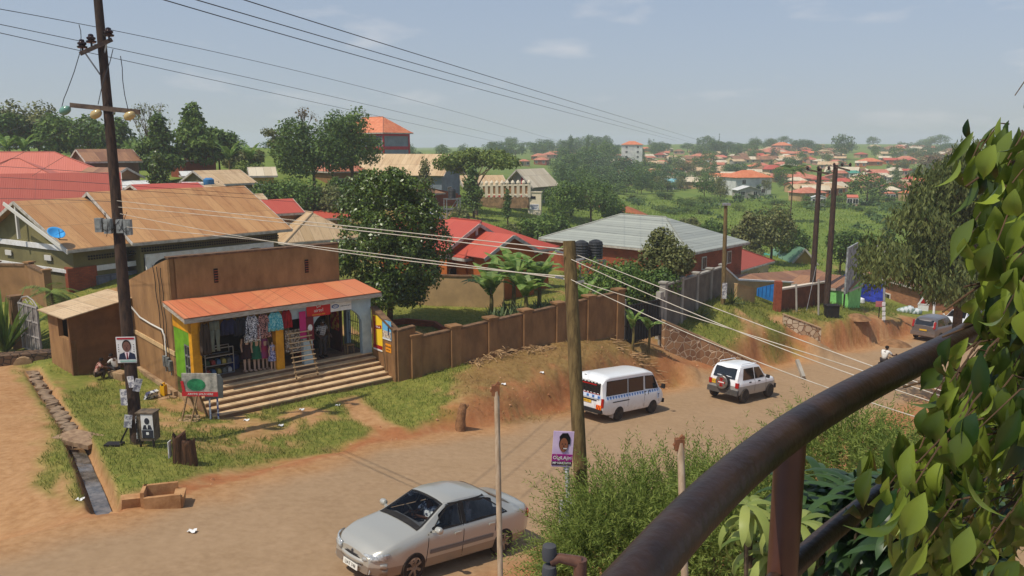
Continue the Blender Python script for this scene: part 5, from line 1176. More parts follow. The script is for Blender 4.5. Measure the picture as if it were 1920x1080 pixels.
def checkmat():
    m = bpy.data.materials.new('checked_shirt'); m.use_nodes = True; t = m.node_tree; b = t.nodes['Principled BSDF']; b.inputs['Roughness'].default_value = .9
    tc_ = t.nodes.new('ShaderNodeTexCoord'); br = t.nodes.new('ShaderNodeTexBrick'); br.offset = 0; br.inputs['Scale'].default_value = 1; br.inputs['Brick Width'].default_value = .075; br.inputs['Row Height'].default_value = .075; br.inputs['Mortar Size'].default_value = .012
    br.inputs['Color1'].default_value = S(205, 205, 205); br.inputs['Color2'].default_value = S(190, 192, 196); br.inputs['Mortar'].default_value = S(50, 50, 60)
    mp_ = t.nodes.new('ShaderNodeMapping'); mp_.inputs['Rotation'].default_value = (R(90), 0, 0); t.links.new(tc_.outputs['Object'], mp_.inputs[0]); t.links.new(mp_.outputs[0], br.inputs['Vector']); t.links.new(br.outputs[0], b.inputs['Base Color']); return m
JK = dict(STAND); JK.update(ell=(-.2, -.02, .66), wrl=(-.19, .08, .57), elr=(.2, -.02, .66), wrr=(.17, .09, .58), face=(.1, 1, -.1))
person('man in a checked short-sleeved shirt standing on the shop veranda', sh(5.55, -.75, LZ+.905), SA+math.pi+.2, JK, 1.66, checkmat(), mat('dark_trousers', S(56, 50, 50)), shoes=BLK)
SQ = dict(pelvis=(0, -.05, .2), waist=(0, -.02, .3), chest=(0, .05, .42), neck=(0, .09, .51), head=(0, .13, .585), crown=(0, .13, .64), shl=(-.11, .05, .48), shr=(.11, .05, .48), ell=(-.15, .16, .36), elr=(.15, .16, .36), wrl=(-.08, .28, .33), wrr=(.06, .28, .32), hpl=(-.055, -.03, .19), hpr=(.055, -.03, .19), knl=(-.09, .2, .3), knr=(.09, .2, .3), anl=(-.08, .1, .045), anr=(.08, .12, .045))
pk = onground(P(184, 702, 33.0)); person('child in a pale pink flowered dress crouching against the shed wall', pk, -.9, SQ, 1.35, speck('pink_flower', S(206, 176, 160), S(150, 90, 80), 10), mat('brown_cloth', S(72, 58, 46)))
pk = onground(P(216, 697, 33.6)); pk.z += .06; SQ2 = dict(SQ); SQ2.update(face=(-.8, .6, -.3)); person('child in a white shirt sitting on a low block beside the shed', pk, 1.3, SQ2, 1.3, mat('white_shirt', S(228, 226, 220), S(200, 198, 192)), mat('dark_shorts', S(50, 46, 48)))
mb = MB(); mb.box((0, 0, .1), (.9, .4, .34)); mb.box((.1, .05, .28), (.6, .3, .04)); o = mb.build('low_block', CONC); o.location = onground(P(224, 706, 33.3)); o.rotation_euler = (0, 0, SA-1.2); tag(o, 'low concrete block below the seated child', 'block')
# driver of the silver car (seated, on the right-hand seat)
SD = dict(pelvis=(0, -.02, .28), waist=(0, -.03, .38), chest=(0, -.02, .5), neck=(0, 0, .59), head=(0, .02, .66), crown=(0, .02, .71), shl=(-.11, -.02, .56), shr=(.11, -.02, .56), ell=(-.16, .1, .45), elr=(.16, .1, .45), wrl=(-.09, .24, .5), wrr=(.09, .24, .5), hpl=(-.055, 0, .27), hpr=(.055, 0, .27), knl=(-.07, .25, .3), knr=(.07, .25, .3), anl=(-.07, .38, .12), anr=(.07, .38, .12))
bpy.context.view_layer.update()
dv = person('driver in a white patterned shirt at the wheel of the silver saloon', (0, 0, 0), 0, SD, 1.7, speck('patterned_shirt', S(225, 225, 222), S(70, 72, 90), 12), mat('dark_trousers', S(56, 50, 50)))
sm_ = Matrix.LocRotScale(sedan.location, sedan.rotation_euler, None); dm = sm_ @ Matrix.Translation((-.02, -.36, .04)) @ Matrix.Rotation(-math.pi/2, 4, 'Z'); dv.location = dm.to_translation(); dv.rotation_euler = dm.to_euler()
# motorcycle and rider, mostly behind the hand rail
pm_ = onground(P(1661, 692, 46)); hm = HR-.15
mo = thing('motorcycle', 'motorcycle carrying a rider in white, half hidden by the hand rail', 'motorcycle', pm_, hm)
for x in (.62, -.62):
    mb = MB(); mb.tube([(x+.3*math.cos(a), 0, .31+.3*math.sin(a)) for a in np.linspace(0, 2*math.pi, 21)], .045, 6, False); w1 = mb.build('wheel', BLK, mo, smooth=True)
    mb = MB()
    for k in range(6): a = k*math.pi/3; mb.beam((x, 0, .31), (x+.27*math.cos(a), 0, .31+.27*math.sin(a)), .02, .02, (0, 1, 0))
    mb.build('spoke', RIM, w1)
mb = MB(); mb.tube([(-.62, 0, .31), (-.1, 0, .4), (.3, 0, .45), (.5, 0, .85)], .05, 6); mb.tube([(-.5, 0, .7), (.3, 0, .75), (.5, 0, .85)], .035, 6); mb.build('frame', IRON, mo)
mb = MB(); mb.box((.15, 0, .8), (.5, .26, .22), taper=.75); mb.build('fuel_tank', mat('red_tank', S(150, 26, 26), rough=.3), mo)
mb = MB(); mb.box((-.35, 0, .8), (.75, .26, .12), taper=.9); mb.build('seat', BLK, mo)
mb = MB(); mb.box((.02, 0, .45), (.4, .3, .35)); mb.build('engine', RIM, mo)
mb = MB(); mb.tube([(.62, .07, .31), (.48, .07, .95)], .025, 6); mb.tube([(.62, -.07, .31), (.48, -.07, .95)], .025, 6); mb.tube([(.35, .36, 1.02), (.46, .1, .98), (.46, -.1, .98), (.35, -.36, 1.02)], .018, 6); mb.build('handlebar', IRON, mo)
for sg in (1, -1): mb = MB(); mb.tube([(.42, sg*.28, 1.0), (.42, sg*.32, 1.2)], .01, 4); mb.lathe([(.05, 0), (.06, .02)], (.42, sg*.32, 1.22), 'x', 8); mb.build('mirror', IRON, mo)
SR = dict(SD); SR.update(knl=(-.12, .18, .2), knr=(.12, .18, .2), anl=(-.13, .12, -.02), anr=(.13, .12, -.02), wrl=(-.2, .33, .42), wrr=(.2, .33, .42), ell=(-.2, .16, .42), elr=(.2, .16, .42), chest=(0, .05, .5), neck=(0, .09, .59), head=(0, .12, .66), crown=(0, .12, .71), shl=(-.11, .05, .56), shr=(.11, .05, .56))
person('motorcycle rider in a white shirt, seen above the hand rail', pm_+Vector((math.cos(hm)*-.25, math.sin(hm)*-.25, .5)), hm-math.pi/2, SR, 1.7, mat('white_shirt', S(228, 226, 220), S(200, 198, 192)), mat('dark_trousers', S(56, 50, 50)))
# ---------------------------------------------------------------- houses
def rf(name, a, b_, **k): return roofmat('roof_'+name, S(*a), S(*b_), **k)
RT = {
 'tan': rf('tan', (172, 122, 72), (194, 148, 96), pitch=.12, sheet=(.75, 2.6), amt=.3, rust=S(150, 98, 54)),
 'red': rf('red', (176, 70, 52), (186, 84, 64), pitch=.15, sheet=(3, 90), amt=.2),
 'dullred': rf('dullred', (154, 66, 48), (166, 78, 58), pitch=.15, sheet=(9, 90), amt=.2),
 'pink': rf('pink', (194, 104, 82), (204, 116, 94), pitch=.2, sheet=(9, 90), amt=.2),
 'grey': rf('grey', (148, 152, 142), (164, 168, 156), pitch=.12, sheet=(30, .38), amt=.4, rough=.45),
 'orange': rf('orange', (206, 112, 66), (220, 134, 88), pitch=.3, sheet=(.4, .5), amt=.45),
 'terra': rf('terra', (182, 104, 76), (204, 132, 102), pitch=.3, sheet=(.6, .8), amt=.5),
 'rust': rf('rust', (128, 88, 60), (160, 116, 80), pitch=.15, sheet=(.8, 2.4), amt=.5, rust=S(104, 66, 42)),
 'pale': rf('pale', (196, 180, 150), (214, 200, 172), pitch=.15, sheet=(.8, 2.4), amt=.45),
 'spot': rf('spot', (190, 160, 118), (206, 178, 138), pitch=.15, sheet=(.8, 2.4), amt=.4, rust=S(150, 112, 76)),
 'green': rf('green', (88, 124, 98), (104, 140, 114), pitch=.2, sheet=(.8, 5), amt=.3),
 'teal': rf('teal', (62, 140, 116), (76, 156, 130), pitch=.2, sheet=(.8, 5), amt=.3),
 'blue': rf('blue', (120, 176, 184), (136, 190, 196), pitch=.2, sheet=(.8, 5), amt=.3),
 'white': rf('white', (206, 206, 200), (220, 220, 214), pitch=.2, sheet=(.8, 5), amt=.3)}
def wl(name, a, b_=None): b_ = b_ or tuple(int(v*.86) for v in a); return mat('wall_'+name, S(*a), S(*b_), sc=.7, rough=.95, bump=.15, bsc=20, detail=7)
WM = {'olive': wl('olive', (128, 120, 78)), 'grey': wl('grey', (112, 108, 100)), 'mud': wl('mud', (150, 112, 74)), 'cream': wl('cream', (216, 198, 152)), 'white': wl('white', (212, 212, 206)), 'orange': wl('orange', (184, 100, 46)), 'brick': wl('brick', (150, 76, 46), (124, 62, 40)), 'bluegrey': wl('bluegrey', (128, 138, 148)), 'yellow': wl('yellow', (204, 170, 96)), 'pink': wl('pink', (206, 160, 138)), 'stone': wl('stone', (166, 160, 148)), 'tanw': wl('tanw', (188, 156, 112)), 'brown': wl('brown', (112, 84, 62)), 'dark': wl('dark', (66, 58, 54))}
BRICK = brickmat('red_brick', S(176, 84, 44), S(150, 66, 36), S(120, 78, 56)); OBRICK = brickmat('rough_brick', S(176, 118, 78), S(148, 94, 60), S(150, 122, 94), .3, .12)
WIN = mat('dark_window', S(40, 42, 44), rough=.15, spec=.5); WFR = mat('pale_frame', S(210, 206, 196)); BARGE = mat('barge_board', S(196, 190, 178), S(160, 152, 140), sc=3)
def house(name, label, FL, FR, depth, rise, wh, kind='gable', roof='tan', wall='mud', over=.5, wins=(), door=None, root=None, cat='house', inset=None, group=None, barge=True, side_wins=(), rwins=()):
    FL, FR = Vector(FL), Vector(FR); ez = FL.z; d = Vector((FR.x-FL.x, FR.y-FL.y, 0)); Lh = d.length; a = math.atan2(d.y, d.x)
    if root is None:
        t_ = thing(name, label, cat, (FL.x, FL.y, ez-wh), a, group); M = None
    else: t_ = root; M = Matrix.Translation((FL.x, FL.y, ez-wh)) @ Matrix.Rotation(a, 4, 'Z'); M = (Matrix.Translation(root.location) @ Matrix.Rotation(root.rotation_euler.z, 4, 'Z')).inverted() @ M
    def put(o):
        if M is not None: o.location = M.to_translation(); o.rotation_euler = M.to_euler()
        return o
    W_ = WM.get(wall, None) or MATS.get(wall) or wall; Rm = RT[roof] if isinstance(roof, str) else roof
    o_ = over; x0, x1, y0, y1 = o_, Lh-o_, o_, depth-o_; q = MB(); lo = -1.5; zr = lambda y: wh+rise*(1-abs(y-depth/2)/(depth/2))
    zx = lambda x: wh+rise*(1-abs(x-Lh/2)/(Lh/2))
    if kind == 'gable':
        q.prism([(y0, lo), (y0, zr(y0)-.05), (depth/2, wh+rise-.06), (y1, zr(y1)-.05), (y1, lo)], lambda u, v: (x0, u, v), lambda u, v: (x1, u, v))
    elif kind == 'gablef':
        q.prism([(x0, lo), (x0, zx(x0)-.05), (Lh/2, wh+rise-.06), (x1, zx(x1)-.05), (x1, lo)], lambda u, v: (u, y0, v), lambda u, v: (u, y1, v))
    elif kind == 'shed':
        q.prism([(y0, lo), (y0, wh-.05+rise*o_/depth), (y1, wh+rise*(1-o_/depth)-.05), (y1, lo)], lambda u, v: (x0, u, v), lambda u, v: (x1, u, v))
    else:
        q.box(((x0+x1)/2, (y0+y1)/2, (wh+lo)/2), (x1-x0, y1-y0, wh-lo-.04))
    w_ = put(q.build('wall', W_, t_)); r_ = MB(); E = wh
    if kind == 'gable':
        h2 = depth/2; r_.quad((0, 0, E), (Lh, 0, E), (Lh, h2, E+rise), (0, h2, E+rise)); r_.quad((Lh, depth, E), (0, depth, E), (0, h2, E+rise), (Lh, h2, E+rise))
    elif kind == 'gablef':
        h2 = Lh/2; r_.quad((0, depth, E), (0, 0, E), (h2, 0, E+rise), (h2, depth, E+rise)); r_.quad((Lh, 0, E), (Lh, depth, E), (h2, depth, E+rise), (h2, 0, E+rise))
    elif kind == 'shed':
        r_.quad((0, 0, E), (Lh, 0, E), (Lh, depth, E+rise), (0, depth, E+rise))
    else:
        ins = inset if inset is not None else min(Lh, depth)/2
        if Lh >= depth: A_, B_ = (ins, depth/2, E+rise), (Lh-ins, depth/2, E+rise)
        else: A_, B_ = (Lh/2, ins, E+rise), (Lh/2, depth-ins, E+rise)
        if Lh >= depth:
            r_.quad((0, 0, E), (Lh, 0, E), B_, A_); r_.quad((Lh, depth, E), (0, depth, E), A_, B_); r_.tri((0, depth, E), (0, 0, E), A_); r_.tri((Lh, 0, E), (Lh, depth, E), B_)
        else:
            r_.tri((0, 0, E), (Lh, 0, E), A_); r_.tri((Lh, depth, E), (0, depth, E), B_); r_.quad((0, depth, E), (0, 0, E), A_, B_); r_.quad((Lh, 0, E), (Lh, depth, E), B_, A_)
        ridge = MB()
        for s_, e_ in ((A_, B_), ((0, 0, E), A_), ((Lh, 0, E), B_)): ridge.tube([Vector(s_)+Vector((0, 0, .02)), Vector(e_)+Vector((0, 0, .02))], .06, 5)
    ro = put(r_.build('roof', Rm, t_)); md = ro.modifiers.new('s', 'SOLIDIFY'); md.thickness = .07; md.offset = -1
    if kind == 'hip' and barge: rg_ = ridge.build('ridge_cap', Rm, ro); 
    if barge and kind in ('gable', 'gablef'):
        b_ = MB()
        if kind == 'gable':
            for x in (-.02, Lh+.02):
                b_.beam((x, 0, E-.09), (x, depth/2, E+rise-.09), .05, .18); b_.beam((x, depth, E-.09), (x, depth/2, E+rise-.09), .05, .18)
            b_.beam((0, -.02, E-.1), (Lh, -.02, E-.1), .04, .16)
        else:
            b_.beam((0, -.02, E-.09), (Lh/2, -.02, E+rise-.09), .05, .2); b_.beam((Lh, -.02, E-.09), (Lh/2, -.02, E+rise-.09), .05, .2)
        b_.build('barge_board', BARGE, ro)
    elif barge:
        b_ = MB(); b_.beam((0, -.02, E-.1), (Lh, -.02, E-.1), .04, .16); b_.beam((Lh+.02, 0, E-.1), (Lh+.02, depth, E-.1), .04, .16); b_.beam((-.02, 0, E-.1), (-.02, depth, E-.1), .04, .16); b_.build('fascia', BARGE, ro)
    def window(c_, sz, ax):
        f = MB(); wx, wz = sz
        f.box((0, 0, 0), (wx+.14, .08, wz+.14)); fo = f.build('window', WFR, t_); p_ = MB(); p_.box((-wx/4-.01, -.045, 0), (wx/2-.04, .03, wz-.03)); p_.box((wx/4+.01, -.045, 0), (wx/2-.04, .03, wz-.03)); p_.build('pane', WIN, fo)
        mm = Matrix.Translation(c_) @ Matrix.Rotation(ax, 4, 'Z'); mm = (M @ mm) if M is not None else mm; fo.location = mm.to_translation(); fo.rotation_euler = mm.to_euler()
    for (u, z, wx, wz) in wins: window((u*Lh, y0-.03, z), (wx, wz), 0)
    for (u, z, wx, wz) in side_wins: window((x0-.03, u*depth, z), (wx, wz), -math.pi/2)
    for (u, z, wx, wz) in rwins: window((x1+.03, u*depth, z), (wx, wz), math.pi/2)
    if door:
        u, dw, dh, dm = door; f = MB(); f.box((u*Lh, y0-.03, dh/2), (dw, .1, dh)); f.box((u*Lh+dw*.3, y0-.1, dh*.48), (.1, .06, .05)); put(f.build('door', dm, t_))
    return t_
def EV(px, py, z): return P(px, py, z)
def level(a, b_): b_ = b_.copy(); b_.z = a.z; return b_
# --- big tan roofed house behind the shop
FLA = EV(127, 469, 44); FRA = level(FLA, EV(262, 458, 47.6))
tanh = house('bungalow', 'long bungalow with rusty tan iron roof, olive gable and red brick corners, behind the shop', FLA, FRA, 10.5, 2.5, 3.9, 'gable', 'tan', 'olive', .55)
FLB = EV(250, 464, 46.4); FLB.z = FLA.z+.1; FRB = level(FLB, EV(548, 434, 54.5))
house('x', '', FLB, FRB, 11.4, 2.75, 3.9, 'gable', 'tan', 'olive', .7, root=tanh)
bh = (FRA-FLA).length
def loc(o, M_=None): return o
mb = MB(); D_ = 10.5
mb.box((.5, .5+.4, 1.3), (.12, .9, 3.0)); mb.box((.5+.45, .5, 1.3), (1.7, .14, 3.0)); o = mb.build('brick_corner', BRICK, tanh); mb = MB(); mb.box((.5, 9.4, 1.3), (.12, 1.0, 3.0)); mb.build('brick_corner', BRICK, tanh)
mb = MB(); mb.box((.48, D_/2, 2.55), (.1, D_-1.0, .2)); mb.box((.48, D_/2, 3.85), (.1, D_-1.0, .3)); mb.box((3.0, .5, 2.62), (5.2, .12, .3)); mb.build('white_band', WHITE, tanh)
mb = MB(); mb.beam((-.0, .0, 3.75), (-.55, 5.25, 6.3), .06, .2); mb.beam((.1, 5.25, 4.2), (.1, 5.25, 6.2), .14, .14, (0, 1, 0)); mb.build('gable_timber', WFR, tanh)
mb = MB()
for k in range(3): mb.box((.46, 3.0+k*2.2, 3.2 if k != 1 else 1.7), (.06, .7, .3 if k != 1 else .9))
mb.build('side_vent', WFR, tanh)
def gate_panel(mb, w_, h_, bars=10):
    mb.box((0, 0, h_/2), (w_, .03, h_))
mb = MB(); mb.box((3.35, .42, .95), (3.3, .06, 2.5)); gt = mb.build('garage_door', mat('grey_steel_door', S(132, 134, 140), S(112, 114, 120), sc=3, rough=.6), tanh)
mb = MB()
for x in (1.75, 2.55, 3.35, 4.15, 4.95): mb.box((x, .37, .95), (.06, .05, 2.5))
for z in (.3, 1.2, 2.15): mb.box((3.35, .365, z), (3.3, .045, .06))
mb.build('door_rib', mat('steel_rib', S(104, 106, 112)), gt)
mb = MB()
for k in range(26): mb.box((1.4+k*.16, .44, 3.35), (.09, .06, .1)); 
for k in range(26): mb.box((1.4+k*.16, .44, 3.2), (.09, .06, .1))
mb.build('vent_blocks', WIN, tanh)
# arched white porch front of section B, seen above the shop parapet
aB = math.atan2((FRB-FLB).y, (FRB-FLB).x); MBx = Matrix.Translation((FLB.x, FLB.y, FLB.z-3.9)) @ Matrix.Rotation(aB, 4, 'Z'); MI = (Matrix.Translation(tanh.location) @ Matrix.Rotation(tanh.rotation_euler.z, 4, 'Z')).inverted() @ MBx
def putB(o): o.location = MI.to_translation(); o.rotation_euler = MI.to_euler(); return o
LB = (FRB-FLB).length
mb = MB()
for k in range(3):
    u0 = .9+k*2.9; arch_wall(mb, u0, u0+2.9, 0, 3.1, u0+.3, u0+2.6, 2.0, lambda u, v: (u, .45, v), lambda u, v: (u, .62, v))
putB(mb.build('porch_arch', WHITE, tanh))
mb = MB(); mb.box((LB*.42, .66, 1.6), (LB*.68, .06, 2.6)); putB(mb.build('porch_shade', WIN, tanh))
mb = MB(); mb.box((LB*.84, .5, 1.2), (LB*.26, .3, 3.0)); putB(mb.build('brick_bay', BRICK, tanh))
mb = MB(); mb.box((LB*.84, .33, 2.2), (1.6, .06, .9)); mb.cur = 1
for k in range(5): mb.box((LB*.84-.6+k*.3, .28, 2.2), (.05, .05, .9))
putB(mb.build('bay_window', [WIN, WFR], tanh))
mb = MB()
for k in range(int(LB/.16)-8): mb.box((.8+k*.16, .63, 3.45), (.09, .06, .1)); mb.box((.8+k*.16, .63, 3.3), (.09, .06, .1))
putB(mb.build('eave_vent_blocks', WIN, tanh))
# dish
dp = P(104, 440, 44.0); t_ = thing('satellite_dish', 'sky blue satellite dish fixed at the gable of the tan roofed bungalow', 'satellite dish', dp)
mb = MB(); dn = Vector((.55, -.35, .8)).normalized(); Mq = dn.to_track_quat('Z', 'Y').to_matrix(); rows = []
for j in range(6): rr_ = .46*j/5; rows.append([Mq @ Vector((rr_*math.cos(a), rr_*math.sin(a), .16*(j/5)**2)) for a in np.linspace(0, 2*math.pi, 21)])
mb.grid(rows); o = mb.build('dish', mat('dish_blue', S(70, 165, 226), rough=.4), t_, smooth=True); thick(o, .02)
mb = MB(); mb.tube([(0, 0, 0), (.1, .2, -.3), (.35, .5, -.35)], .03, 6); mb.tube([Mq @ Vector((0, -.44, .16)), Mq @ Vector((0, -.1, .5))], .015, 5); mb.build('arm', IRON, t_)
# --- red and pink roofs at the far left
F1 = EV(-210, 405, 57); house('red_roof_house', 'house with a wide plain dull red roof at the left edge', F1, level(F1, EV(232, 388, 63.5)), 9.5, 2.75, 3.3, 'gable', 'dullred', 'grey', .6, wins=[(.52, 1.7, 1.6, 1.1), (.36, 1.7, 1.6, 1.1)])
F1 = EV(-120, 327, 74); house('hip_roof_house', 'house with a long pink hipped roof rising behind the dull red roof', F1, level(F1, EV(196, 322, 80)), 9, 2.0, 3, 'hip', 'pink', 'cream', .5)
F1 = EV(-60, 331, 70.5); house('hip_roof_house', 'low pink hipped roof wing in front of the longer pink roof, at the left edge', F1, level(F1, EV(100, 327, 73)), 6, 1.5, 3, 'hip', 'pink', 'cream', .5)
F1 = EV(270, 366, 62); house('red_roof_house', 'narrow strip of bright red roof just behind the tan bungalow roof', F1, level(F1, EV(398, 365, 66)), 5, .75, 2.6, 'gable', 'red', 'mud', .3)
F1 = EV(500, 402, 62); house('red_roof_house', 'small red roofed house between the tan roof and the round tree', F1, level(F1, EV(572, 404, 64)), 4.5, 1.0, 2.6, 'gable', 'red', 'mud', .3)
F1 = EV(575, 411, 74); house('red_roof_house', 'low red roof showing behind the pale speckled roof', F1, level(F1, EV(660, 410, 76)), 4, .6, 2.6, 'gable', 'red', 'mud', .3)
F1 = EV(534, 456, 60); house('speckled_roof_house', 'house with a pale speckled tin roof beside the round tree', F1, level(F1, EV(680, 446, 64)), 8.5, 2.0, 3, 'hip', 'spot', 'mud', .4, inset=2.0)
# --- village behind, upper left
for (l, r_, dp, ri, wh, kd, rm_, wm_, lab) in (
 ((160, 303, 84), (268, 306, 88), 6, 1.3, 3.2, 'gable', 'rust', 'brown', 'brown house with a rusty roof behind the high voltage pole'),
 ((205, 335, 76), (272, 333, 80), 5, 1.0, 2.8, 'gablef', 'rust', 'mud', 'mud walled house with a gable facing the road, behind the pole'),
 ((345, 300, 92), (412, 297, 95), 5, .9, 3.5, 'gable', 'rust', 'brick', 'tall brown brick house among the trees at the upper left'),
 ((340, 330, 84), (430, 324, 86), 4, .4, 2.2, 'shed', 'white', 'mud', 'long low shed with pale tin roof below the brown brick house'),
 ((395, 346, 78), (482, 334, 82), 6, 1.3, 3.2, 'gable', 'spot', 'olive', 'olive walled house with a brown tin roof by the clothes line'),
 ((467, 330, 86), (520, 329, 87), 5, .9, 3.0, 'gable', 'pale', 'yellow', 'yellow house with a whitish tin roof left of the big dark tree'),
 ((384, 368, 70), (440, 360, 72), 4, .9, 2.5, 'gable', 'spot', 'mud', 'small tan roof furthest left of the three behind the bungalow ridge'),
 ((405, 373, 68), (470, 366, 70), 3.6, .8, 2.5, 'gable', 'pale', 'mud', 'small pale roof in the middle of the three behind the bungalow ridge'),
 ((440, 385, 67), (508, 378, 69), 3.4, .8, 2.5, 'gable', 'spot', 'mud', 'small tan roof on the right of the three behind the bungalow ridge'),
 ((225, 352, 74), (300, 350, 76), 4, .5, 2.6, 'shed', 'white', 'mud', 'low lean-to with pale tin roof under the glossy bush'),
 ((620, 322, 98), (690, 318, 101), 6, 2.0, 3, 'hip', 'terra', 'mud', 'house with a faded terracotta roof under the big dark tree')):
    a = EV(*l); house('tin_roof_house', lab, a, level(a, EV(*r_)), dp, ri, wh, kd, rm_, wm_, .35, wins=[(.3, 1.6, .9, .9), (.7, 1.6, .9, .9)])
# washing between the sheds
for k in range(6):
    mb = MB(); p_ = P(346+k*9, 341, 79); mb.grid([[(i*.12-.3, .03*math.sin(i*2+k), -j*.17) for i in range(6)] for j in range(5)]); o = mb.build('hung_washing', WHITE if k % 3 else mat('washing_pink', S(214, 190, 196)), smooth=True); o.location = p_; thick(o, .02)
    tag(o, 'white or pale washing hung out by the low sheds at the upper left', 'laundry', 'washing by the low sheds')
mb = MB(); mb.tube([P(335, 340.5, 79), P(410, 340.5, 79)], .01, 4); mb.tube([P(335, 340.5, 79), P(335, 362, 79)], .03, 5); mb.tube([P(410, 340.5, 79), P(410, 362, 79)], .03, 5); tag(mb.build('clothes_line', IRON), 'clothes line between two posts by the low sheds', 'clothes line')
q = P(392, 350, 78); mb = MB(); mb.lathe([(.45, 0), (.5, .1), (.5, .7), (.3, .85)], n=14); o = auto_smooth(mb.build('water_tub', mat('blue_tub', S(60, 120, 170))), 40); o.location = q; tag(o, 'blue plastic tub beside the washing', 'tub')
# --- red and grey school block
a = EV(665, 246, 150); a.z = EV(0, 250, 150).z; b_ = level(a, EV(718, 250, 141)); c_ = level(a, EV(775, 252, 147))
sc_ = house('school_block', 'three storey red and grey school block with an orange hipped roof, behind the big tree', b_, c_, 13, 2.9, 12, 'hip', 'orange', 'bluegrey', .6)
LS = (c_-b_).length
mb = MB()
for z in (2.2, 4.5, 6.9, 9.3, 11.7): mb.box((LS/2, .58, z), (LS-1.0, .14, .55)); mb.box((.58, 6.5, z), (.14, 11.8, .55))
for x in (.62, LS-.62): mb.box((x, .55, 6), (.3, .2, 12))
for y in (3.6, 6.6, 9.6, 12.2): mb.box((.55, y, 6), (.2, .3, 12))
mb.build('red_frame', mat('crimson_paint', S(190, 44, 56), S(160, 38, 48), sc=2), sc_)
for z in (5.6, 8.0, 10.4):
    for y in (2, 5, 8, 11): f = MB(); f.box((.57, y, z+.3), (.08, 1.7, 1.5)); f.box((.53, y, z+.3), (.06, .06, 1.5)); f.build('window', WIN, sc_)
# --- tin roofed hall with grey gable
a = EV(735, 312, 120); hall = house('grey_hall', 'grey gabled hall with a long tan tin roof and red base', EV(832, 330, 112), level(EV(832, 330, 112), EV(872, 332, 119)), 15, 3.0, 4.2, 'gablef', 'spot', 'bluegrey', .6, wins=[(.42, 1.9, 1.2, 1.2)])
mb = MB(); Lq = (EV(872, 332, 119)-EV(832, 330, 112)).length; mb.box((Lq/2, .55, .5), (Lq-1.1, .14, 1.3)); mb.build('red_base', mat('crimson_paint', S(190, 44, 56)), hall)
def wall_run(name, label, pts, h, th, m, cap=None, capm=None, piers=0, pierm=None, cat='wall', pw=.34, pier_list=None, sink=.6, tops=None):
    """masonry wall along ground points; pts world; tops: heights of top"""
    o0 = Vector(pts[0]); t_ = thing(name, label, cat, o0); w_ = MB(); cp_ = MB(); pr = MB()
    for i, (a, b_) in enumerate(zip(pts, pts[1:])):
        a, b_ = Vector(a)-o0, Vector(b_)-o0; d = (b_-a); d.z = 0; L_ = d.length; d /= L_; nn = Vector((-d.y, d.x, 0))*th/2
        ta, tb = (a.z+h, b_.z+h) if tops is None else (tops[i]-o0.z, tops[i+1]-o0.z)
        za, zb = a.z-sink, b_.z-sink; A = [Vector((p.x, p.y, 0)) for p in (a-nn, b_-nn, b_+nn, a+nn)]
        def Q(p, z): return (p.x, p.y, z)
        w_.quad(Q(A[0], za), Q(A[1], zb), Q(A[1], tb), Q(A[0], ta)); w_.quad(Q(A[2], zb), Q(A[3], za), Q(A[3], ta), Q(A[2], tb)); w_.quad(Q(A[0], ta), Q(A[1], tb), Q(A[2], tb), Q(A[3], ta)); w_.quad(Q(A[3], za), Q(A[0], za), Q(A[0], ta), Q(A[3], ta)); w_.quad(Q(A[1], zb), Q(A[2], zb), Q(A[2], tb), Q(A[1], tb))
        if cap: cp_.beam((a.x, a.y, ta+cap/2), (b_.x, b_.y, tb+cap/2), th+.1, cap)
        n = piers[i] if isinstance(piers, (list, tuple)) else piers
        for k in range(n+1 if n else 0):
            if i and k == 0: continue
            f = k/n; c_ = a.lerp(b_, f); zt_ = ta+(tb-ta)*f; q = MB(); q.box((c_.x, c_.y, (zt_+.16+c_.z-sink)/2), (pw, pw, zt_+.16-c_.z+sink), Matrix.Rotation(math.atan2(d.y, d.x), 3, 'Z')); q.box((c_.x, c_.y, zt_+.2), (pw+.12, pw+.12, .08), Matrix.Rotation(math.atan2(d.y, d.x), 3, 'Z')); q.build('pier', pierm or m, t_)
    w_.build('panel', m, t_)
    if cap: cp_.build('coping', capm or m, t_)
    return t_
def gp(px, py, z): q = P(px, py, z); return Vector((q.x, q.y, gz(q.x, q.y)))
# --- brick yard wall in front of the grey hall
wall_run('brick_wall', 'stretch of orange brick walling below the grey hall', [gp(785, 378, 104), gp(858, 380, 108)], 1.9, .25, BRICK)
a = EV(795, 364, 100); house('brick_shed', 'small brick shed with a rusty lean-to roof below the grey hall', a, level(a, EV(835, 364, 103)), 3, .5, 2.0, 'shed', 'rust', 'brick', .2, cat='shed')
# --- pale hall with red porch behind the post fence
a = EV(938, 350, 119); b_ = level(a, EV(1000, 352, 116)); ph = house('pale_hall', 'pale grey hall with a red band and red porch behind the white post fence', a, b_, 8, 2.6, 3.6, 'gablef', 'pale', 'stone', .7, wins=[(.42, 1.8, .9, 1.1), (.82, 1.8, .9, 1.1)], rwins=[(.2, 1.8, .8, 1.2), (.4, 1.8, .8, 1.2), (.6, 1.8, .8, 1.2), (.8, 1.8, .8, 1.2)])
Lq = (b_-a).length; mb = MB(); mb.box((Lq*.62, .64, 2.2), (.7, .1, 7)) if False else mb.box((Lq*.62, .64, 2.5), (.6, .1, 5.0)); mb.build('red_band', mat('crimson_paint', S(190, 44, 56)), ph)
mb = MB(); mb.box((-.8, .4, 1.0), (3.4, .3, 3.6)); mb.cur = 1
for k in range(3): mb.box((-1.7+k*.9, .22, 1.1), (.55, .1, 1.9))
mb.build('red_porch', [mat('crimson_paint', S(190, 44, 56)), WFR], ph)
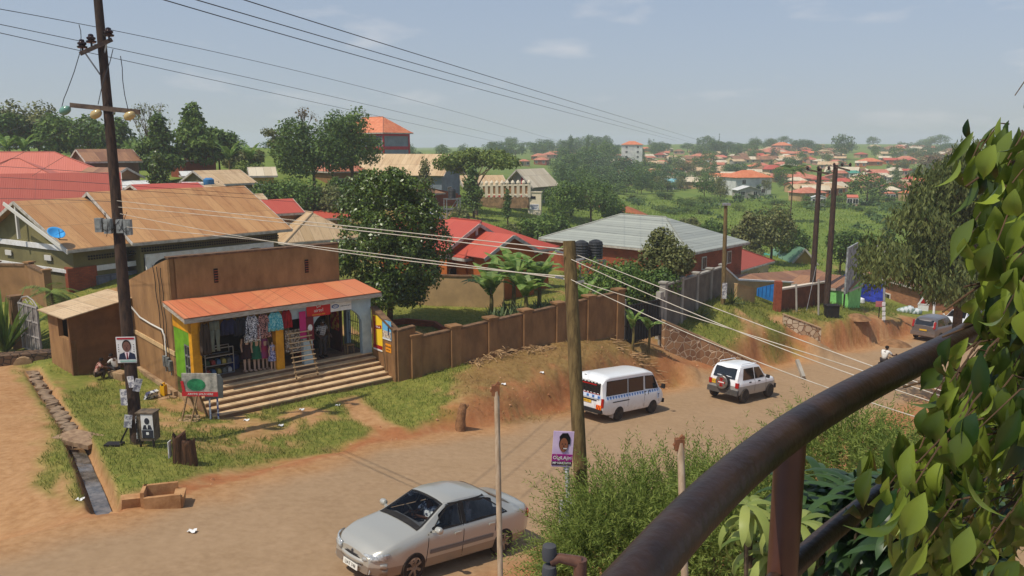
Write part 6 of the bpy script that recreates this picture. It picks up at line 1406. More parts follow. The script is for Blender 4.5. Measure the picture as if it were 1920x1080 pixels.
a = EV(870, 352, 126); house('tin_roof_house', 'long house with a pale tin roof left of the pale hall', a, level(a, EV(955, 350, 128)), 8, 1.8, 3, 'gable', 'spot', 'stone', .4)
fe = thing('post_fence', 'white post fence on a brown retaining wall in front of the pale hall', 'fence', gp(884, 381, 116)); o0 = fe.location
A0, B0 = gp(884, 381, 116), gp(992, 378, 110); B0.z = A0.z+.4
mb = MB(); mb.beam(A0-o0+Vector((0, 0, .2)), B0-o0+Vector((0, 0, .2)), .3, 1.6); mb.build('retaining_wall', mat('stone_base', S(150, 120, 88), S(110, 88, 64), sc=2), fe)
for k in range(12):
    c_ = (A0.lerp(B0, k/11))-o0; mb = MB(); mb.box((c_.x, c_.y, c_.z+1.9), (.42, .42, 2.0)); mb.lathe([(.3, 2.9), (.22, 3.1), (.05, 3.3)], (c_.x, c_.y, c_.z), n=8); mb.build('post', mat('cream_post', S(220, 208, 184)), fe)
mb = MB()
for z in (1.3, 2.6): mb.beam(A0-o0+Vector((0, 0, z)), B0-o0+Vector((0, 0, z)), .2, .2)
mb.build('rail', mat('cream_post', S(220, 208, 184)), fe)
mb = MB(); mb.beam(A0-o0+Vector((0, .1, 1.95)), B0-o0+Vector((0, .1, 1.95)), .08, 1.2); mb.build('infill', WM['mud'], fe)
g0 = gp(1003, 379, 110); t_ = thing('gate_sign', 'cream gatehouse panel with a small notice at the end of the post fence', 'sign', g0, -.35); mb = MB(); mb.box((0, 0, 1.3), (1.9, .4, 3.4)); mb.box((0, 0, 3.05), (2.1, .6, .12)); mb.build('panel', mat('cream_panel', S(226, 212, 182)), t_)
mb = MB(); mb.box((0, -.22, 1.0), (1.3, .06, .8)); nb = mb.build('notice', WHITE, t_); 
mb = MB()
for k in range(3): mb.box((0, -.26, 1.25-k*.22), (1.1-.2*k, .02, .09))
mb.build('print_line', mat('print_blue', S(90, 96, 130)), nb)
mb = MB(); mb.box((-.2, -.22, 2.3), (.7, .08, .35)); mb.build('letter_box', INK, t_)
# --- red roofed orange house with two gables
OV = 'orange'
FLr = EV(871, 485, 47.5); FRr = level(FLr, EV(1049, 464, 53))
rh = house('red_roof_house', 'orange walled house with red roofs and two front gables behind the garden', FLr, FRr, 9.5, 1.75, 2.9, 'hip', 'red', OV, .5, inset=3.2)
# projecting gables
UF3 = Vector((UF.x, UF.y, 0)); g1 = EV(835, 471, 48); house('x', '', g1, g1+UF3*5.3, 8.5, 1.5, 3.1, 'gablef', 'red', OV, .35, root=rh)
g2 = EV(908, 485, 46.5); house('x', '', g2, g2+UF3*4.6, 5, 1.22, 2.8, 'gablef', 'red', OV, .35, root=rh)
def into(o, root, M_): MM = (Matrix.Translation(root.location) @ Matrix.Rotation(root.rotation_euler.z, 4, 'Z')).inverted() @ M_; o.location = MM.to_translation(); o.rotation_euler = MM.to_euler(); o.parent = root; return o
aG = SA; MG = Matrix.Translation((g1.x, g1.y, g1.z-3.1)) @ Matrix.Rotation(aG, 4, 'Z')
LG = 5.3
mb = MB(); mb.box((LG*.5, .3, 3.8), (.14, .1, 1.3)); into(mb.build('king_post', WFR), rh, MG)
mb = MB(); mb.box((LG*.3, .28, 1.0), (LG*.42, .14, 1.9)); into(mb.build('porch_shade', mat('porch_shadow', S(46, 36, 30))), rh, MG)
mb = MB(); mb.box((LG*.66, .2, .95), (1.35, .16, 1.9)); into(mb.build('green_door', GREEN), rh, MG)
mb = MB(); mb.box((LG*.88, .18, .95), (.5, .2, 1.9)); into(mb.build('brick_pier', BRICK), rh, MG)
mb = MB(); mb.box((LG*.5, .1, 2.75), (LG+.6, .12, .2)); into(mb.build('lintel_band', BARGE), rh, MG)
# --- long grey hipped building
FRg = EV(1294, 475, 60); FLg = level(FRg, EV(1010, 461, 70.0)); 
gb = house('brick_block', 'large building with a ribbed grey hipped roof and a red brick end wall', FLg, FRg, 9.8, 2.1, 3.0, 'hip', 'grey', BRICK, .45, rwins=[(.3, 1.9, .55, .9), (.72, 1.95, .55, .9)], inset=5.2)
a = EV(1366, 514, 68); house('red_roof_house', 'low building with a dusky red hipped roof beside the brick end wall', a, level(a, EV(1452, 500, 76)), 9, 2.2, 2.6, 'hip', 'dullred', 'cream', .4)
a = EV(1475, 503, 88); house('green_roof_house', 'cream house with a grey green gabled roof left of the twin dark poles', a, level(a, EV(1540, 506, 88)), 8, 2.2, 3, 'gablef', 'green', 'yellow', .5)
a = EV(1425, 494, 92); house('green_roof_house', 'low bright teal roof left of the grey green gable', a, level(a, EV(1480, 502, 94)), 7, 1.0, 3, 'hip', 'teal', 'cream', .4)
a = EV(1485, 478, 100); house('pale_store', 'plain cream flat-topped store behind the green gable', a, level(a, EV(1542, 486, 100)), 6, .3, 4, 'shed', 'white', 'cream', .2)
a = EV(1390, 545, 62); house('long_store', 'long low store with a rusty brown roof running towards the billboard', a, level(a, EV(1596, 546, 66)), 4.2, .5, 2.5, 'shed', 'rust', 'tanw', .3)
a = EV(1618, 512, 74); bq = house('rough_brick_house', 'rough brick house with a brown tin roof and one dark window beside the road', a, level(a, EV(1722, 535, 66)), 8.5, 1.5, 3.4, 'shed', 'rust', OBRICK, .35, wins=[(.42, 1.5, 1.0, 1.15)])
a = EV(1690, 545, 70); house('dark_shed', 'dark timber shed between the brick house and the red kiosks', a, level(a, EV(1730, 552, 68)), 4, .4, 2.4, 'shed', 'rust', 'dark', .2, cat='shed')
for k, (x, lab) in enumerate(((1728, 'red painted kiosk with red benches, nearest the brick house'), (1765, 'red painted kiosk further right, partly behind leaves'))):
    p_ = gp(x+18, 574, 72); t_ = thing('kiosk', lab, 'kiosk', p_, -.3); RK = mat('kiosk_red', S(196, 30, 30), S(160, 24, 24), sc=2)
    mb = MB(); mb.box((0, .8, 1.2), (2.0, 1.4, 2.4)); mb.build('body', RK, t_); mb = MB(); mb.box((0, .05, 1.5), (1.5, .2, .8)); mb.build('hatch', DARK, t_); mb = MB(); mb.box((0, .4, 2.45), (2.5, 2.4, .08), Matrix.Rotation(.08, 3, 'X')); mb.build('roof', RK, t_)
    mb = MB()
    for i in range(5): mb.box((-1.0+i*.5, -.9, .5), (.08, .5, 1.0))
    mb.box((0, -.9, .95), (2.2, .5, .08)); mb.build('bench', RK, t_)
p_ = gp(1731, 574, 66); t_ = thing('road_sign', 'white triangular sign board standing in front of the red kiosks', 'sign', p_, -.3); mb = MB(); mb.prism([(-.45, .5), (.45, .5), (0, 1.35)], lambda u, v: (u, -.02, v), lambda u, v: (u, .02, v)); mb.build('panel', WHITE, t_); mb = MB(); mb.prism([(-.25, .6), (.25, .6), (0, 1.1)], lambda u, v: (u, -.03, v), lambda u, v: (u, -.02, v)); mb.build('red_mark', REDL, t_); mb = MB(); mb.box((0, 0, .2), (.8, .04, .5)); mb.build('board', WHITE, t_)
# --- billboard, light green store
a = EV(1545, 530, 57); gs = house('green_store', 'light green painted store wall beside the billboard', EV(1478, 531, 60), level(EV(1478, 531, 60), EV(1594, 533, 57.2)), 3.2, .5, 3.3, 'shed', 'rust', mat('mint_paint', S(140, 214, 122), S(126, 198, 110), sc=2), .05)
p_ = gp(1583, 585, 57); bb = thing('billboard', 'grey weathered billboard on dark posts, seen at a slant', 'billboard', p_, 1.0); mb = MB(); mb.box((1.6, 0, 2.75), (4.0, .12, 3.3)); mb.build('panel', mat('weathered_panel', S(160, 164, 162), S(120, 124, 122), sc=3, detail=9, lo=.45, hi=.55), bb)
for x in (.1, 1.2, 2.4): mb = MB(); mb.beam((x, .08, -.4), (x, .08, 2.5), .1, .1, (1, 0, 0)); mb.build('post', IRON, bb)
p_ = gp(1618, 560, 66); mb = MB(); mb.grid([[(i*.8-1.6, .1*math.sin(i*2+j), 2.2*(1-j/4)-.35*i/4*(1-j/4)*2) for i in range(5)] for j in range(5)]); o = mb.build('tarpaulin', mat('blue_tarp', S(50, 70, 180), S(40, 56, 150), sc=3)); thick(o, .03); o.location = p_; o.rotation_euler = (0, 0, -.2); tag(o, 'bright blue tarpaulin slung between billboard and brick house', 'tarpaulin')
mb = MB(); mb.box((0, 0, .4), (.8, .6, .8)); mb.box((0, 0, .82), (.9, .7, .06)); o = mb.build('black_bin', BLK); o.location = gp(1560, 574, 54); tag(o, 'black bin on the grass under the light green store', 'bin')
# rubbish heap by the brick house
for k in range(5):
    mb = MB(); mb.lathe([(.05, 0), (.4, .05), (.45, .25), (.3, .5), (.08, .6)], n=9); o = mb.build('rubbish_sack', speck('sack_pale', S(200, 204, 204), S(130, 150, 140), 3), smooth=True); o.location = gp(1692+k*7, 573+(k % 2), 64); o.scale = (1, .8, .6+.2*(k % 3)); tag(o, 'pale stuffed rubbish sack heaped beside the rough brick house', 'sack', 'rubbish sacks by the brick house')
mb = MB(); mb.lathe([(.1, 0), (.4, .1), (.35, .4), (.1, .5)], n=9); o = mb.build('rubbish_sack', WHITE, smooth=True); o.location = gp(1612, 566, 64); tag(o, 'white rubbish sack on the grass below the blue tarpaulin', 'sack')
# --- boundary wall with piers, left to right
XW = P(722, 716, 33.0); 
c0 = sh(7.62, 0, 0); c1 = sh(7.62, 1.75, 0); c2 = gp(1158, 628, 40.3)
for q in (c0, c1): q.z = gz(q.x, q.y)
tp = [LZ+2.85, LZ+2.7, P(1158, 556, 40.3).z]
WLB = mat('wall_render', S(158, 118, 78), S(112, 82, 52), sc=1.5, stretch=(1, 1, .4), lo=.32, hi=.68, rough=.95, bump=.3, bsc=25, detail=8)
cb = c1.lerp(c2, .066); cb.z = gz(cb.x, cb.y); wall_run('end_wall', 'taller brown end wall carrying posters beside the shop steps', [c0, c1, cb], 2.4, .2, WLB, .09, mat('wall_coping', S(128, 98, 70), S(92, 70, 50), sc=3), tops=[LZ+2.85, P(722, 619, 33.2).z, P(772, 611, 33.6).z])
bw = wall_run('boundary_wall', 'brown rendered boundary wall with capped piers running from the poster wall to the iron gate', [cb, c2], 2.2, .2, WLB, .09, mat('wall_coping', S(128, 98, 70), S(92, 70, 50), sc=3), piers=[6], pw=.46, tops=[P(784, 633, 33.7).z, P(1157, 547, 40.3).z])
# posters on the end of the wall
def flat(name, label, cat, w_, h_, m, p_, rz, tilt=0): t_ = thing(name, label, cat, p_, rz); mb = MB(); mb.box((0, 0, 0), (w_, .012, h_)); o = mb.build('sheet', m, t_); return t_
dN = Vector((-UF.x, -UF.y, 0)); aP = math.atan2(UF.y, UF.x)-math.pi/2
def onend(n_, z): q = sh(7.62-.115, n_, LZ+z); return q
t_ = flat('drinks_poster', 'tall yellow drinks poster with a red bottle strip on the wall end', 'poster', .72, 1.5, mat('poster_yellow', S(244, 204, 40)), onend(.48, 1.85), aP)
mb = MB(); mb.box((-.24, -.012, -.05), (.16, .012, 1.1)); mb.lathe([(.05, .5), (.05, .7)], (-.24, -.01, 0), n=6); mb.build('bottle', mat('bottle_red', S(150, 40, 24)), t_)
mb = MB(); mb.box((.06, -.012, .28), (.5, .012, .14), Matrix.Rotation(-.15, 3, 'Y')); mb.box((0, -.012, -.62), (.7, .012, .22)); mb.build('red_flash', REDL, t_); text('Refresh', .11, WHITE, t_, (.06, -.022, .28), MR); mb = MB(); mb.box((0, -.013, -.71), (.7, .012, .07)); mb.build('white_strip', WHITE, t_)
t_ = flat('scenic_poster', 'square poster of blue sky over a pale town beside the yellow poster', 'poster', .66, .82, mat('poster_sky', S(110, 180, 220)), onend(1.2, 2.1), aP); mb = MB(); mb.box((0, -.01, -.18), (.62, .012, .3)); mb.build('town_strip', speck('town_print', S(214, 200, 180), S(150, 130, 110), 14), t_); mb = MB(); mb.box((0, -.011, -.38), (.66, .012, .06)); mb.build('white_strip', WHITE, t_); mb = MB(); mb.box((.14, -.018, -.02), (.08, .01, .34)); mb.build('tower_print', mat('print_navy', S(30, 50, 90)), t_)
t_ = flat('notice', 'small orange notice under the scenic poster', 'notice', .42, .36, mat('notice_orange', S(236, 150, 30)), onend(1.28, 1.35), aP); text('FOR SALE', .1, INK, t_, (0, -.01, .06), MR); text('0772 41', .09, INK, t_, (0, -.01, -.08), MR)
mb = MB(); mb.beam(onend(1.15, -.1)-Vector((.02, .02, 0)), onend(1.1, 1.2)-Vector((.1, .1, 0)), .04, .04); tag(mb.build('leaning_stick', WOOD), 'thin stick leaning against the poster wall', 'stick')
# garden wall and lawn edging inside
wall_run('garden_wall', 'tan garden wall behind the lawn, in front of the red roofed house', [gp(780, 552, 47), gp(860, 560, 46.5), gp(945, 572, 46)], 1.75, .2, WM['tanw'], .08, mat('wall_coping', S(128, 98, 70)))
wall_run('garden_wall', 'low brick edging wall round the lawn beside the round tree', [gp(690, 600, 41.5), gp(760, 588, 42), gp(815, 588, 41.5), gp(830, 597, 40.5), gp(960, 600, 40.5)], .28, .18, BRICK)
mb = MB(); A_, B_ = gp(688, 598, 40.8), gp(712, 594, 41)
for k in range(5): q = A_.lerp(B_, k/4); mb.tube([q+Vector((0, 0, .5)), q+Vector((0, 0, 1.3))], .02, 5)
mb.tube([A_+Vector((0, 0, 1.3)), B_+Vector((0, 0, 1.3))], .025, 5); tag(mb.build('iron_railing', IRON), 'short black iron railing on the low garden wall beside the shop', 'railing')
# iron gate and grey wall
ga, gb_ = gp(1168, 629, 41.2), gp(1238, 622, 43.4); t_ = thing('iron_gate', 'dark ribbed iron gate at the top of the driveway', 'gate', ga, math.atan2(gb_.y-ga.y, gb_.x-ga.x)); GL = math.hypot(gb_.x-ga.x, gb_.y-ga.y)
mb = MB(); mb.box((GL/2, 0, 1.05), (GL-.1, .05, 2.0)); gp_o = mb.build('sheet', mat('gate_iron', S(58, 60, 60), S(44, 46, 46), sc=2), t_); mb = MB()
for k in range(14): mb.box((.1+k*(GL-.2)/13, -.04, 1.05), (.04, .05, 2.05))
for z in (.1, 1.0, 2.0): mb.box((GL/2, -.045, z), (GL-.1, .05, .06))
mb.build('bar', IRON, gp_o)
for x in (0, GL): mb = MB(); mb.box((x, .1, 1.1), (.3, .3, 2.6)); mb.build('post', WM['stone'], t_)
GWM = mat('grey_block_wall', S(122, 112, 100), S(98, 90, 80), sc=1.1, rough=.95, bump=.3, bsc=25, detail=8)
wall_run('grey_wall', 'grey rendered wall with pale pilasters climbing behind the grass terrace', [gp(1242, 606, 43.8), gp(1352, 560, 53)], 2.3, .2, GWM, .1, WM['stone'], piers=4, pierm=WM['stone'], tops=[P(1242, 534, 43.8).z, P(1352, 500, 53).z])
wall_run('tan_wall', 'tan rendered yard wall with white coping behind the blue gate', [gp(1352, 560, 53), gp(1380, 552, 56), gp(1520, 556, 62)], 2.6, .2, WM['tanw'], .12, WHITE, tops=[P(1352, 500, 53).z, P(1380, 525, 56).z, P(1520, 532, 62).z])
wall_run('low_tan_wall', 'low tan block wall left of the blue gate', [gp(1378, 572, 53), gp(1412, 570, 54)], 1.0, .25, WM['tanw'], .06)
ga, gb_ = gp(1418, 571, 56), gp(1454, 576, 54.4); t_ = thing('blue_gate', 'bright blue steel gate standing open beside the brick wall', 'gate', ga, math.atan2(gb_.y-ga.y, gb_.x-ga.x)); GL = math.hypot(gb_.x-ga.x, gb_.y-ga.y)
mb = MB(); mb.prism([(0, .3), (GL, .1), (GL, 1.45), (0, .85)], lambda u, v: (u, -.02, v), lambda u, v: (u, .02, v)); s_ = mb.build('sheet', mat('gate_blue', S(40, 120, 190), S(30, 100, 166), sc=2, rough=.5), t_); mb = MB()
for k in range(5): mb.box((GL*(k+.5)/5, -.04, .3+.5*(k+.5)/5+.2), (.04, .03, .55+.1*k))
mb.build('bar', mat('gate_blue_dark', S(26, 84, 140)), s_)
wall_run('brick_wall', 'red brick wall with pale coping behind the twin dark poles', [gp(1456, 586, 53.5), gp(1548, 566, 58.5)], 2.0, .25, mat('dark_brick', S(120, 70, 46), S(96, 56, 38), sc=2), .12, mat('pale_coping', S(214, 200, 180)), tops=[P(1456, 543, 53.5).z, P(1548, 528, 58.5).z])
mb = MB(); q = gp(1456, 588, 53.2); mb.box((0, 0, .9), (.42, .42, 2.2)); o = mb.build('brick_pier', mat('orange_brick', S(156, 84, 58), S(130, 66, 46), sc=4)); o.location = q; tag(o, 'orange brick pier at the near end of the red brick wall', 'pier')
STONE = voronoimat('rubble_stone', S(170, 130, 92), S(128, 92, 64), S(206, 180, 150), 2.6)
wall_run('stone_wall', 'rubble stone retaining wall sloping down beside the first driveway', [gp(1243, 632, 43.0), gp(1311, 650, 43.9), gp(1412, 692, 44.2)], 1.0, .3, STONE, .08, mat('mortar_cap', S(176, 146, 112)), tops=[P(1243, 601, 43.0).z, P(1311, 631, 43.9).z, P(1412, 678, 44.2).z], sink=.8)
wall_run('stone_wall', 'pale rubble stone wall beside the second driveway, under the twin poles', [gp(1468, 603, 50.2), gp(1538, 628, 50.2)], .5, .3, voronoimat('pale_stone', S(214, 196, 168), S(170, 140, 108), S(150, 110, 80), 3.0), .05, mat('mortar_cap', S(176, 146, 112)), tops=[P(1468, 589, 50.2).z, P(1538, 615, 50.2).z], sink=.8)
# --- shed, gate and walls at the left
shp = P(140, 702, 33.2); shp.z = gz(shp.x, shp.y); sa = SA-.06
t_ = thing('shed', 'square mud plastered shed with a lean-to tin roof beside the shop', 'shed', shp, sa+.2); t_.scale = (.92, .75, .8)
mb = MB(); mb.prism([(-.05, -.45), (-.05, 3.05), (2.65, 3.58), (2.65, -.45)], lambda u, v: (u, 0, v), lambda u, v: (u, .2, v)); mb.box((2.55, 1.3, 1.5), (.2, 2.2, 3.9)); mb.build('front_wall', mat('shed_shaded_wall', S(128, 90, 56), S(102, 70, 44), sc=1.0, rough=.95, detail=8), t_)  # front plaster coloured darker than the sunlit side wall, shade put into the colour
mb = MB(); ywall(mb, .2, 3.2, -.6, 3.05, 0, .2, [(.0, 1.75, 1.85, 3.06)]); mb.build('side_wall', PLAS, t_)
mb = MB(); mb.quad((.2, 1.9, 1.6), (.2, .2, 1.6), (2.4, .2, 1.6), (2.4, 1.9, 1.6)); mb.quad((2.4, .22, 1.6), (2.4, 3.0, 1.6), (2.4, 3.0, 3.0), (2.4, .22, 3.0)); mb.quad((.2, 1.9, 1.6), (2.4, 1.9, 1.6), (2.4, 1.9, 3.0), (.2, 1.9, 3.0)); mb.build('inside', DARK, t_)
mb = MB(); mb.quad((-.35, -.35, 3.12), (2.9, -.35, 3.75), (2.9, 3.5, 3.75), (-.35, 3.5, 3.12)); o = mb.build('roof', RT['spot'], t_); md = o.modifiers.new('s', 'SOLIDIFY'); md.thickness = .05
pa, pb = P(38, 640, 37.5), P(80, 655, 36); pa.z = gz(pa.x, pa.y); pb.z = gz(pb.x, pb.y)
t_ = thing('gate', 'grey metal gate with scrolled top left of the shed', 'gate', pa, math.atan2(pb.y-pa.y, pb.x-pa.x)); GL = math.hypot(pb.x-pa.x, pb.y-pa.y)
mb = MB(); mb.box((GL*.55, 0, 1.15), (GL*.85, .04, 2.2)); s_ = mb.build('sheet', mat('gate_grey', S(138, 132, 126), S(112, 106, 100), sc=3), t_); mb = MB()
for k in range(5): mb.box((GL*(.15+.2*k), -.04, 1.15), (.05, .04, 2.2))
for z in (.1, .8, 1.5, 2.2): mb.box((GL*.55, -.045, z), (GL*.85, .04, .05))
mb.tube([(GL*.15, 0, 2.25), (GL*.3, 0, 2.5), (GL*.55, 0, 2.62), (GL*.8, 0, 2.5), (GL*.95, 0, 2.25)], .03, 6); mb.tube([(GL*.3, 0, 2.3), (GL*.45, 0, 2.45), (GL*.55, 0, 2.3), (GL*.65, 0, 2.45), (GL*.8, 0, 2.3)], .02, 5); mb.build('frame', mat('gate_frame_grey', S(160, 154, 148)), s_)
mb = MB(); mb.box((-.1, 0, .95), (.45, .45, 2.9)); mb.box((-.1, 0, 2.45), (.55, .55, .1)); mb.build('pier', mat('pier_mud', S(140, 104, 68), S(108, 80, 54), sc=2, detail=8), t_)
wall_run('yard_wall', 'stepped mud yard wall behind the spiky plant at the left edge', [gp(-120, 560, 48), gp(60, 545, 45), gp(92, 560, 42)], 1.9, .22, WM['mud'], .1, mat('wall_coping', S(128, 98, 70)), piers=[3, 1])
a = EV(-60, 472, 50); house('tin_roof_house', 'small porch with a pale tin roof at the left edge beside the bungalow', a, level(a, EV(42, 470, 50)), 4, .9, 2.4, 'gable', 'pale', 'mud', .3)
# culvert head at the top of the ditch
q = P(38, 676, 35); q.z = gz(q.x, q.y); t_ = thing('culvert_head', 'rough stone culvert head with a pipe mouth at the top of the ditch', 'culvert', q, .35); mb = MB(); mb.box((.2, .5, .05), (3.4, .8, .7)); mb.build('headwall', voronoimat('dark_rubble', S(110, 84, 60), S(80, 60, 44), S(60, 46, 34), 3), t_); mb = MB(); mb.lathe([(.3, 0), (.38, 0), (.38, -.2)], (.1, .1, -.05), 'y', 14); mb.build('pipe_mouth', CONC, t_)
# ---------------------------------------------------------------- near and middle trees
rt = gp(731, 604, 41.5); Htop = P(725, 312, 41.5).z-rt.z
cl = [(0, 0, Htop*.5, 2.5, 2.5, Htop*.36), (0, 0, Htop*.72, 1.75, 1.75, Htop*.24), (0, 0, Htop*.45, 1.8, 1.8, Htop*.25)]; r = random.Random(5)
for i in range(46):
    e = r.uniform(-.95, 1); a = r.uniform(0, 6.28); rr_ = 2.5*math.sqrt(max(0, 1-e*e))*(1.0 if e < .2 else .95); cl.append((rr_*math.cos(a), rr_*math.sin(a), Htop*.55+e*Htop*.37, r.uniform(.6, .95)))
t_ = thing('round_tree', 'dense egg-shaped glossy green tree standing on the lawn right of the shop', 'tree', rt)
link('crown', crownmesh('crown', cl, 50000, .165, LF['gloss'], 5, .6, .66, .3), t_); link('trunk', trunkmesh('trunk', Htop*.8, 4, cl[:14], .16, 5), t_)
px_tree('shrub_tree', 'olive leaved tree in front of the grey roofed building, taller of the pair', 1250, 552, 432, 98, 47, 'round', 'olive', 11, 5200, .2)
px_tree('shrub', 'broad dark green shrub left of the olive leaved tree', 1165, 552, 458, 165, 46, 'bush', 'mid', 12, 4200, .2, cat='bush')
px_tree('shrub', 'dark shrub below the olive leaved tree behind the grey wall', 1218, 556, 476, 120, 46, 'bush', 'dark', 13, 3000, .2, cat='bush')
k = 0
for (x, y, z, h_, L_, s_, lab) in ((962, 545, 43.5, 3.2, 2.3, 21, 'tallest banana plant of the clump in front of the orange house'), (920, 552, 43, 2.3, 2.0, 22, 'banana plant at the left of the clump, half over the garden wall'), (1010, 548, 43, 2.9, 2.1, 23, 'banana plant at the right of the clump, beside the wooden pole'), (985, 556, 42, 2.2, 2.1, 24, 'low banana plant at the front of the clump')):
    banana(x, y+6, z, lab, h_, 11, s_, L_)
banana(1186, 640, 40.0, 'young banana plant left of the iron gate', 1.9, 6, 25, 1.0, sc=.6); banana(1216, 640, 40.6, 'young banana plant in front of the iron gate', 1.8, 6, 26, 1.1, sc=.6); banana(1092, 562, 41, 'banana plant behind the boundary wall right of the wooden pole', 1.6, 7, 27, 1.5)
# maize patch and shrubs along the lawn edge
for i in range(26):
    x = 925+i*5.5+random.uniform(-4, 4); y = 585+random.uniform(-8, 10); z = 41.5+random.uniform(0, 2); q = gp(x, y, z); 
    o = spiky(0, 0, 0, 'maize stalk in the patch behind the boundary wall', 12, .8, .08, 300+i, 'maize_plant', 'agave', .9, 'maize', p=q, lo=.5, hi=1.5); o.scale = (1, 1, 1.25); o['group'] = 'maize behind the boundary wall'
for i in range(7):
    q = gp(790+i*17, 612-i*2, 36.5+i*.5); o = spiky(0, 0, 0, 'leafy weed standing between the lawn and the boundary wall', 10, .7, .1, 340+i, 'leafy_weed', 'mid', .7, 'plant', p=q, lo=.7); o['group'] = 'weeds inside the boundary wall'
for (x, y, z, s_, lab) in ((1288, 605, 44.5, 1, 'agave nearest the grey wall corner on the terrace'), (1312, 590, 47, 2, 'agave in the middle of the terrace by the grey wall'), (1372, 568, 50.5, 3, 'agave at the foot of the thin pole on the terrace')): spiky(x, y, z, lab, 30, 1.15, .1, s_)
pq = gp(97, 560, 40); palm(pq, 'small feather palm in front of the brick corner of the bungalow', 1.3, 11, 1.5, 4)
q = gp(8, 632, 37); o = spiky(0, 0, 0, 'big spiky dark green plant at the left edge beside the metal gate', 90, 2.6, .12, 8, 'spiky_plant', 'mid', .5, 'plant', p=q, lo=.5, hi=1.5); o.scale = (1.05, 1.05, 1.25)
px_tree('creeper', 'green creeper sprawling over the tan bungalow ridge behind the pole', 205, 395, 345, 150, 52, 'bush', 'light', 15, 2600, .2, cat='climbing plant', sc=(1, 1, .85))
# trees, upper left
T_ = px_tree
T_('broadleaf_tree', 'dark rounded tree at the far left skyline', 20, 300, 208, 100, 108, 'round', 'dark', 31, 3600)
T_('broadleaf_tree', 'brownish olive tree at the left skyline, next to the dark one', 75, 300, 206, 130, 112, 'round', 'olive', 32, 4200)
T_('broadleaf_tree', 'mid green tree left of the high voltage pole', 135, 302, 215, 110, 108, 'round', 'mid', 33, 3600)
T_('broadleaf_tree', 'dark tree right behind the high voltage pole', 205, 302, 226, 90, 106, 'round', 'dark', 34, 3000)
T_('broadleaf_tree', 'low dark tree between the pole and the bare branched tree', 262, 305, 255, 70, 104, 'bush', 'dark', 35, 2000)
T_('bare_tree', 'almost leafless tree with fine branches right of the pole', 282, 305, 200, 90, 102, 'bare', 'olive', 36, 420, .3)
T_('broadleaf_tree', 'dark tree left of the bright twin-topped tree at the upper left', 305, 345, 222, 95, 90, 'tall', 'dark', 37, 4200)
T_('broadleaf_tree', 'tall bright green tree above the brown brick house', 368, 330, 203, 105, 94, 'tall', 'mid', 38, 4600)
T_('broadleaf_tree', 'rounded tree stepping down right of the tall bright green tree', 412, 322, 242, 70, 98, 'round', 'dark', 39, 2600)
T_('glossy_bush', 'glossy dark bush below the dark trees, behind the tan bungalow', 298, 362, 288, 70, 72, 'tall', 'gloss', 40, 3600, .24)
T_('broadleaf_tree', 'small grey green tree left of the big dark tree', 455, 318, 268, 80, 104, 'bush', 'olive', 41, 2000)
T_('big_tree', 'big dark spreading tree in front of the school block, left crown', 590, 352, 222, 160, 92, 'round', 'dark', 42, 8000, .34)
T_('big_tree', 'lighter green tree top rising right of the big dark crown', 662, 350, 203, 110, 95, 'round', 'mid', 43, 5600, .32)
T_('bare_tree', 'bare twiggy tree rising behind the big dark crown', 572, 335, 204, 60, 105, 'bare', 'brown', 44, 200, .3)
T_('thin_tree', 'thin feathery tree left of the big dark crown', 535, 330, 240, 70, 104, 'bare', 'olive', 45, 700, .35)
for i, (x, yb, yt, w_, z, lf, lab) in enumerate(((520, 395, 330, 90, 80, 'dark', 'dark shrub furthest left under the big tree'), (565, 400, 325, 100, 78, 'mid', 'broad green shrub under the big tree'), (610, 398, 335, 80, 78, 'olive', 'olive shrub under the big tree, behind the round tree'), (640, 380, 318, 60, 84, 'dark', 'dark shrub at the trunk of the big tree'), (470, 330, 295, 70, 92, 'light', 'light green shrub by the yellow house'))): T_('shrub', lab, x, yb, yt, w_, z, 'bush', lf, 50+i, 2400, .3, cat='bush')
for i, (x, y, z, lab) in enumerate(((15, 300, 98, 'banana plant at the left edge above the pink roofs'), (45, 302, 99, 'second banana plant from the left edge above the pink roofs'), (255, 305, 96, 'banana plant right of the pole above the brown house'), (430, 318, 92, 'banana plant left of the yellow house'), (470, 320, 93, 'banana plant right above the yellow house'))): banana(x, y, z, lab, 3.4, 10, 60+i, 2.8)
T_('flat_topped_tree', 'light green layered tree right of the grey hall', 893, 380, 264, 145, 104, 'spread', 'light', 70, 6000, .36)
T_('flat_topped_tree', 'dark lower tree under the light green layered tree', 888, 384, 315, 55, 100, 'tall', 'dark', 71, 2600, .3)
T_('small_tree', 'slender tree in front of the grey hall', 797, 360, 298, 45, 100, 'tall', 'olive', 72, 1500, .28)
T_('small_tree', 'young tree growing in front of the white post fence', 952, 402, 355, 24, 100, 'tall', 'dark', 73, 900, .26)
for i in range(14):
    x = 800+i*23+random.uniform(-8, 8); yb = 412+random.uniform(-10, 14); lf = ['mid', 'dark', 'light', 'olive'][i % 4]
    T_('shrub', 'low shrub on the slope between the red roofs and the post fence', x, yb, yb-random.uniform(18, 34), random.uniform(36, 62), 88+random.uniform(-6, 12), 'bush', lf, 80+i % 5, 1500, .3, cat='bush', key=('slopebush', lf, i % 4), group='shrubs on the slope below the post fence')
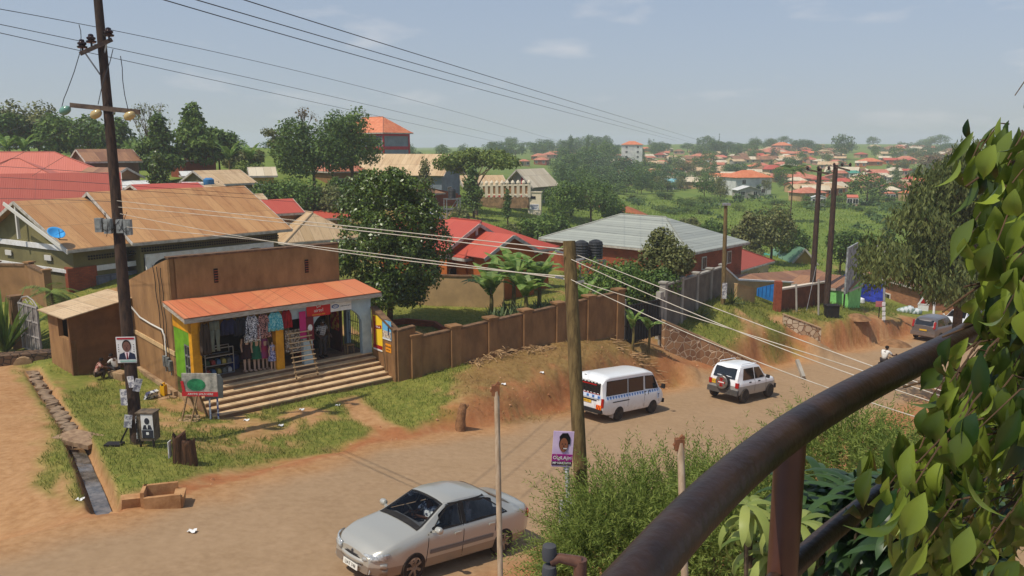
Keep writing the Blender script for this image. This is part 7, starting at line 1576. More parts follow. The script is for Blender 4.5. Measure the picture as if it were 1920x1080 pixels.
for i, (x, yb, yt, w_, z, kd, lf, lab) in enumerate(((1052, 402, 345, 80, 112, 'round', 'mid', 'bushy green tree right of the cream gatehouse panel'), (1108, 408, 335, 95, 115, 'round', 'dark', 'large dark bushy tree above the grey ridge, at its left end'), (1150, 400, 352, 50, 118, 'bush', 'mid', 'green bush beside the patch of bare red earth'), (1045, 420, 388, 70, 92, 'bush', 'dark', 'dark bush just behind the left slope of the grey roof'), (1010, 430, 398, 70, 88, 'bush', 'mid', 'green bush behind the red gabled roof'))): T_('bushy_tree', lab, x, yb, yt, w_, z, kd, lf, 100+i, 3000, .32)
for i, (x, yb, yt, w_, z, kd, lf, lab) in enumerate(((1400, 492, 400, 80, 82, 'tall', 'olive', 'feathery bamboo like bush right of the grey roof'), (1445, 496, 388, 90, 86, 'round', 'olive', 'grey green bush behind the dusky red roof'), (1480, 480, 415, 70, 92, 'bush', 'dark', 'dark bush left of the twin dark poles'), (1575, 512, 432, 75, 82, 'round', 'dark', 'dark green tree right behind the twin poles'), (1625, 512, 442, 70, 82, 'round', 'mid', 'mid green tree behind the light green store'), (1335, 455, 405, 60, 100, 'bush', 'dark', 'dark bush behind the right end of the grey ridge'), (1295, 440, 398, 50, 108, 'bush', 'olive', 'olive bush above the grey roof'), (1665, 460, 420, 36, 100, 'tall', 'dark', 'small dark tree on the grassy valley slope'))): T_('bushy_tree', lab, x, yb, yt, w_, z, kd, lf, 110+i, 3200, .3)
# big drooping olive tree at the right, beyond the road
q = gp(1800, 600, 40); t_ = thing('drooping_tree', 'large drooping olive green tree at the right, beyond the road', 'tree', q); h_ = P(1800, 262, 40).z-q.z; cl = []; r = random.Random(9)
for i in range(90):
    px = r.uniform(1635, 1900); py = r.uniform(285, 540)
    if px < 1690+max(0, (400-py))*.8 and py < 480: continue
    c_ = P(px, py, 40+r.uniform(-3, 3))-q; cl.append((c_.x, c_.y, c_.z, r.uniform(.7, 1.3), r.uniform(.7, 1.3), r.uniform(.8, 1.5)))
p_, no, ax, sz = cloud(cl, 42000, .27, 9, .35, .1); ax = unit(ax*.6+np.array([0, 0, -.9])); link('crown', leaf_mesh('crown', p_, no, ax, sz, .34, leafm('leaf_drooping', S(58, 74, 34), S(128, 136, 76)), .05), t_); link('trunk', trunkmesh('trunk', h_, 6, cl[:12], .28, 9), t_)
# ---------------------------------------------------------------- far hillside town
ZN = lambda x: ('behind the four-storey block' if x < 1160 else 'right of the four-storey block' if x < 1290 else 'left of the twin dark poles' if x < 1430 else 'around the twin dark poles' if x < 1580 else 'right of the twin dark poles')
used_lab = {}
ADJ = {'terra': 'terracotta', 'pale': 'pale tin', 'rust': 'rusty brown', 'orange': 'bright orange', 'red': 'red', 'white': 'white', 'spot': 'tan', 'blue': 'turquoise', 'teal': 'teal', 'green': 'pale green', 'dullred': 'dusky red', 'pink': 'pink'}
def fhouse(px, pyb, wpx, rc, wc='tanw', kd='hip', hp=None, label=None, storeys=1, ang=None, z=None):
    if z is None: p, z = GP(px, pyb)
    else: p = gp(px, pyb, z)
    wd = wpx*z/FPX; a = ang if ang is not None else random.uniform(-.5, .5); d = Vector((math.cos(a), math.sin(a), 0)); wh = 2.35*storeys if storeys > 1 else 2.0
    f = p-d*wd/2; f.z = p.z+wh; g = p+d*wd/2; g.z = f.z; rise = wd*.16 if kd != 'shed' else .5; nw = max(2, min(5, int(wd/4)))
    if label is None:
        lab = 'small far hillside house with a %s roof, %s' % (ADJ[rc], ZN(px)); grp = '%s roofed houses %s' % (ADJ[rc], ZN(px))
    else: lab = label; grp = None
    ws = [((k+.5)/nw, 1.2+2.35*s_, 1.0, 1.0) for s_ in range(storeys) for k in range(nw)]
    return house('hillside_house', lab, f, g, wd*.75, min(rise, 3.2), wh, kd, rc, wc, min(.5, wd*.06), wins=ws if wpx > 17 else (), group=grp, barge=False)
ap = fhouse(1185, 297, 42, 'orange', 'white', 'hip', storeys=4, label='four-storey pale apartment block with orange roof on the far ridge', ang=-.1, z=390)
f1 = [(1141, 299, 24, 'red', 'cream', 'hip'), (1214, 301, 32, 'pale', 'tanw', 'gable'), (1238, 297, 22, 'dullred', 'pink', 'hip'), (1262, 302, 20, 'spot', 'yellow', 'gable'), (1299, 306, 36, 'rust', 'yellow', 'gable'), (1243, 315, 14, 'green', 'tanw', 'gable'), (1336, 312, 22, 'white', 'tanw', 'gable'), (1395, 307, 44, 'rust', 'cream', 'gable'), (1440, 307, 42, 'rust', 'tanw', 'gable'), (1484, 308, 44, 'spot', 'brown', 'gable'), (1427, 321, 34, 'orange', 'tanw', 'hip'), (1458, 327, 50, 'red', 'tanw', 'hip'), (1463, 340, 42, 'terra', 'tanw', 'hip'),
      (1244, 355, 44, 'blue', 'white', 'gable'), (1290, 354, 56, 'pale', 'tanw', 'hip'), (1188, 346, 15, 'terra', 'brick', 'hip'), (1034, 297, 28, 'terra', 'pink', 'hip'), (1012, 309, 28, 'terra', 'brick', 'hip'), (985, 312, 22, 'terra', 'tanw', 'hip'), (1465, 291, 54, 'terra', 'pink', 'hip'), (1513, 286, 24, 'orange', 'yellow', 'hip'), (1552, 299, 22, 'pale', 'cream', 'gable'), (1637, 311, 42, 'orange', 'orange', 'hip'), (1698, 307, 42, 'terra', 'pink', 'hip'), (1576, 333, 60, 'pale', 'tanw', 'gable'), (1604, 335, 30, 'teal', 'white', 'gable'), (1654, 341, 34, 'pale', 'tanw', 'gable'), (1716, 348, 34, 'red', 'pink', 'hip'), (1752, 328, 30, 'red', 'pink', 'hip'), (1669, 379, 20, 'terra', 'tanw', 'hip'), (1712, 378, 32, 'orange', 'tanw', 'hip'), (1527, 378, 60, 'terra', 'tanw', 'hip'), (1598, 388, 20, 'pink', 'pink', 'shed'), (1494, 351, 40, 'pale', 'tanw', 'hip'), (1540, 349, 34, 'dullred', 'pink', 'hip')]
for q in f1: fhouse(*q)
fhouse(1414, 367, 82, 'orange', 'white', 'hip', storeys=2, label='two-storey pale house with a wide orange hipped roof above the valley', ang=.25)
fhouse(1466, 282, 38, 'orange', 'pink', 'hip', storeys=2, label='two-storey pink house with orange roof on the far ridge', z=520)
fhouse(1405, 372, 48, 'white', 'stone', 'gablef', label='pale gabled house in front of the wide orange roof')
fhouse(1535, 388, 28, 'white', 'white', 'gablef', label='small white gabled house left of the right hand dark pole')
r = random.Random(21)
for i in range(232):
    if i < 130: px, py = r.uniform(1330, 1790), r.uniform(291, 372)
    elif i >= 185: px, py = r.uniform(1400, 1800), r.uniform(277, 296)
    elif i < 162: px, py = r.uniform(1000, 1340), r.uniform(285, 312)
    else: px, py = r.uniform(1120, 1340), r.uniform(312, 350)
    if 1365 < px < 1460 and 345 < py < 372: continue
    wp = r.uniform(22, 46)*(.6+.6*(py-285)/80)
    fhouse(px, py, max(11, wp), r.choice(['terra', 'terra', 'terra', 'terra', 'orange', 'red', 'pale', 'pale', 'rust', 'spot', 'spot', 'pink']), r.choice(['tanw', 'pink', 'cream', 'stone', 'orange', 'tanw']), r.choice(['hip', 'hip', 'gable', 'gable', 'gablef']))
# far trees
def far_tree(px, pyb, hpx, wpx, kd, lf, sd, label, group, name='hillside_tree', z=None, cat='tree'):
    if z is None: p, z = GP(px, pyb)
    else: p = gp(px, pyb, z)
    h_ = hpx*z/FPX; wd = wpx*z/FPX; key = ('far', kd, lf, sd)
    if key not in PROTO:
        c_ = clumps_of(kind=kd, h=1.0, wd=1.0, seed=sd); PROTO[key] = (crownmesh('crown', c_, 1500, .055, LF[lf], sd, .75, .45, .4), trunkmesh('trunk', 1.0, 1.0, c_[:5], .02, sd))
    cm, tm = PROTO[key]; t_ = thing(name, label, cat, p, r.uniform(0, 6.28), group); t_.scale = (wd, wd, h_); link('crown', cm, t_); link('trunk', tm, t_); return t_
SC = []
def scatter(n, xr, yr, hr, wr, kinds, leaves, where, gate=None):
    for i in range(n):
        px, py = r.uniform(*xr), r.uniform(*yr)
        if 1156 < px < 1214 and py < 318: continue
        if gate and not gate(px, py): continue
        kd = r.choice(kinds); SC.append((px, py, r.uniform(*hr), r.uniform(*wr)*(.6 if kd == 'tall' else 1), kd, r.choice(leaves), r.choice((1, 2, 3)), where))
scatter(46, (930, 1175), (280, 300), (14, 30), (24, 44), ['round', 'bush', 'round'], ['far', 'dark', 'far'], 'on the far ridge left of the four-storey block')
scatter(44, (1215, 1430), (279, 298), (14, 28), (22, 40), ['round', 'bush', 'tall'], ['far', 'dark'], 'on the far ridge right of the four-storey block')
scatter(44, (1430, 1790), (274, 290), (9, 24), (18, 38), ['round', 'bush'], ['far', 'dark', 'mid'], 'on the far ridge at the right')
scatter(80, (1040, 1240), (304, 372), (24, 52), (32, 62), ['round', 'bush', 'tall'], ['far', 'dark', 'mid', 'far'], 'on the wooded slope below the four-storey block')
scatter(34, (1225, 1400), (318, 378), (16, 40), (26, 56), ['round', 'bush'], ['far', 'dark', 'mid', 'olive'], 'among the houses left of the wide orange roof')
scatter(80, (1360, 1790), (292, 384), (13, 32), (16, 36), ['round', 'bush', 'tall'], ['far', 'dark', 'mid', 'olive'], 'among the crowded hillside roofs')
scatter(60, (1000, 1690), (372, 402), (9, 22), (26, 60), ['bush'], ['mid', 'dark', 'light', 'mid'], 'along the top of the green valley')
scatter(16, (1220, 1680), (402, 462), (7, 18), (18, 50), ['bush'], ['mid', 'olive', 'light'], 'on the open grass of the valley', gate=lambda x, y: not (1380 < x < 1480 and y < 440))
scatter(26, (0, 560), (286, 300), (22, 42), (30, 60), ['round', 'bush'], ['far', 'dark', 'mid'], 'on the left skyline behind the village')
scatter(12, (760, 960), (285, 300), (14, 30), (26, 44), ['round', 'bush'], ['far', 'dark'], 'on the skyline behind the grey hall')
SC.sort(key=lambda q: -q[2]*q[3]); rest = []
for i, (px, py, h_, w_, kd, lf, sd, where) in enumerate(SC):
    if i < 285:
        nm = {'far': 'deep green', 'dark': 'dark green', 'mid': 'green', 'olive': 'olive', 'light': 'light green'}[lf]; km = {'round': 'rounded', 'bush': 'bushy', 'tall': 'tall', 'spread': 'spreading'}[kd]; far_tree(px, py, h_, w_, kd, lf, sd, '%s %s tree %s' % (km, nm, where), '%s %s trees %s' % (km, nm, where))
    else:
        p, z = GP(px, py); c_ = clumps_of('bush', h_*z/FPX, w_*z/FPX, sd); rest += [(p.x+q[0], p.y+q[1], p.z+q[2], q[3], q[4], q[5]) for q in c_[:8]]
tag(link('far_wood', crownmesh('far_wood', rest, 60000, .55, LF['far'], 4, .75, .45, .4)), 'smaller trees and scrub massed between the hillside houses', 'wood', kind='stuff')
far_tree(1206, 270, 27, 17, 'tall', 'far', 2, 'tall dark tree standing up right of the four-storey block', None, z=410); far_tree(1178, 272, 20, 16, 'round', 'far', 1, 'small tree peeping over the roof of the four-storey block', None, z=430)
far_tree(1577, 300, 48, 46, 'round', 'far', 3, 'tallest rounded tree on the far ridge, right of the twin poles', None, z=430); far_tree(1745, 316, 42, 70, 'round', 'brown', 2, 'brownish wide tree on the far hillside at the right', None, z=300)
far_tree(1680, 338, 42, 24, 'tall', 'dark', 1, 'dark columnar tree among the roofs at the right', None, z=250); far_tree(1625, 386, 62, 74, 'round', 'dark', 1, 'large dark tree in the town right of the twin poles', None); far_tree(1680, 368, 34, 44, 'round', 'dark', 3, 'dark tree beside the large dark tree in the town', None)
far_tree(1320, 378, 46, 50, 'round', 'dark', 2, 'dark round tree left of the wide orange roof', None); far_tree(1773, 288, 18, 22, 'spread', 'far', 2, 'layered pine like tree on the right skyline', None, z=560)
palm(GP(1481, 418)[0], 'tall pale stemmed palm on the valley slope left of the twin poles', 8.5, 14, 3.4, 6, name='tall_palm', leaf='dark')
# mast on the ridge
q = gp(1348, 276, 640); t_ = thing('radio_mast', 'thin radio mast on the far ridge', 'mast', q); mb = MB(); mb.tube([(0, 0, 0), (0, 0, 11)], [.35, .12], 5); mb.build('pole', IRON, t_); mb = MB()
for z in (6, 8, 10): mb.box((0, 0, z), (1.1, .3, .25))
mb.build('aerial', IRON, t_)
# bare earth scar on the valley side
q = GP(1162, 398)[0]; mb = MB(); n = 14; rows = []
for j in range(5): rows.append([(q.x+(i-6)*.9, q.y+j*1.0, gz(q.x+(i-6)*.9, q.y+j*1.0)+.05+1.3*math.sin(math.pi*j/4)*math.sin(math.pi*i/12)) for i in range(13)])
mb.grid(rows); tag(mb.build('earth_bank', mat('red_scar', S(176, 104, 66), S(140, 80, 50), sc=.5), smooth=True), kind='structure')
# tank on a stand and white things on the slope
def tankstand(label, p, s_=1.0, two=True):
    t_ = thing('water_tank_stand', label, 'water tank', p, .4); mb = MB()
    for x in (-.8, .8):
        for y in (-.5, .5): mb.beam((x*s_, y*s_, -.3), (x*s_, y*s_, 2.6*s_), .09, .09, (1, 0, 0))
    for y in (-.5, .5): mb.beam((-.8*s_, y*s_, .1), (.8*s_, y*s_, 2.5*s_), .06, .06)
    for z in (2.55, 1.4): 
        for y in (-.5, .5): mb.beam((-.9*s_, y*s_, z*s_), (.9*s_, y*s_, z*s_), .1, .1)
    mb.build('stand', mat('galvanised', S(170, 170, 168), S(140, 138, 134), sc=4, rough=.5, metal=.4), t_)
    for x in ((-.48, .48) if two else (0,)):
        mb = MB(); prof = [(.42, 0)]
        for k in range(6): prof += [(.45, .05+k*.16), (.42, .12+k*.16)]
        prof += [(.4, 1.02), (.2, 1.12), (.12, 1.14)]; mb.lathe([(a*s_, (b_+2.62)*s_) for a, b_ in prof], (x*s_, 0, 0), n=16); mb.build('tank', mat('black_tank', S(44, 46, 48), S(60, 60, 60), rough=.5), t_)
    return t_
tk = gp(1102, 548, 48); o = tankstand('pair of black water tanks on a galvanised stand beside the wooden pole', tk, 1.0); o.location.z = P(1102, 484, 48).z-2.62
for ch in o.children:
    pass
tankstand('black water tank on a dark stand on the slope above the red roofs', gp(848, 414, 92), 1.0, False)
for k in range(5):
    mb = MB(); mb.lathe([(.05, 0), (.5, .1), (.45, .4), (.1, .6)], n=8); o = mb.build('white_sack', WHITE if k % 2 else mat('bluewhite_sack', S(150, 170, 200)), smooth=True); o.location = gp(806+k*4.5, 416+(k % 2)*3, 91); tag(o, 'pale sack in the heap on the slope above the red roofs', 'sack', 'sacks heaped above the red roofs')
# ---------------------------------------------------------------- poles and wires
GALV = mat('galvanised', S(170, 170, 168), S(140, 138, 134), sc=4, rough=.5, metal=.4); WIRE = mat('dark_wire', S(58, 58, 60), rough=.5); LWIRE = mat('pale_wire', S(206, 196, 180), S(180, 170, 150), sc=2, rough=.5); STEEL = mat('rusty_steel', S(110, 92, 76), S(78, 64, 54), sc=6, rough=.7)
PZ = 24.2; pb = gp(258, 838, PZ); pt = P(180, -40, PZ); tilt = 0
hv = thing('power_pole', 'tall dark high voltage pole with cross-arms and glass insulators at the left', 'utility pole', pb)
mb = MB(); top = Vector((pt.x-pb.x, pt.y-pb.y, pt.z-pb.z)); mb.tube([Vector((0, 0, -.6)), top*.3, top*.6+Vector((.02, 0, 0)), top], [.19, .17, .145, .12], 12); mb.build('pole', DWOOD, hv, smooth=True)
def on(px, py, dz=0): return P(px, py, PZ+dz)-pb
mb = MB(); A_, B_ = on(150, 101, -.5), on(210, 74, -.1); mb.beam(A_, B_, .1, .12); mb.build('upper_arm', STEEL, hv)
for sx, sy, dx, dy in ((155, 98, 154, 92), (172, 88, 169, 80), (205, 76, 203, 64)):
    c_ = on(sx, sy, -.3); mb = MB(); mb.lathe([(.03, 0), (.03, .12), (.13, .12), (.15, .17), (.08, .2), (.12, .22), (.13, .27), (.08, .3), (.07, .36), (.02, .38)], c_, n=12); auto_smooth(mb.build('insulator', mat('brown_porcelain', S(50, 34, 32), rough=.2), hv), 40)
mb = MB(); mb.beam(on(160, 100, -.3), on(188, 140, 0), .04, .04); mb.beam(on(200, 80, -.1), on(188, 140, 0), .04, .04); mb.build('arm_brace', GALV, hv)
mb = MB(); mb.beam(on(132, 197, -.2), on(262, 210, -.1), .09, .14); mb.build('lower_arm', STEEL, hv)
mb = MB(); mb.beam(on(216, 208, 0), on(202, 226, 0), .05, .05); mb.build('arm_brace', GALV, hv)
for k, (x, y) in enumerate(((122, 207), (180, 214), (243, 217))):
    c_ = on(x, y, -.2); mb = MB(); ax = Vector((-.75, .1, -.35)).normalized(); mb.tube([c_-ax*.17, c_-ax*.12, c_-ax*.04, c_+ax*.05, c_+ax*.13, c_+ax*.18], [.06, .1, .125, .13, .1, .05], 12); mb.build('strain_insulator', [mat('green_glass', S(110, 150, 130), rough=.15, spec=.6), mat('amber_glass', S(190, 165, 110), rough=.2, spec=.6), mat('amber_glass', S(190, 165, 110))][k], hv, smooth=True)
for k, (x, y, w_, h_) in enumerate(((186, 422, .2, .42), (203, 424, .22, .44), (226, 424, .2, .4), (240, 426, .2, .46))):
    mb = MB(); c_ = on(x, y, -.28); mb.box(c_, (w_, .16, h_)); mb.box(c_+Vector((0, -.085, .04)), (w_*.7, .02, h_*.6)); mb.build('switch_box', mat('switch_grey', S(150, 154, 150), S(120, 122, 118), sc=5), hv)
mb = MB(); rr_ = random.Random(4)
for k in range(9):
    a = on(rr_.uniform(185, 245), rr_.uniform(395, 425), -.3); b_ = on(rr_.uniform(188, 244), rr_.uniform(425, 445), -.3); c_ = (a+b_)/2+Vector((rr_.uniform(-.2, .2), -.1, rr_.uniform(-.15, .1))); mb.tube([a, c_, b_], .009, 4)
mb.build('jumper_cable', IRON, hv)
# posters wrapped round the pole
def face_poster(t_, w_, h_, head, hair, suit, shirt, y=-.012):
    cx_, cz_ = 0, h_*.14
    def blob(pts, m, nm, dy): mb = MB(); mb.prism(pts, lambda u, v: (u, y-dy, v), lambda u, v: (u, y-dy+.004, v)); return mb.build(nm, m, t_)
    el = lambda cx, cz, a, b_, n=18: [(cx+a*math.cos(q), cz+b_*math.sin(q)) for q in np.linspace(0, 2*math.pi, n+1)[:-1]]
    if suit is not None:
        blob([(-w_*.42, -h_*.36), (-w_*.36, -h_*.16), (-w_*.1, -h_*.08), (w_*.16, -h_*.08), (w_*.42, -h_*.16), (w_*.46, -h_*.36)], suit, 'suit_print', .000)
        blob([(-w_*.1, -h_*.08), (w_*.16, -h_*.08), (w_*.06, -h_*.36), (-w_*.02, -h_*.36)], shirt, 'shirt_print', .003); blob([(.0, -h_*.1), (w_*.06, -h_*.1), (w_*.07, -h_*.36), (-w_*.01, -h_*.36)], mat('tie_red', S(120, 20, 40)), 'tie_print', .006)
    blob(el(w_*.03, cz_+h_*.02, w_*.235, h_*.225), hair, 'hair_print', .003); f = blob(el(w_*.03, cz_-h_*.015, w_*.2, h_*.2), head, 'face_print', .008)
    for sg in (-1, 1): blob(el(w_*.03+sg*w_*.075, cz_+h_*.02, w_*.03, h_*.012, 8), INK, 'eye_print', .012)
    blob(el(w_*.03, cz_-h_*.1, w_*.07, h_*.016, 8), mat('mouth_print', S(60, 28, 28)), 'mouth_print', .012); blob([(w_*.01, cz_-h_*.02), (w_*.05, cz_-h_*.02), (w_*.06, cz_-h_*.06), (0, cz_-h_*.06)], mat('nose_print', S(84, 54, 46)), 'nose_print', .011)
t_ = flat('campaign_poster', 'white poster of a man in navy suit and red tie on the tall pole', 'poster', .56, .8, WHITE, pb+on(237, 656, -.24), .08)
face_poster(t_, .56, .8, mat('print_skin', S(120, 84, 74)), HAIR, mat('print_navy_suit', S(40, 48, 72)), mat('print_pink', S(240, 222, 226)))
mb = MB(); mb.box((0, -.013, .35), (.5, .006, .05)); mb.build('title_strip', mat('title_red', S(170, 20, 40)), t_); mb = MB(); mb.box((.03, -.016, -.345), (.46, .006, .045)); mb.build('name_strip', mat('name_green', S(150, 190, 176)), t_)
mb = MB()
for k in range(4):
    for x in (-.22, .22): mb.box((x, -.01, .16-.07*k), (.022, .006, .022))
mb.build('print_mark', INK, t_)
for k, (x, y, w_, h_, lab) in enumerate(((246, 716, .22, .35, 'torn white paper pasted high on the pole, just below the large poster'), (232, 745, .2, .5, 'torn white paper pasted half way down the pole'), (240, 790, .22, .4, 'curled white paper pasted low on the pole'), (258, 722, .2, .4, 'grey paper pasted on the right side of the pole'))):
    t_ = flat('torn_paper', lab, 'paper', w_, h_, mat('torn_paper', S(216, 214, 210), S(130, 130, 140), sc=7, lo=.45, hi=.55), pb+on(x, y, -.26+.01*k), .1*(k-1)); t_.rotation_euler = (0, .15*(k-1), .2*(k-1))
q = gp(275, 843, 23.9); t_ = thing('campaign_box', 'waist high box board pasted with black and white portrait posters beside the pole', 'poster board', q, -.05)
mb = MB(); mb.box((.02, .18, .62), (.5, .36, .85)); mb.box((.02, .18, 1.06), (.56, .42, .04)); mb.build('body', mat('mouldy_board', S(120, 104, 84), S(80, 70, 58), sc=4), t_)
for x in (-.18, .22): mb = MB(); mb.beam((x, .02, -.1), (x, .02, .25), .05, .05, (1, 0, 0)); mb.build('leg', IRON, t_)
sub = thing('x', None, None); bpy.data.objects.remove(sub)
mb = MB(); mb.box((.08, -.006, .66), (.36, .01, .72)); mb.cur = 1; mb.box((.08, -.012, .42), (.34, .008, .24)); mb.prism([(.08+.075*math.cos(a), .82+.1*math.sin(a)) for a in np.linspace(0, 6.28, 15)[:-1]], lambda u, v: (u, -.02, v), lambda u, v: (u, -.01, v)); mb.prism([(-.07, .56), (-.02, .7), (.18, .7), (.23, .56)], lambda u, v: (u, -.018, v), lambda u, v: (u, -.01, v)); mb.cur = 0; mb.box((.08, -.02, .44), (.08, .006, .08)); mb.prism([(.05, .7), (.11, .7), (.085, .56)], lambda u, v: (u, -.024, v), lambda u, v: (u, -.018, v)); mb.build('portrait_sheet', [WHITE, mat('print_grey', S(48, 50, 58))], t_)
mb = MB(); mb.box((-.24, .1, .62), (.012, .3, .7)); mb.build('side_sheet', speck('newsprint', S(210, 210, 208), S(50, 50, 56), 6), t_)
# foot prop and stone near the pole
mb = MB(); mb.beam(pb+Vector((-.1, 0, .8)), pb+Vector((-.5, -.1, .02)), .05, .05); mb.box(pb+Vector((-.62, -.15, .04)), (.5, .3, .12)); tag(mb.build('prop_stick', IRON), 'bent stick and stone propped at the foot of the high voltage pole', 'stick')
# stump with a poster
q = gp(345, 868, 22.7); t_ = thing('tree_stump', 'weathered split tree stump on the grass with a torn poster on its side', 'tree stump', q); mb = MB()
for cx_, r0, h_, sd in ((-.1, .2, .95, 1), (.16, .2, .78, 2)):
    rows = []; n = 14
    for j in range(7): rows.append([(cx_+r0*(1.1-.25*j/6)*(1+.13*math.sin(3*a+sd)+.05*math.sin(5*a))*math.cos(a), r0*.9*(1.1-.2*j/6)*(1+.16*math.sin(3*a+sd))*math.sin(a), -.1+(h_+.07*math.sin(2*a+sd)+.05*math.sin(5*a))*j/6) for a in np.linspace(0, 2*math.pi, n+1)])
    mb.grid(rows); mb.face([p for p in rows[-1][:-1]])
mb.build('wood', mat('stump_wood', S(96, 66, 44), S(60, 42, 30), sc=5, stretch=(3, 3, .5), rough=.95, bump=.8, bsc=12), t_)
mb = MB(); mb.box((-.31, -.14, .48), (.02, .2, .46)); mb.cur = 1; mb.box((-.32, -.14, .3), (.012, .2, .14)); mb.build('torn_poster', [WHITE, mat('print_violet', S(130, 110, 180))], t_)
q = gp(862, 733, 28.8); mb = MB(); mb.tube([(0, 0, -.2), (.02, 0, .4), (.1, 0, .85), (.12, .02, 1.0)], [.24, .18, .15, .1], 10); mb.tube([(.08, 0, .7), (.3, .05, .95)], [.08, .04], 6); o = mb.build('stump', mat('stump_pale', S(150, 110, 74), S(110, 78, 52), sc=5, bump=.6, bsc=14), smooth=True); o.location = q; tag(o, 'slim pale cut stump on the grass in front of the boundary wall', 'tree stump')
# concrete trough block and rubble at the ditch mouth
q = gp(300, 958, 19.3); t_ = thing('concrete_block', 'hollow concrete manhole block lying by the roadside', 'concrete block', q, .28); t_.scale = (.86,)*3; mb = MB()
mb.box((-.42, .25, .22), (.1, .62, .55)); mb.box((0, .5, .22), (.9, .1, .55)); mb.box((.1, -.08, .15), (.95, .12, .42)); mb.box((.5, .2, .12), (.28, .62, .36), Matrix.Rotation(.12, 3, 'Y')); mb.box((0, .2, -.05), (.9, .6, .1)); o = mb.build('shell', mat('earth_concrete', S(190, 146, 100), S(156, 112, 72), sc=2.4, rough=.95, bump=.3, bsc=25, detail=8), t_); md = o.modifiers.new('b', 'BEVEL'); md.width = .02
for k, (x, y, s_) in enumerate(((218, 957, .3), (245, 948, .26), (205, 968, .18))):
    mb = MB(); mb.box((0, 0, .12), (s_*1.6, s_, s_)); o = mb.build('rubble_block', mat('earth_concrete', S(190, 146, 100))); o.location = gp(x, y, 19.2); o.rotation_euler = (.1*k, .1, .5*k); tag(o, ['concrete rubble block at the mouth of the ditch, nearest the water', 'concrete rubble block between the ditch and the hollow block', 'smallest rubble piece at the mouth of the ditch'][k], 'rubble')
# slab over the ditch, water in the ditch, stone lining
q = gp(151, 822, 25.2); mb = MB(); mb.box((0, 0, .42), (1.5, .85, .14)); o = mb.build('culvert_slab', mat('slab_concrete', S(164, 136, 106), S(128, 102, 78), sc=4, bump=.3), loc=q); o.rotation_euler = (0, .05, -.35); tag(o, 'concrete slab laid across the ditch as a footbridge', 'slab')
mb = MB(); rows = []
for k in range(24):
    f = k/23; a = Vector((*di2[0], 0)).lerp(Vector((*di2[1], 0)), min(1, f*3)) if f < 1/3 else (Vector((*di2[1], 0)).lerp(Vector((*di2[2], 0)), (f-1/3)*3) if f < 2/3 else Vector((*di2[2], 0)).lerp(Vector((*di2[3], 0)), (f-2/3)*3)); zz = gz(a.x, a.y)+.07; rows.append([(a.x-.22, a.y, zz), (a.x, a.y, zz), (a.x+.22, a.y, zz)])
mb.grid(rows); tag(mb.build('water', mat('ditch_water', S(120, 112, 104), S(70, 66, 60), sc=3, rough=.12, spec=.6), smooth=True), 'thin grey water lying in the ditch', kind='structure')
rr_ = random.Random(5)
for k in range(30):
    f = k/29; i = min(2, int(f*3)); a = Vector((*di1[i], 0)).lerp(Vector((*di1[i+1], 0)), f*3-i); mb = MB(); mb.box((0, 0, 0), (rr_.uniform(.3, .5), rr_.uniform(.25, .4), .14)); o = mb.build('lining_stone', mat('lining_stone', S(150, 128, 104), S(110, 92, 74), sc=3)); o.location = (a.x+rr_.uniform(-.12, .12), a.y, gz(a.x, a.y)+.05); o.rotation_euler = (rr_.uniform(-.2, .2), rr_.uniform(-.2, .2), rr_.uniform(0, 3)); tag(o, 'flat grey stone lining the upper ditch', 'stone', 'stones lining the upper ditch')
# --- middle wooden pole (near side) with poster
MZ = 12.0; mt = P(1067, 452, MZ); mbp = Vector((P(1092, 925, MZ).x, P(1092, 925, MZ).y, 0)); zb = gz(mt.x, mt.y+.1); vt = P(1067, 452, MZ); vb = P(1090, 920, MZ*1.0); dd = (vb-vt); kk = (zb-.3-vt.z)/dd.z; vb2 = vt+dd*kk
mp2 = thing('wooden_pole', 'squat weathered wooden service pole in the foreground, carrying the pale wires', 'utility pole', vb2); mb = MB(); v_ = vt-vb2; mb.tube([(0, 0, 0), v_*.5, v_*.985, v_], [.112, .105, .096, .093], 14); mb.build('pole', mat('weathered_pole', S(124, 104, 66), S(86, 70, 44), sc=3, stretch=(6, 6, .6), rough=.95, bump=.5, bsc=16), mp2, smooth=True)
for k, y in enumerate((474, 488, 522, 530)):
    c_ = P(1056+(k % 2)*24, y, MZ-.1)-vb2; mb = MB(); mb.beam(c_, c_+Vector((-.12 if k % 2 == 0 else .12, -.02, .03)), .03, .03); mb.build('wire_clamp', GALV, mp2)
fs = P(1055, 842, 11.6); t_ = flat('campaign_poster', 'purple and white poster of a smiling woman on the wooden pole', 'poster', .3, .54, mat('poster_lilac', S(226, 206, 226), S(190, 160, 200), sc=3, lo=.3, hi=.7), fs, .1); t_.rotation_euler = (0, .06, .05)
face_poster(t_, .30, .54, mat('print_skin_warm', S(138, 86, 60)), HAIR, None, None)
mb = MB(); mb.prism([(.03-.075, .10), (.03-.09, .19), (.03-.05, .245), (.03+.03, .25), (.03+.07, .18), (.03+.07, .08)], lambda u, v: (u, -.017, v), lambda u, v: (u, -.013, v)); mb.build('hair_print', HAIR, t_)
mb = MB(); mb.box((.03, -.03, .02), (.05, .004, .012)); mb.build('smile_print', WHITE, t_)
mb = MB(); mb.box((0, -.012, -.13), (.3, .006, .11)); s1 = mb.build('name_strip', mat('poster_magenta', S(150, 30, 120)), t_); text('OlgiLAjiri', .07, WHITE, s1, (0, -.017, -.13), MR, ext=.001, bold=.001)
mb = MB(); mb.box((0, -.011, -.21), (.3, .006, .065)); s1 = mb.build('title_strip', mat('poster_plum', S(60, 24, 56)), t_); text('MP NAKAWA', .045, WHITE, s1, (0, -.016, -.21), MR, ext=.001, bold=.001)
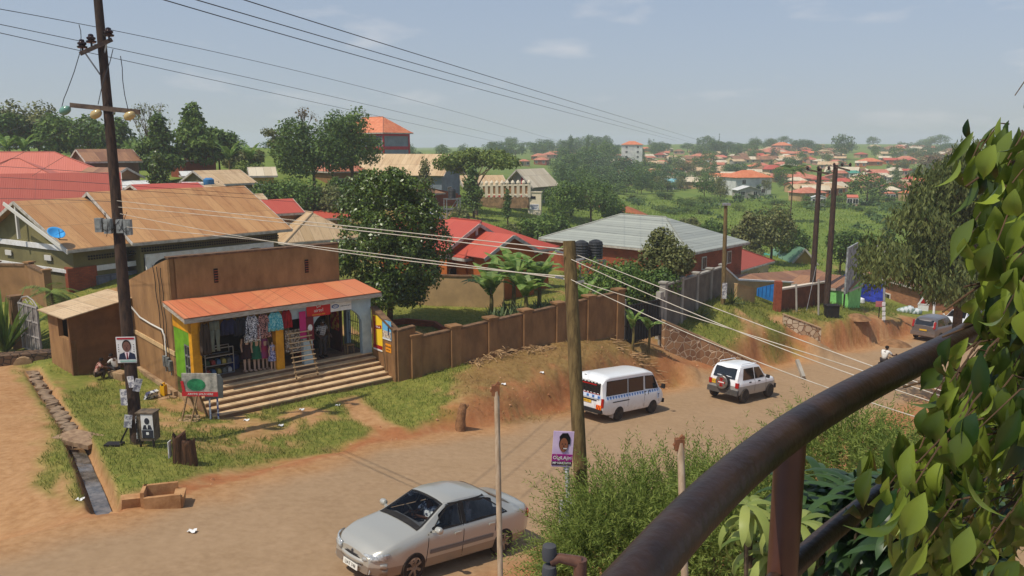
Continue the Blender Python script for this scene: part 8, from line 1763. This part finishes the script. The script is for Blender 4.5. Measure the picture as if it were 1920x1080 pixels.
mb = MB(); mb.tube([P(1063, 880, 11.7), P(1072, 1080, 11.7)], .035, 8); mb.tube([P(1063, 880, 11.7), P(1062, 872, 11.7)], .045, 8); tag(mb.build('sign_post', mat('white_pipe', S(200, 202, 206), S(160, 160, 164), sc=4), smooth=True), 'slim white pipe post under the purple poster', 'post')
fs = P(1061, 968, 11.55); t_ = flat('notice_board', 'white notice board with dark writing partly hidden by the feathery bush', 'sign', .2, .5, WHITE, fs, .1); text('KINAWA', .08, INK, t_, (-.04, -.008, .0), Matrix(((0, -1, 0), (0, 0, -1), (1, 0, 0))), ext=.001)
# --- thin near poles
for (x, yt, z, xb, r0, lab, nm) in ((931, 727, 9, 938, .032, 'slender pale bamboo pole in front of the silver car', 'bamboo_pole'), (1276, 828, 8.0, 1284, .038, 'slender pale pole with a rusty top standing in the feathery bushes', 'fence_pole')):
    a = P(x, yt, z); b_ = P(xb, 1080, z); d = (b_-a); k = (gz(a.x, a.y)-.2-a.z)/d.z; e = a+d*k; t_ = thing(nm, lab, 'pole', e); mb = MB(); v_ = a-e; mb.tube([v_*0, v_*.25, v_*.5, v_*.75, v_], [r0, r0*1.04, r0*.98, r0, r0*.95], 9); mb.build('shaft', mat('pale_pole', S(190, 168, 140), S(160, 136, 108), sc=6, stretch=(4, 4, .6)), t_, smooth=True)
    mb = MB(); mb.box(v_+Vector((-.01, 0, -.03)), (.09, .07, .12)); mb.beam(v_+Vector((-.06, 0, -.05)), v_+Vector((.03, 0, .06)), .04, .04); mb.build('rusty_cap', mat('rusty_cap', S(140, 92, 60), S(96, 60, 40), sc=10), t_)
# --- further poles
def farpole(name, label, px0, py0, px1, py1, z, r0, m, arms=(), extra=None):
    b_ = gp(px1, py1, z); t = P(px0, py0, z); v_ = Vector((t.x-b_.x, t.y-b_.y, t.z-b_.z)); t_ = thing(name, label, 'utility pole', b_); mb = MB(); mb.tube([v_*0-Vector((0, 0, .4)), v_*.5, v_], [r0, r0*.88, r0*.72], 10); mb.build('pole', m, t_, smooth=True)
    for (y, xa, xb_) in arms:
        f = (y-py1)/(py0-py1); c_ = v_*f; w1 = (xa)*z/FPX; w2 = xb_*z/FPX; mb = MB(); mb.beam(c_+Vector((w1, -.1, .15)), c_+Vector((w2, -.1, -.15)), .1, .12); mb.build('cross_arm', STEEL, t_)
        for w_ in (w1, (w1+w2)/2, w2): mb = MB(); mb.lathe([(.04, 0), (.12, .05), (.06, .12), (.12, .16), (.04, .28)], c_+Vector((w_, -.1, .12)), n=8); mb.build('insulator', mat('brown_porcelain', S(50, 34, 32)), t_)
    return t_
farpole('power_pole', 'left one of the twin dark poles by the brick wall', 1537, 316, 1521, 577, 57, .21, DWOOD, [(322, -24, 16)])
farpole('power_pole', 'right one of the twin dark poles, slightly taller, by the green store', 1567, 310, 1549, 582, 56.5, .22, DWOOD, [(316, -4, 26)])
tp_ = farpole('thin_pole', 'pale slim pole with posters at its foot on the grass terrace', 1361, 383, 1356, 562, 50, .15, mat('weathered_pole', S(124, 104, 66)), [])
t_ = flat('torn_paper', 'strips of white and blue posters pasted round the foot of the pale slim pole', 'paper', .3, 1.0, mat('torn_paper', S(216, 214, 210)), gp(1356, 562, 50)+Vector((0, -.2, .9)), 0)
mb = MB(); mb.box((0, 0, 0), (.45, .4, .14)); o = mb.build('pole_cap', GALV, tp_); o.location = P(1362, 383, 50)-tp_.location
sl_ = farpole('street_pole', 'grey steel pole with a pale cross board and white posters, beside the road', 1659, 462, 1657, 606, 57, .09, GALV, [])
mb = MB(); mb.box(P(1658, 464, 57)-sl_.location, (1.2, .1, .12)); mb.box(P(1640, 461, 57)-sl_.location, (.5, .2, .1)); mb.build('lamp_arm', GALV, sl_); mb = MB(); mb.box(P(1655, 516, 56.8)-sl_.location, (.3, .2, .55)); mb.build('meter_box', GALV, sl_)
mb = MB()
for k in range(4): mb.box(P(1657, 570+k*9, 56.85)-sl_.location, (.22, .06, .26))
mb.build('pasted_paper', WHITE, sl_)
q = P(1650, 570, 57); t_ = flat('pink_sign', 'faded pink sign plate on the grass left of the grey steel pole', 'sign', .62, .42, mat('faded_pink', S(196, 120, 120), S(170, 96, 100), sc=4), q, 0); mb = MB(); mb.beam((0, .03, -.2), (0, .03, q.z*0-1.0), .05, .05, (1, 0, 0)); mb.build('post', IRON, t_)
t_ = farpole('marker_post', 'short white banded post in front of the red kiosks', 1753, 554, 1752, 578, 62, .1, WHITE, [])
# extra stays
mb = MB(); mb.tube([P(1530, 500, 56), gp(1512, 584, 55)], .02, 4); tag(mb.build('stay_wire', GALV), 'thin stay wire leaning on the left twin pole', 'wire')
for k, (x, y0) in enumerate(((1494, 532), (1536, 524))):
    mb = MB(); mb.tube([gp(x, 578-k*6, 54), P(x-1, y0, 54)], .07, 7); tag(mb.build('wall_post', WM['stone'], smooth=True), ['grey post standing before the brick wall, nearest the orange pier', 'grey post standing before the brick wall, between the twin dark poles'][k], 'post')
mb = MB(); mb.beam(gp(1495, 668, 44.5)+Vector((0, 0, .9)), gp(1508, 684, 43.6)+Vector((0, 0, .15)), .18, .18); tag(mb.build('fallen_post', WM['stone']), 'pale concrete post fallen against the earth cut', 'post')
for k, (x, y, s_) in enumerate(((1606, 590, .8), (1680, 600, 1.1))):
    mb = MB(); n = 10; mb.lathe([(1.3, -.2), (1.0, .05), (.72, .3), (.3, .5), (.05, .52)], n=11); o = mb.build('earth_heap', mat('heap_earth', S(150, 112, 76), S(116, 84, 54), sc=2, bump=.6, bsc=6), smooth=True); o.location = gp(x, y, 55); o.scale = (s_, s_*.8, s_*.7); tag(o, ['small earth and rock heap on the edge of the second terrace', 'brown earth heap beside the grey steel pole'][k], 'earth heap')
# --- wires: straight runs between poles with a little sag
def wire(label, pts, z0, z1, r0, m=WIRE, sag=0.0, name='overhead_wire', n=28):
    xs = np.array([p[0] for p in pts], float); ys = np.array([p[1] for p in pts], float); co = np.polyfit(xs, ys, min(2, len(pts)-1)); P_ = []
    for i in range(n+1):
        f = i/n; x = xs[0]+(xs[-1]-xs[0])*f; z = 1/((1-f)/z0+f/z1); P_.append(P(x, np.polyval(co, x), z))
    mb = MB(); mb.tube(P_, r0, 5); return tag(mb.build(name, m, smooth=True), label, 'wire')
wire('upper power line across the sky over the high voltage pole', [(-60, 5), (200, 58), (600, 141), (1130, 290)], 22, 190, .011); wire('middle power line across the sky over the high voltage pole', [(-60, 32), (170, 84), (600, 174), (1060, 285)], 22, 180, .011); wire('lower power line across the sky over the high voltage pole', [(-60, 50), (155, 93), (600, 196), (1000, 280)], 22, 170, .011)
wire('lowest of the three bold power lines crossing the top of the sky', [(280, -6), (600, 78), (960, 190), (1270, 262)], 16, 190, .012); wire('middle one of the three bold power lines crossing the top of the sky', [(340, -6), (640, 72), (960, 178), (1300, 266)], 16, 190, .012); wire('highest of the three bold power lines crossing the top of the sky', [(430, -6), (680, 62), (960, 163), (1340, 270)], 16, 190, .012)
for k, ((x0, y0), (xm, ym), (x1, y1)) in enumerate((((148, 46), (152, 70), (151, 96)), ((150, 98), (126, 170), (116, 200)), ((212, 92), (198, 140), (184, 196)), ((226, 105), (230, 150), (240, 205)))): 
    mb = MB(); pts = [P(x0, y0, PZ-.3), P(xm, ym, PZ-.3), P(x1, y1, PZ-.25)]; mb.tube([pts[0], pts[0].lerp(pts[1], .5)+Vector((.02, 0, 0)), pts[1], pts[1].lerp(pts[2], .5)-Vector((.02, 0, 0)), pts[2]], .012, 5); tag(mb.build('jumper_wire', WIRE, smooth=True), ['short jumper wire above the upper cross-arm of the pole', 'left hanging jumper wire down to the green insulator', 'middle hanging jumper wire behind the pole', 'right hanging jumper wire down to the amber insulator'][k], 'wire')
for k, pts in enumerate((((-40, 265), (122, 210)), ((-40, 330), (178, 216)), ((60, 330), (240, 220)))): wire('slanting service line from the %s strain insulator down to the left' % ['green', 'middle amber', 'right amber'][k], list(pts), 40, PZ, .008)
for k, (pts, z0) in enumerate(((((-40, 310), (100, 318), (205, 326)), 30), (((-40, 330), (100, 338), (205, 345)), 30), (((-40, 352), (100, 356), (207, 362)), 30), (((-40, 372), (100, 374), (210, 378)), 30))): wire('dark service line over the dull red roof, number %s from the top' % ['first', 'second', 'third', 'fourth'][k], list(pts), z0, PZ, .008)
LWL = ['topmost', 'second', 'third', 'lowest']
for k, (pts, zz) in enumerate(((((215, 375), (620, 425), (860, 440), (1058, 470)), 0), (((218, 388), (640, 428), (860, 455), (1058, 478)), 0), (((222, 400), (620, 470), (860, 500), (1060, 518)), 0), (((225, 425), (620, 462), (830, 496), (1060, 522)), 0))): wire('%s pale wire slung from the left pole to the wooden pole' % LWL[k], list(pts), PZ, MZ, .0085, LWIRE)
for k, pts in enumerate((((215, 335), (480, 355), (900, 384), (1300, 420)), ((216, 345), (520, 372), (900, 396), (1300, 440)), ((217, 352), (560, 388), (900, 402), (1320, 460)))): wire('faint thin line across the round tree, %s of three' % ['upper', 'middle', 'lower'][k], list(pts), PZ, 60, .006)
for k, pts in enumerate((((1082, 478), (1400, 600), (1800, 745)), ((1062, 482), (1400, 628), (1800, 770)), ((1062, 520), (1400, 670), (1755, 793)), ((1082, 526), (1330, 606), (1640, 700), (1810, 758)))): wire('%s pale wire running down from the wooden pole over the road' % ['topmost', 'second', 'lowest', 'third'][k], list(pts), MZ, 7.5, .006, LWIRE)
# ---------------------------------------------------------------- balcony rail and near plants
RAILM = mat('brown_enamel', S(58, 40, 28), S(40, 28, 21), sc=9, rough=.42, bump=.12, bsc=60, spec=.45)
h0 = .47; zz = lambda y: h0/(sp+(y-540)/FPX*cp); CV = [P(x, y, zz(y)) for x, y in ((1196, 1080), (1332, 940), (1440, 840), (1560, 758), (1700, 689), (1830, 616))]
xs = np.array([v.x for v in CV]); pf = np.polyfit(xs, [v.y for v in CV], 3); xx = np.linspace(xs[0], xs[-1], 24); RP = [Vector((x, np.polyval(pf, x), CAMZ-h0)) for x in xx]; RP = [RP[0]-(RP[1]-RP[0]).normalized()*1.6]+RP+[RP[-1]+(RP[-1]-RP[-2]).normalized()*2.2]
rail = thing('balcony_rail', 'thick dark brown pipe hand rail with posts and thinner rails along the balcony', 'railing', (RP[1].x, RP[1].y, 8.45)); o0 = rail.location
mb = MB(); mb.tube([p-o0 for p in RP], .0305, 28); mb.build('handrail', RAILM, rail, smooth=True)
for dz in (.265, .53): mb = MB(); mb.tube([p-o0-Vector((0, 0, dz)) for p in RP], .0195, 20); mb.build('lower_rail', RAILM, rail, smooth=True)
for p in (RP[0], min(RP, key=lambda p: abs(p.x/(p.y*cp+h0*sp)-.3513)), RP[-1]): mb = MB(); c_ = p-o0; mb.tube([Vector((c_.x, c_.y, 0)), c_-Vector((0, 0, .01))], .0255, 24); mb.build('post', mat('brown_enamel_post', S(92, 56, 40), S(74, 44, 32), sc=5, rough=.4, spec=.5), rail, smooth=True)
q = RP+[RP[-1]+Vector((2, -2.5, 0)), RP[0]+Vector((.6, -2.5, 0))]; A_ = [Vector((p.x, p.y, 8.45)) for p in q]; B_ = [Vector((p.x, p.y, 8.25)) for p in q]; mb = MB(); nq = len(q)
mb.face(A_); mb.face(B_[::-1]); [mb.quad(B_[k], B_[(k+1) % nq], A_[(k+1) % nq], A_[k]) for k in range(nq)]; tag(mb.build('balcony_floor', CONC), 'concrete balcony floor under the brown rail, below the picture', 'balcony')
mb = MB(); c_ = P(1032, 1052, 2.6); r_ = P(1088, 1054, 2.6); mb.tube([c_, c_.lerp(r_, .3)+Vector((0, 0, .012)), r_], [.02, .016, .02], 14); mb.tube([r_+Vector((0, 0, .01)), r_-Vector((0, 0, .5)), Vector((r_.x, r_.y, gz(r_.x, r_.y)-.2))], .022, 14); f1_ = thing('pipe_fitting', 'brown pipe fitting with two dark rubber caps at the bottom edge of the picture', 'pipe', Vector((r_.x, r_.y, gz(r_.x, r_.y)))); mb.v = [tuple(Vector(v)-f1_.location) for v in mb.v]; mb.build('pipe', mat('worn_brown_pipe', S(112, 78, 62), S(80, 56, 46), sc=12, rough=.35), f1_, smooth=True)
for y in (1036, 1074): mb = MB(); c2_ = P(1030, y, 2.6)-f1_.location; mb.lathe([(.012, -.028), (.022, -.024), (.025, 0), (.022, .024), (.012, .028)], c2_, n=16); auto_smooth(mb.build('rubber_cap', mat('grey_rubber', S(72, 72, 74), rough=.7), f1_), 50)
# broad-leaved climber at the right edge
r = random.Random(17); LV, LFc = [], []
def big_leaf(base, ax, nor, L_, W_, curl):
    ax = ax.normalized(); nor = (nor-ax*nor.dot(ax)).normalized(); sd = ax.cross(nor); i0 = len(LV); n = 7; p = base.copy(); prof = [.06, .55, .92, 1.0, .82, .5, .16, .02]
    for k in range(n+1):
        w_ = W_*.5*prof[k]; LV.append(p-sd*w_+nor*w_*.55); LV.append(p.copy()); LV.append(p+sd*w_+nor*w_*.55); ax = (ax-nor*curl/n).normalized(); nor = (nor-ax*nor.dot(ax)).normalized(); p = p+ax*L_/n
    for k in range(n):
        a_ = i0+3*k; LFc.extend([[a_, a_+1, a_+4, a_+3], [a_+1, a_+2, a_+5, a_+4]])
EDGE = [(180, 1900), (240, 1905), (275, 1870), (300, 1820), (330, 1795), (420, 1775), (480, 1795), (560, 1800), (610, 1790), (650, 1720), (700, 1690), (760, 1770), (800, 1720), (860, 1700), (900, 1640), (960, 1620), (1020, 1650), (1080, 1690)]
ex = lambda y: 38+30*(y < 680)+np.interp(y, [e[0] for e in EDGE], [e[1] for e in EDGE])
br = MB(); tw = []
for i in range(310):
    y = r.uniform(300, 1095); e = ex(y); x = e+40+(1990-e)*r.random()**1.15 if r.random() < .75 else e+r.uniform(25, 70); z = r.uniform(1.3, 2.15) if y < 640 or x > 1800 else r.uniform(1.25, 1.75); x < 1860 and 500 < y < 715 or tw.append((x, y-40, z))
tw += [(1925, 150, 1.6), (1800, 712, 1.6), (1768, 716, 1.55), (1840, 705, 1.6), (1900, 600, 1.8), (1905, 560, 1.9), (1890, 640, 1.9), (1690, 880, 1.4), (1675, 930, 1.35), (1720, 860, 1.45), (1850, 265, 1.7), (1825, 310, 1.65), (1825, 420, 1.6), (1875, 500, 1.65)]
for (x, y, z) in tw:
    c_ = P(x, y, z)
    for k in range(r.choice((4, 5, 5, 6)) if y > 200 else 2):
        ax = Vector((r.uniform(-.5, .25), r.uniform(-.3, .3), r.uniform(-1.2, -.65))); nor = Vector((r.uniform(-.9, .3), r.uniform(-1.0, .1), r.uniform(.1, 1.0))); big_leaf(c_+Vector((r.uniform(-.045, .045), r.uniform(-.06, .06), r.uniform(-.05, .05))), ax, nor, r.uniform(.055, .11), r.uniform(.018, .038), r.uniform(.3, 1.9))
    e_ = c_+Vector((r.uniform(.04, .12), r.uniform(0, .1), r.uniform(.0, .08))); br.tube([c_-Vector((.02, 0, .03)), c_.lerp(e_, .5)+Vector((0, 0, .02)), e_], [.001, .0015, .002], 5)
tr0 = P(2080, 700, 1.9); gzv = gz(tr0.x, tr0.y); fic = thing('leafy_tree', 'near broad-leaved tree with hanging pointed leaves down the right edge', 'tree', (tr0.x, tr0.y, gzv)); f0 = fic.location
for k in range(16):
    y = 350+k*47; q1 = P(1800+r.uniform(-40, 60) if y < 640 else 1750+r.uniform(-60, 80), y, 1.65); q0 = Vector((tr0.x, tr0.y, q1.z+r.uniform(-.05, .2))); br.tube([q0, q0.lerp(q1, .5)+Vector((0, 0, .05)), q1], [.006, .0035, .002], 6)
br.v = [tuple(Vector(v)-f0) for v in br.v]; br.build('branch', mat('young_bark', S(96, 72, 50), S(70, 54, 40), sc=10), fic, smooth=True)
mb = MB(); mb.tube([Vector((0, 0, -.3)), Vector((.05, 0, 5)), Vector((0, 0, CAMZ+.6-f0.z))], [.11, .08, .04], 10); mb.build('trunk', BARK, fic, smooth=True)
me = bpy.data.meshes.new('foliage'); me.from_pydata([tuple(v-f0) for v in LV], [], LFc); me.polygons.foreach_set('use_smooth', [True]*len(me.polygons)); me.materials.append(mat('ficus_leaf', S(34, 60, 24), S(140, 156, 58), sc=9, rough=.3, island=.75, trans=.2, spec=.5, detail=2)); link('foliage', me, fic)
# feathery bushes below the balcony
FE = mat('feathery_leaf', S(76, 98, 36), S(146, 158, 78), sc=1.5, rough=.6, island=.5, trans=.3, spec=.2)
def feathery(label, c_, rx, ry, rz, n, seed, L_=.75, m=FE, ln=.1):
    g = np.random.default_rng(seed); P0, AX, NN, SZ = [], [], [], []
    for i in range(n):
        d_ = unit(g.normal(size=3)*np.array([1, 1, .8])+np.array([0, 0, .35])); f = .45+.5*g.random()**.6; bp_ = d_*f*np.array([rx, ry, rz]); ax = unit(d_*.7+np.array([0, 0, .8])+g.normal(size=3)*.35); p_ = bp_; l_ = L_*(.6+.7*g.random())
        for k in range(17):
            p_ = p_+ax*l_/17; ax = unit(ax+np.array([0, 0, -.05])+d_*.03)
            sd = unit(np.cross(ax, g.normal(size=3)))
            for sg in (1, -1): P0.append(p_); AX.append(ax*.8+sd*sg*.8); NN.append(g.normal(size=3)); SZ.append(ln*(1.15-.5*k/17))
    gzc = gz(c_.x, c_.y); t_ = thing('feathery_bush', label, 'bush', (c_.x, c_.y, gzc)); off = np.array([0, 0, c_.z-gzc])
    link('foliage', leaf_mesh('foliage', np.array(P0)+off, unit(np.array(NN)), np.array(AX), np.array(SZ), .17, m), t_)
    mb = MB(); rr_ = random.Random(seed)
    for k in range(14): a_ = rr_.uniform(0, 6.28); e_ = Vector((rx*.6*math.cos(a_), ry*.6*math.sin(a_), off[2]+rz*rr_.uniform(-.2, .5))); mb.tube([Vector((.1*math.cos(a_), .1*math.sin(a_), -.2)), e_*.5+Vector((0, 0, .3)), e_], [.05, .03, .012], 5)
    mb.build('stem', BARK, t_, smooth=True); return t_
feathery('tall feathery bush to the right of the wooden pole, left of the pale pole', P(1185, 1065, 11.2), 1.05, 1.0, 1.25, 900, 1)
feathery('feathery bush behind the slender pale pole', P(1300, 1045, 11.8), 1.0, .9, 1.25, 850, 2)
feathery('lower feathery bush at the foot of the wooden pole by the white notice board', P(1118, 1120, 10.8), .62, .8, 1.0, 560, 3)
feathery('feathery bush seen between the hand rail and the lower rail', P(1610, 915, 11), 1.2, 1.1, .8, 800, 4, .6)
feathery('feathery bush below the hand rail, left of the rail post', P(1400, 1050, 10), .8, .8, .95, 600, 5)
feathery('shaded feathery bush in the lower gap right of the rail post', P(1760, 960, 9.5), .9, .8, .7, 450, 6, .6)
# long-fingered plants
def fingers(label, spots, m, seed, L0, wd, name='long_leaved_plant', n=11, droop=1.5, tilt=(.15, .8)):
    r = random.Random(seed); c0 = Vector(spots[0]); gzc = gz(c0.x, c0.y); t_ = thing(name, label, 'plant', (c0.x, c0.y, gzc)); mb = MB(); st_ = MB()
    for s_ in spots:
        b0 = Vector(s_)-Vector(t_.location); a0 = r.uniform(0, 6)
        for k in range(n): blade(mb, b0, a0+6.28*k/n+r.uniform(-.15, .15), L0*r.uniform(.75, 1.15), wd, droop*r.uniform(.7, 1.2), r.uniform(*tilt), 7, False, r)
        st_.tube([Vector((b0.x*.3, b0.y*.3, -.2)), Vector((b0.x*.6, b0.y*.6, b0.z*.6)), b0], [.035, .025, .012], 6)
    mb.build('foliage', m, t_, smooth=True); st_.build('stem', BARK, t_, smooth=True); return t_
UMB = mat('umbrella_leaf', S(30, 52, 26), S(66, 92, 44), sc=3, rough=.4, island=.6, trans=.2, spec=.5); PLL = mat('pale_finger_leaf', S(96, 118, 52), S(166, 176, 96), sc=4, rough=.45, island=.6, trans=.35)
r = random.Random(31)
fingers('dark long-leaved plant filling the gap between the rail post and the lower rail', [P(r.uniform(1500, 1680), r.uniform(905, 1085), r.uniform(4.6, 5.6)) for k in range(22)]+[P(1545, 918, 5), P(1560, 960, 4.8), P(1610, 1060, 4.6)], UMB, 5, .42, .06, 'dark_leaved_plant', 12)
fingers('pale green long-leaved plant hanging left of the rail post', [P(r.uniform(1395, 1500), r.uniform(930, 1070), r.uniform(4.3, 5.0)) for k in range(12)], PLL, 6, .34, .055, n=9, droop=2.0, tilt=(-.1, .5))
fingers('dark long-leaved plant behind the big leaves at the bottom right corner', [P(r.uniform(1680, 1930), r.uniform(880, 1085), r.uniform(4.0, 5.4)) for k in range(24)], UMB, 7, .42, .07, 'dark_leaved_plant', 11)
# ---------------------------------------------------------------- grass, litter, stones
g = np.random.default_rng(3)
def tufts(name, label, n, box, test, hgt, m, lean=.5, asp=.12):
    x = g.uniform(box[0], box[1], n); y = g.uniform(box[2], box[3], n); gm_, rd_, tm_, dm_ = ground_masks(x, y); k = test(gm_, rd_, tm_, dm_, x, y); x, y = x[k], y[k]; z = gz(x, y)-.01
    m_ = len(x); ax = unit(np.stack([g.normal(size=m_)*lean, g.normal(size=m_)*lean, np.ones(m_)], -1)); no = unit(g.normal(size=(m_, 3))); sz = hgt*(.5+g.random(m_))*(.6+.8*fbm(x*.6, y*.6, 41))
    o = link(name, leaf_mesh(name, np.stack([x, y, z], -1), no, ax, sz, asp, m)); return tag(o, label, 'grass', kind='stuff')
GB = mat('grass_blade', S(92, 108, 42), S(150, 148, 80), sc=.8, rough=.8, island=.5, trans=.3, spec=.1); DB = mat('dry_blade', S(130, 104, 62), S(178, 150, 98), sc=.8, rough=.9, island=.5, trans=.2, spec=.1)
tufts('grass', 'short green grass on the verge in front of the shop and the boundary wall', 120000, (-17, 8, 15, 40), lambda a, b_, c_, d, x, y: (a > .45), .13, GB)
tufts('grass', 'green grass on the terraces beside the driveways', 60000, (4, 32, 36, 66), lambda a, b_, c_, d, x, y: (a > .4) & (st(x, y)[1] > 7), .22, GB)
tufts('grass', 'lawn and long grass inside the compound and round the houses', 50000, (-26, 8, 32, 62), lambda a, b_, c_, d, x, y: (a > .4), .13, GB)
tufts('dry_grass', 'dry yellow brown grass and litter on the mound below the boundary wall', 16000, (-6, 10, 26, 42), lambda a, b_, c_, d, x, y: (d > .3) & (g.random(len(x)) < .6), .14, DB, .9)
tufts('valley_grass', 'rough long grass over the green valley', 60000, (-10, 95, 70, 190), lambda a, b_, c_, d, x, y: (g.random(len(x)) < .9), .3, mat('valley_blade', S(98, 122, 48), S(146, 160, 76), sc=.05, rough=.9, island=.3, trans=.25, spec=.1), .6, .35)
# stones on the bare edges
x = g.uniform(-14, 24, 5000); y = g.uniform(14, 56, 5000); a_, b2, c2_, d2_ = ground_masks(x, y); kx = ((b2 > .5) | (d2_ > .5)) & (st(x, y)[1] > 5); x, y = x[kx], y[kx]; z = gz(x, y); sz = .018+.07*g.random(len(x))**4
V_, F_ = [], []
for i in range(len(x)):
    k = len(V_); s_ = sz[i]
    for dx, dy, dz in ((1, 0, 0), (-.8, .3, 0), (0, 1, .1), (.1, -.9, 0), (.1, 0, .8), (0, 0, -.4)): V_.append((x[i]+dx*s_*g.uniform(.7, 1.3), y[i]+dy*s_*g.uniform(.7, 1.3), z[i]+dz*s_))
    F_ += [(k+a1, k+b1, k+c1) for a1, b1, c1 in ((0, 2, 4), (2, 1, 4), (1, 3, 4), (3, 0, 4), (2, 0, 5), (1, 2, 5), (3, 1, 5), (0, 3, 5))]
me = bpy.data.meshes.new('gravel'); me.from_pydata(V_, [], F_); me.materials.append(mat('gravel', S(196, 150, 110), S(140, 92, 60), sc=9)); tag(link('gravel', me), 'loose stones and clods on the red road bank', 'gravel', kind='stuff')
# cut branches heaped against the boundary wall
r = random.Random(8); q = gp(945, 668, 35.6); mb = MB()
for i in range(170):
    c_ = Vector((r.uniform(-1.9, 2.6), r.uniform(-.5, .7), 0)); c_.z = gz(q.x+c_.x*.78-c_.y*.6, q.y+c_.x*.62+c_.y*.78)-q.z+r.uniform(.02, .4)*(1-abs(c_.x)/3); c_ = Vector((c_.x*.78-c_.y*.6, c_.x*.62+c_.y*.78, c_.z)); a1 = r.uniform(0, 6.28); l_ = r.uniform(.2, .75); e_ = Vector((math.cos(a1), math.sin(a1), r.uniform(-.2, .5)))*l_/2; mb.tube([c_-e_, c_+Vector((0, 0, .03)), c_+e_], [.018, .014, .005], 4)
o = mb.build('brush_heap', mat('dead_twig', S(190, 156, 112), S(128, 98, 66), sc=4)); o.location = q; tag(o, 'heap of dry cut branches on the mound against the boundary wall', 'branches')
q = gp(1190, 640, 39.6); mb = MB()
for i in range(40): c_ = Vector((r.uniform(-1.2, 1.4), r.uniform(-.5, .5), 0)); c_.z = gz(q.x+c_.x, q.y+c_.y)-q.z+r.uniform(0, .2); a1 = r.uniform(-.9, .4); l_ = r.uniform(.4, 1.2); e_ = Vector((math.cos(a1), math.sin(a1), r.uniform(-.1, .2)))*l_/2; mb.tube([c_-e_, c_, c_+e_], [.03, .025, .012], 5)
o = mb.build('brush_heap', mat('dead_twig', S(190, 156, 112))); o.location = q; tag(o, 'smaller heap of sticks beside the iron gate', 'branches')
for i, (x, y) in enumerate(((628, 762), (520, 800), (456, 790), (140, 940), (350, 1000), (1012, 700), (940, 722), (560, 770))):
    p_ = GP(x, y)[0]; mb = MB(); mb.grid([[(i2*.06, j2*.05, .03*math.sin(i2*2+j2*3)+.03) for i2 in range(4)] for j2 in range(4)]); o = mb.build('litter', WHITE, smooth=True); o.location = p_; tag(o, 'scrap of white paper litter lying on the ground', 'litter', 'paper scraps on the ground')
# ---------------------------------------------------------------- haze
mb = MB(); mb.box((100, 800, 8), (3800, 3000, 66)); hz = mb.build('haze', []); hm_ = bpy.data.materials.new('haze'); hm_.use_nodes = True; t = hm_.node_tree; t.nodes.clear(); ov = t.nodes.new('ShaderNodeOutputMaterial'); pv = t.nodes.new('ShaderNodeVolumePrincipled'); pv.inputs['Color'].default_value = (.88, .94, 1.0, 1); pv.inputs['Density'].default_value = .00055; pv.inputs['Anisotropy'].default_value = .1; t.links.new(pv.outputs[0], ov.inputs['Volume']); hz.data.materials.append(hm_); tag(hz, 'pale blue haze over the valley and the far hill', kind='stuff')
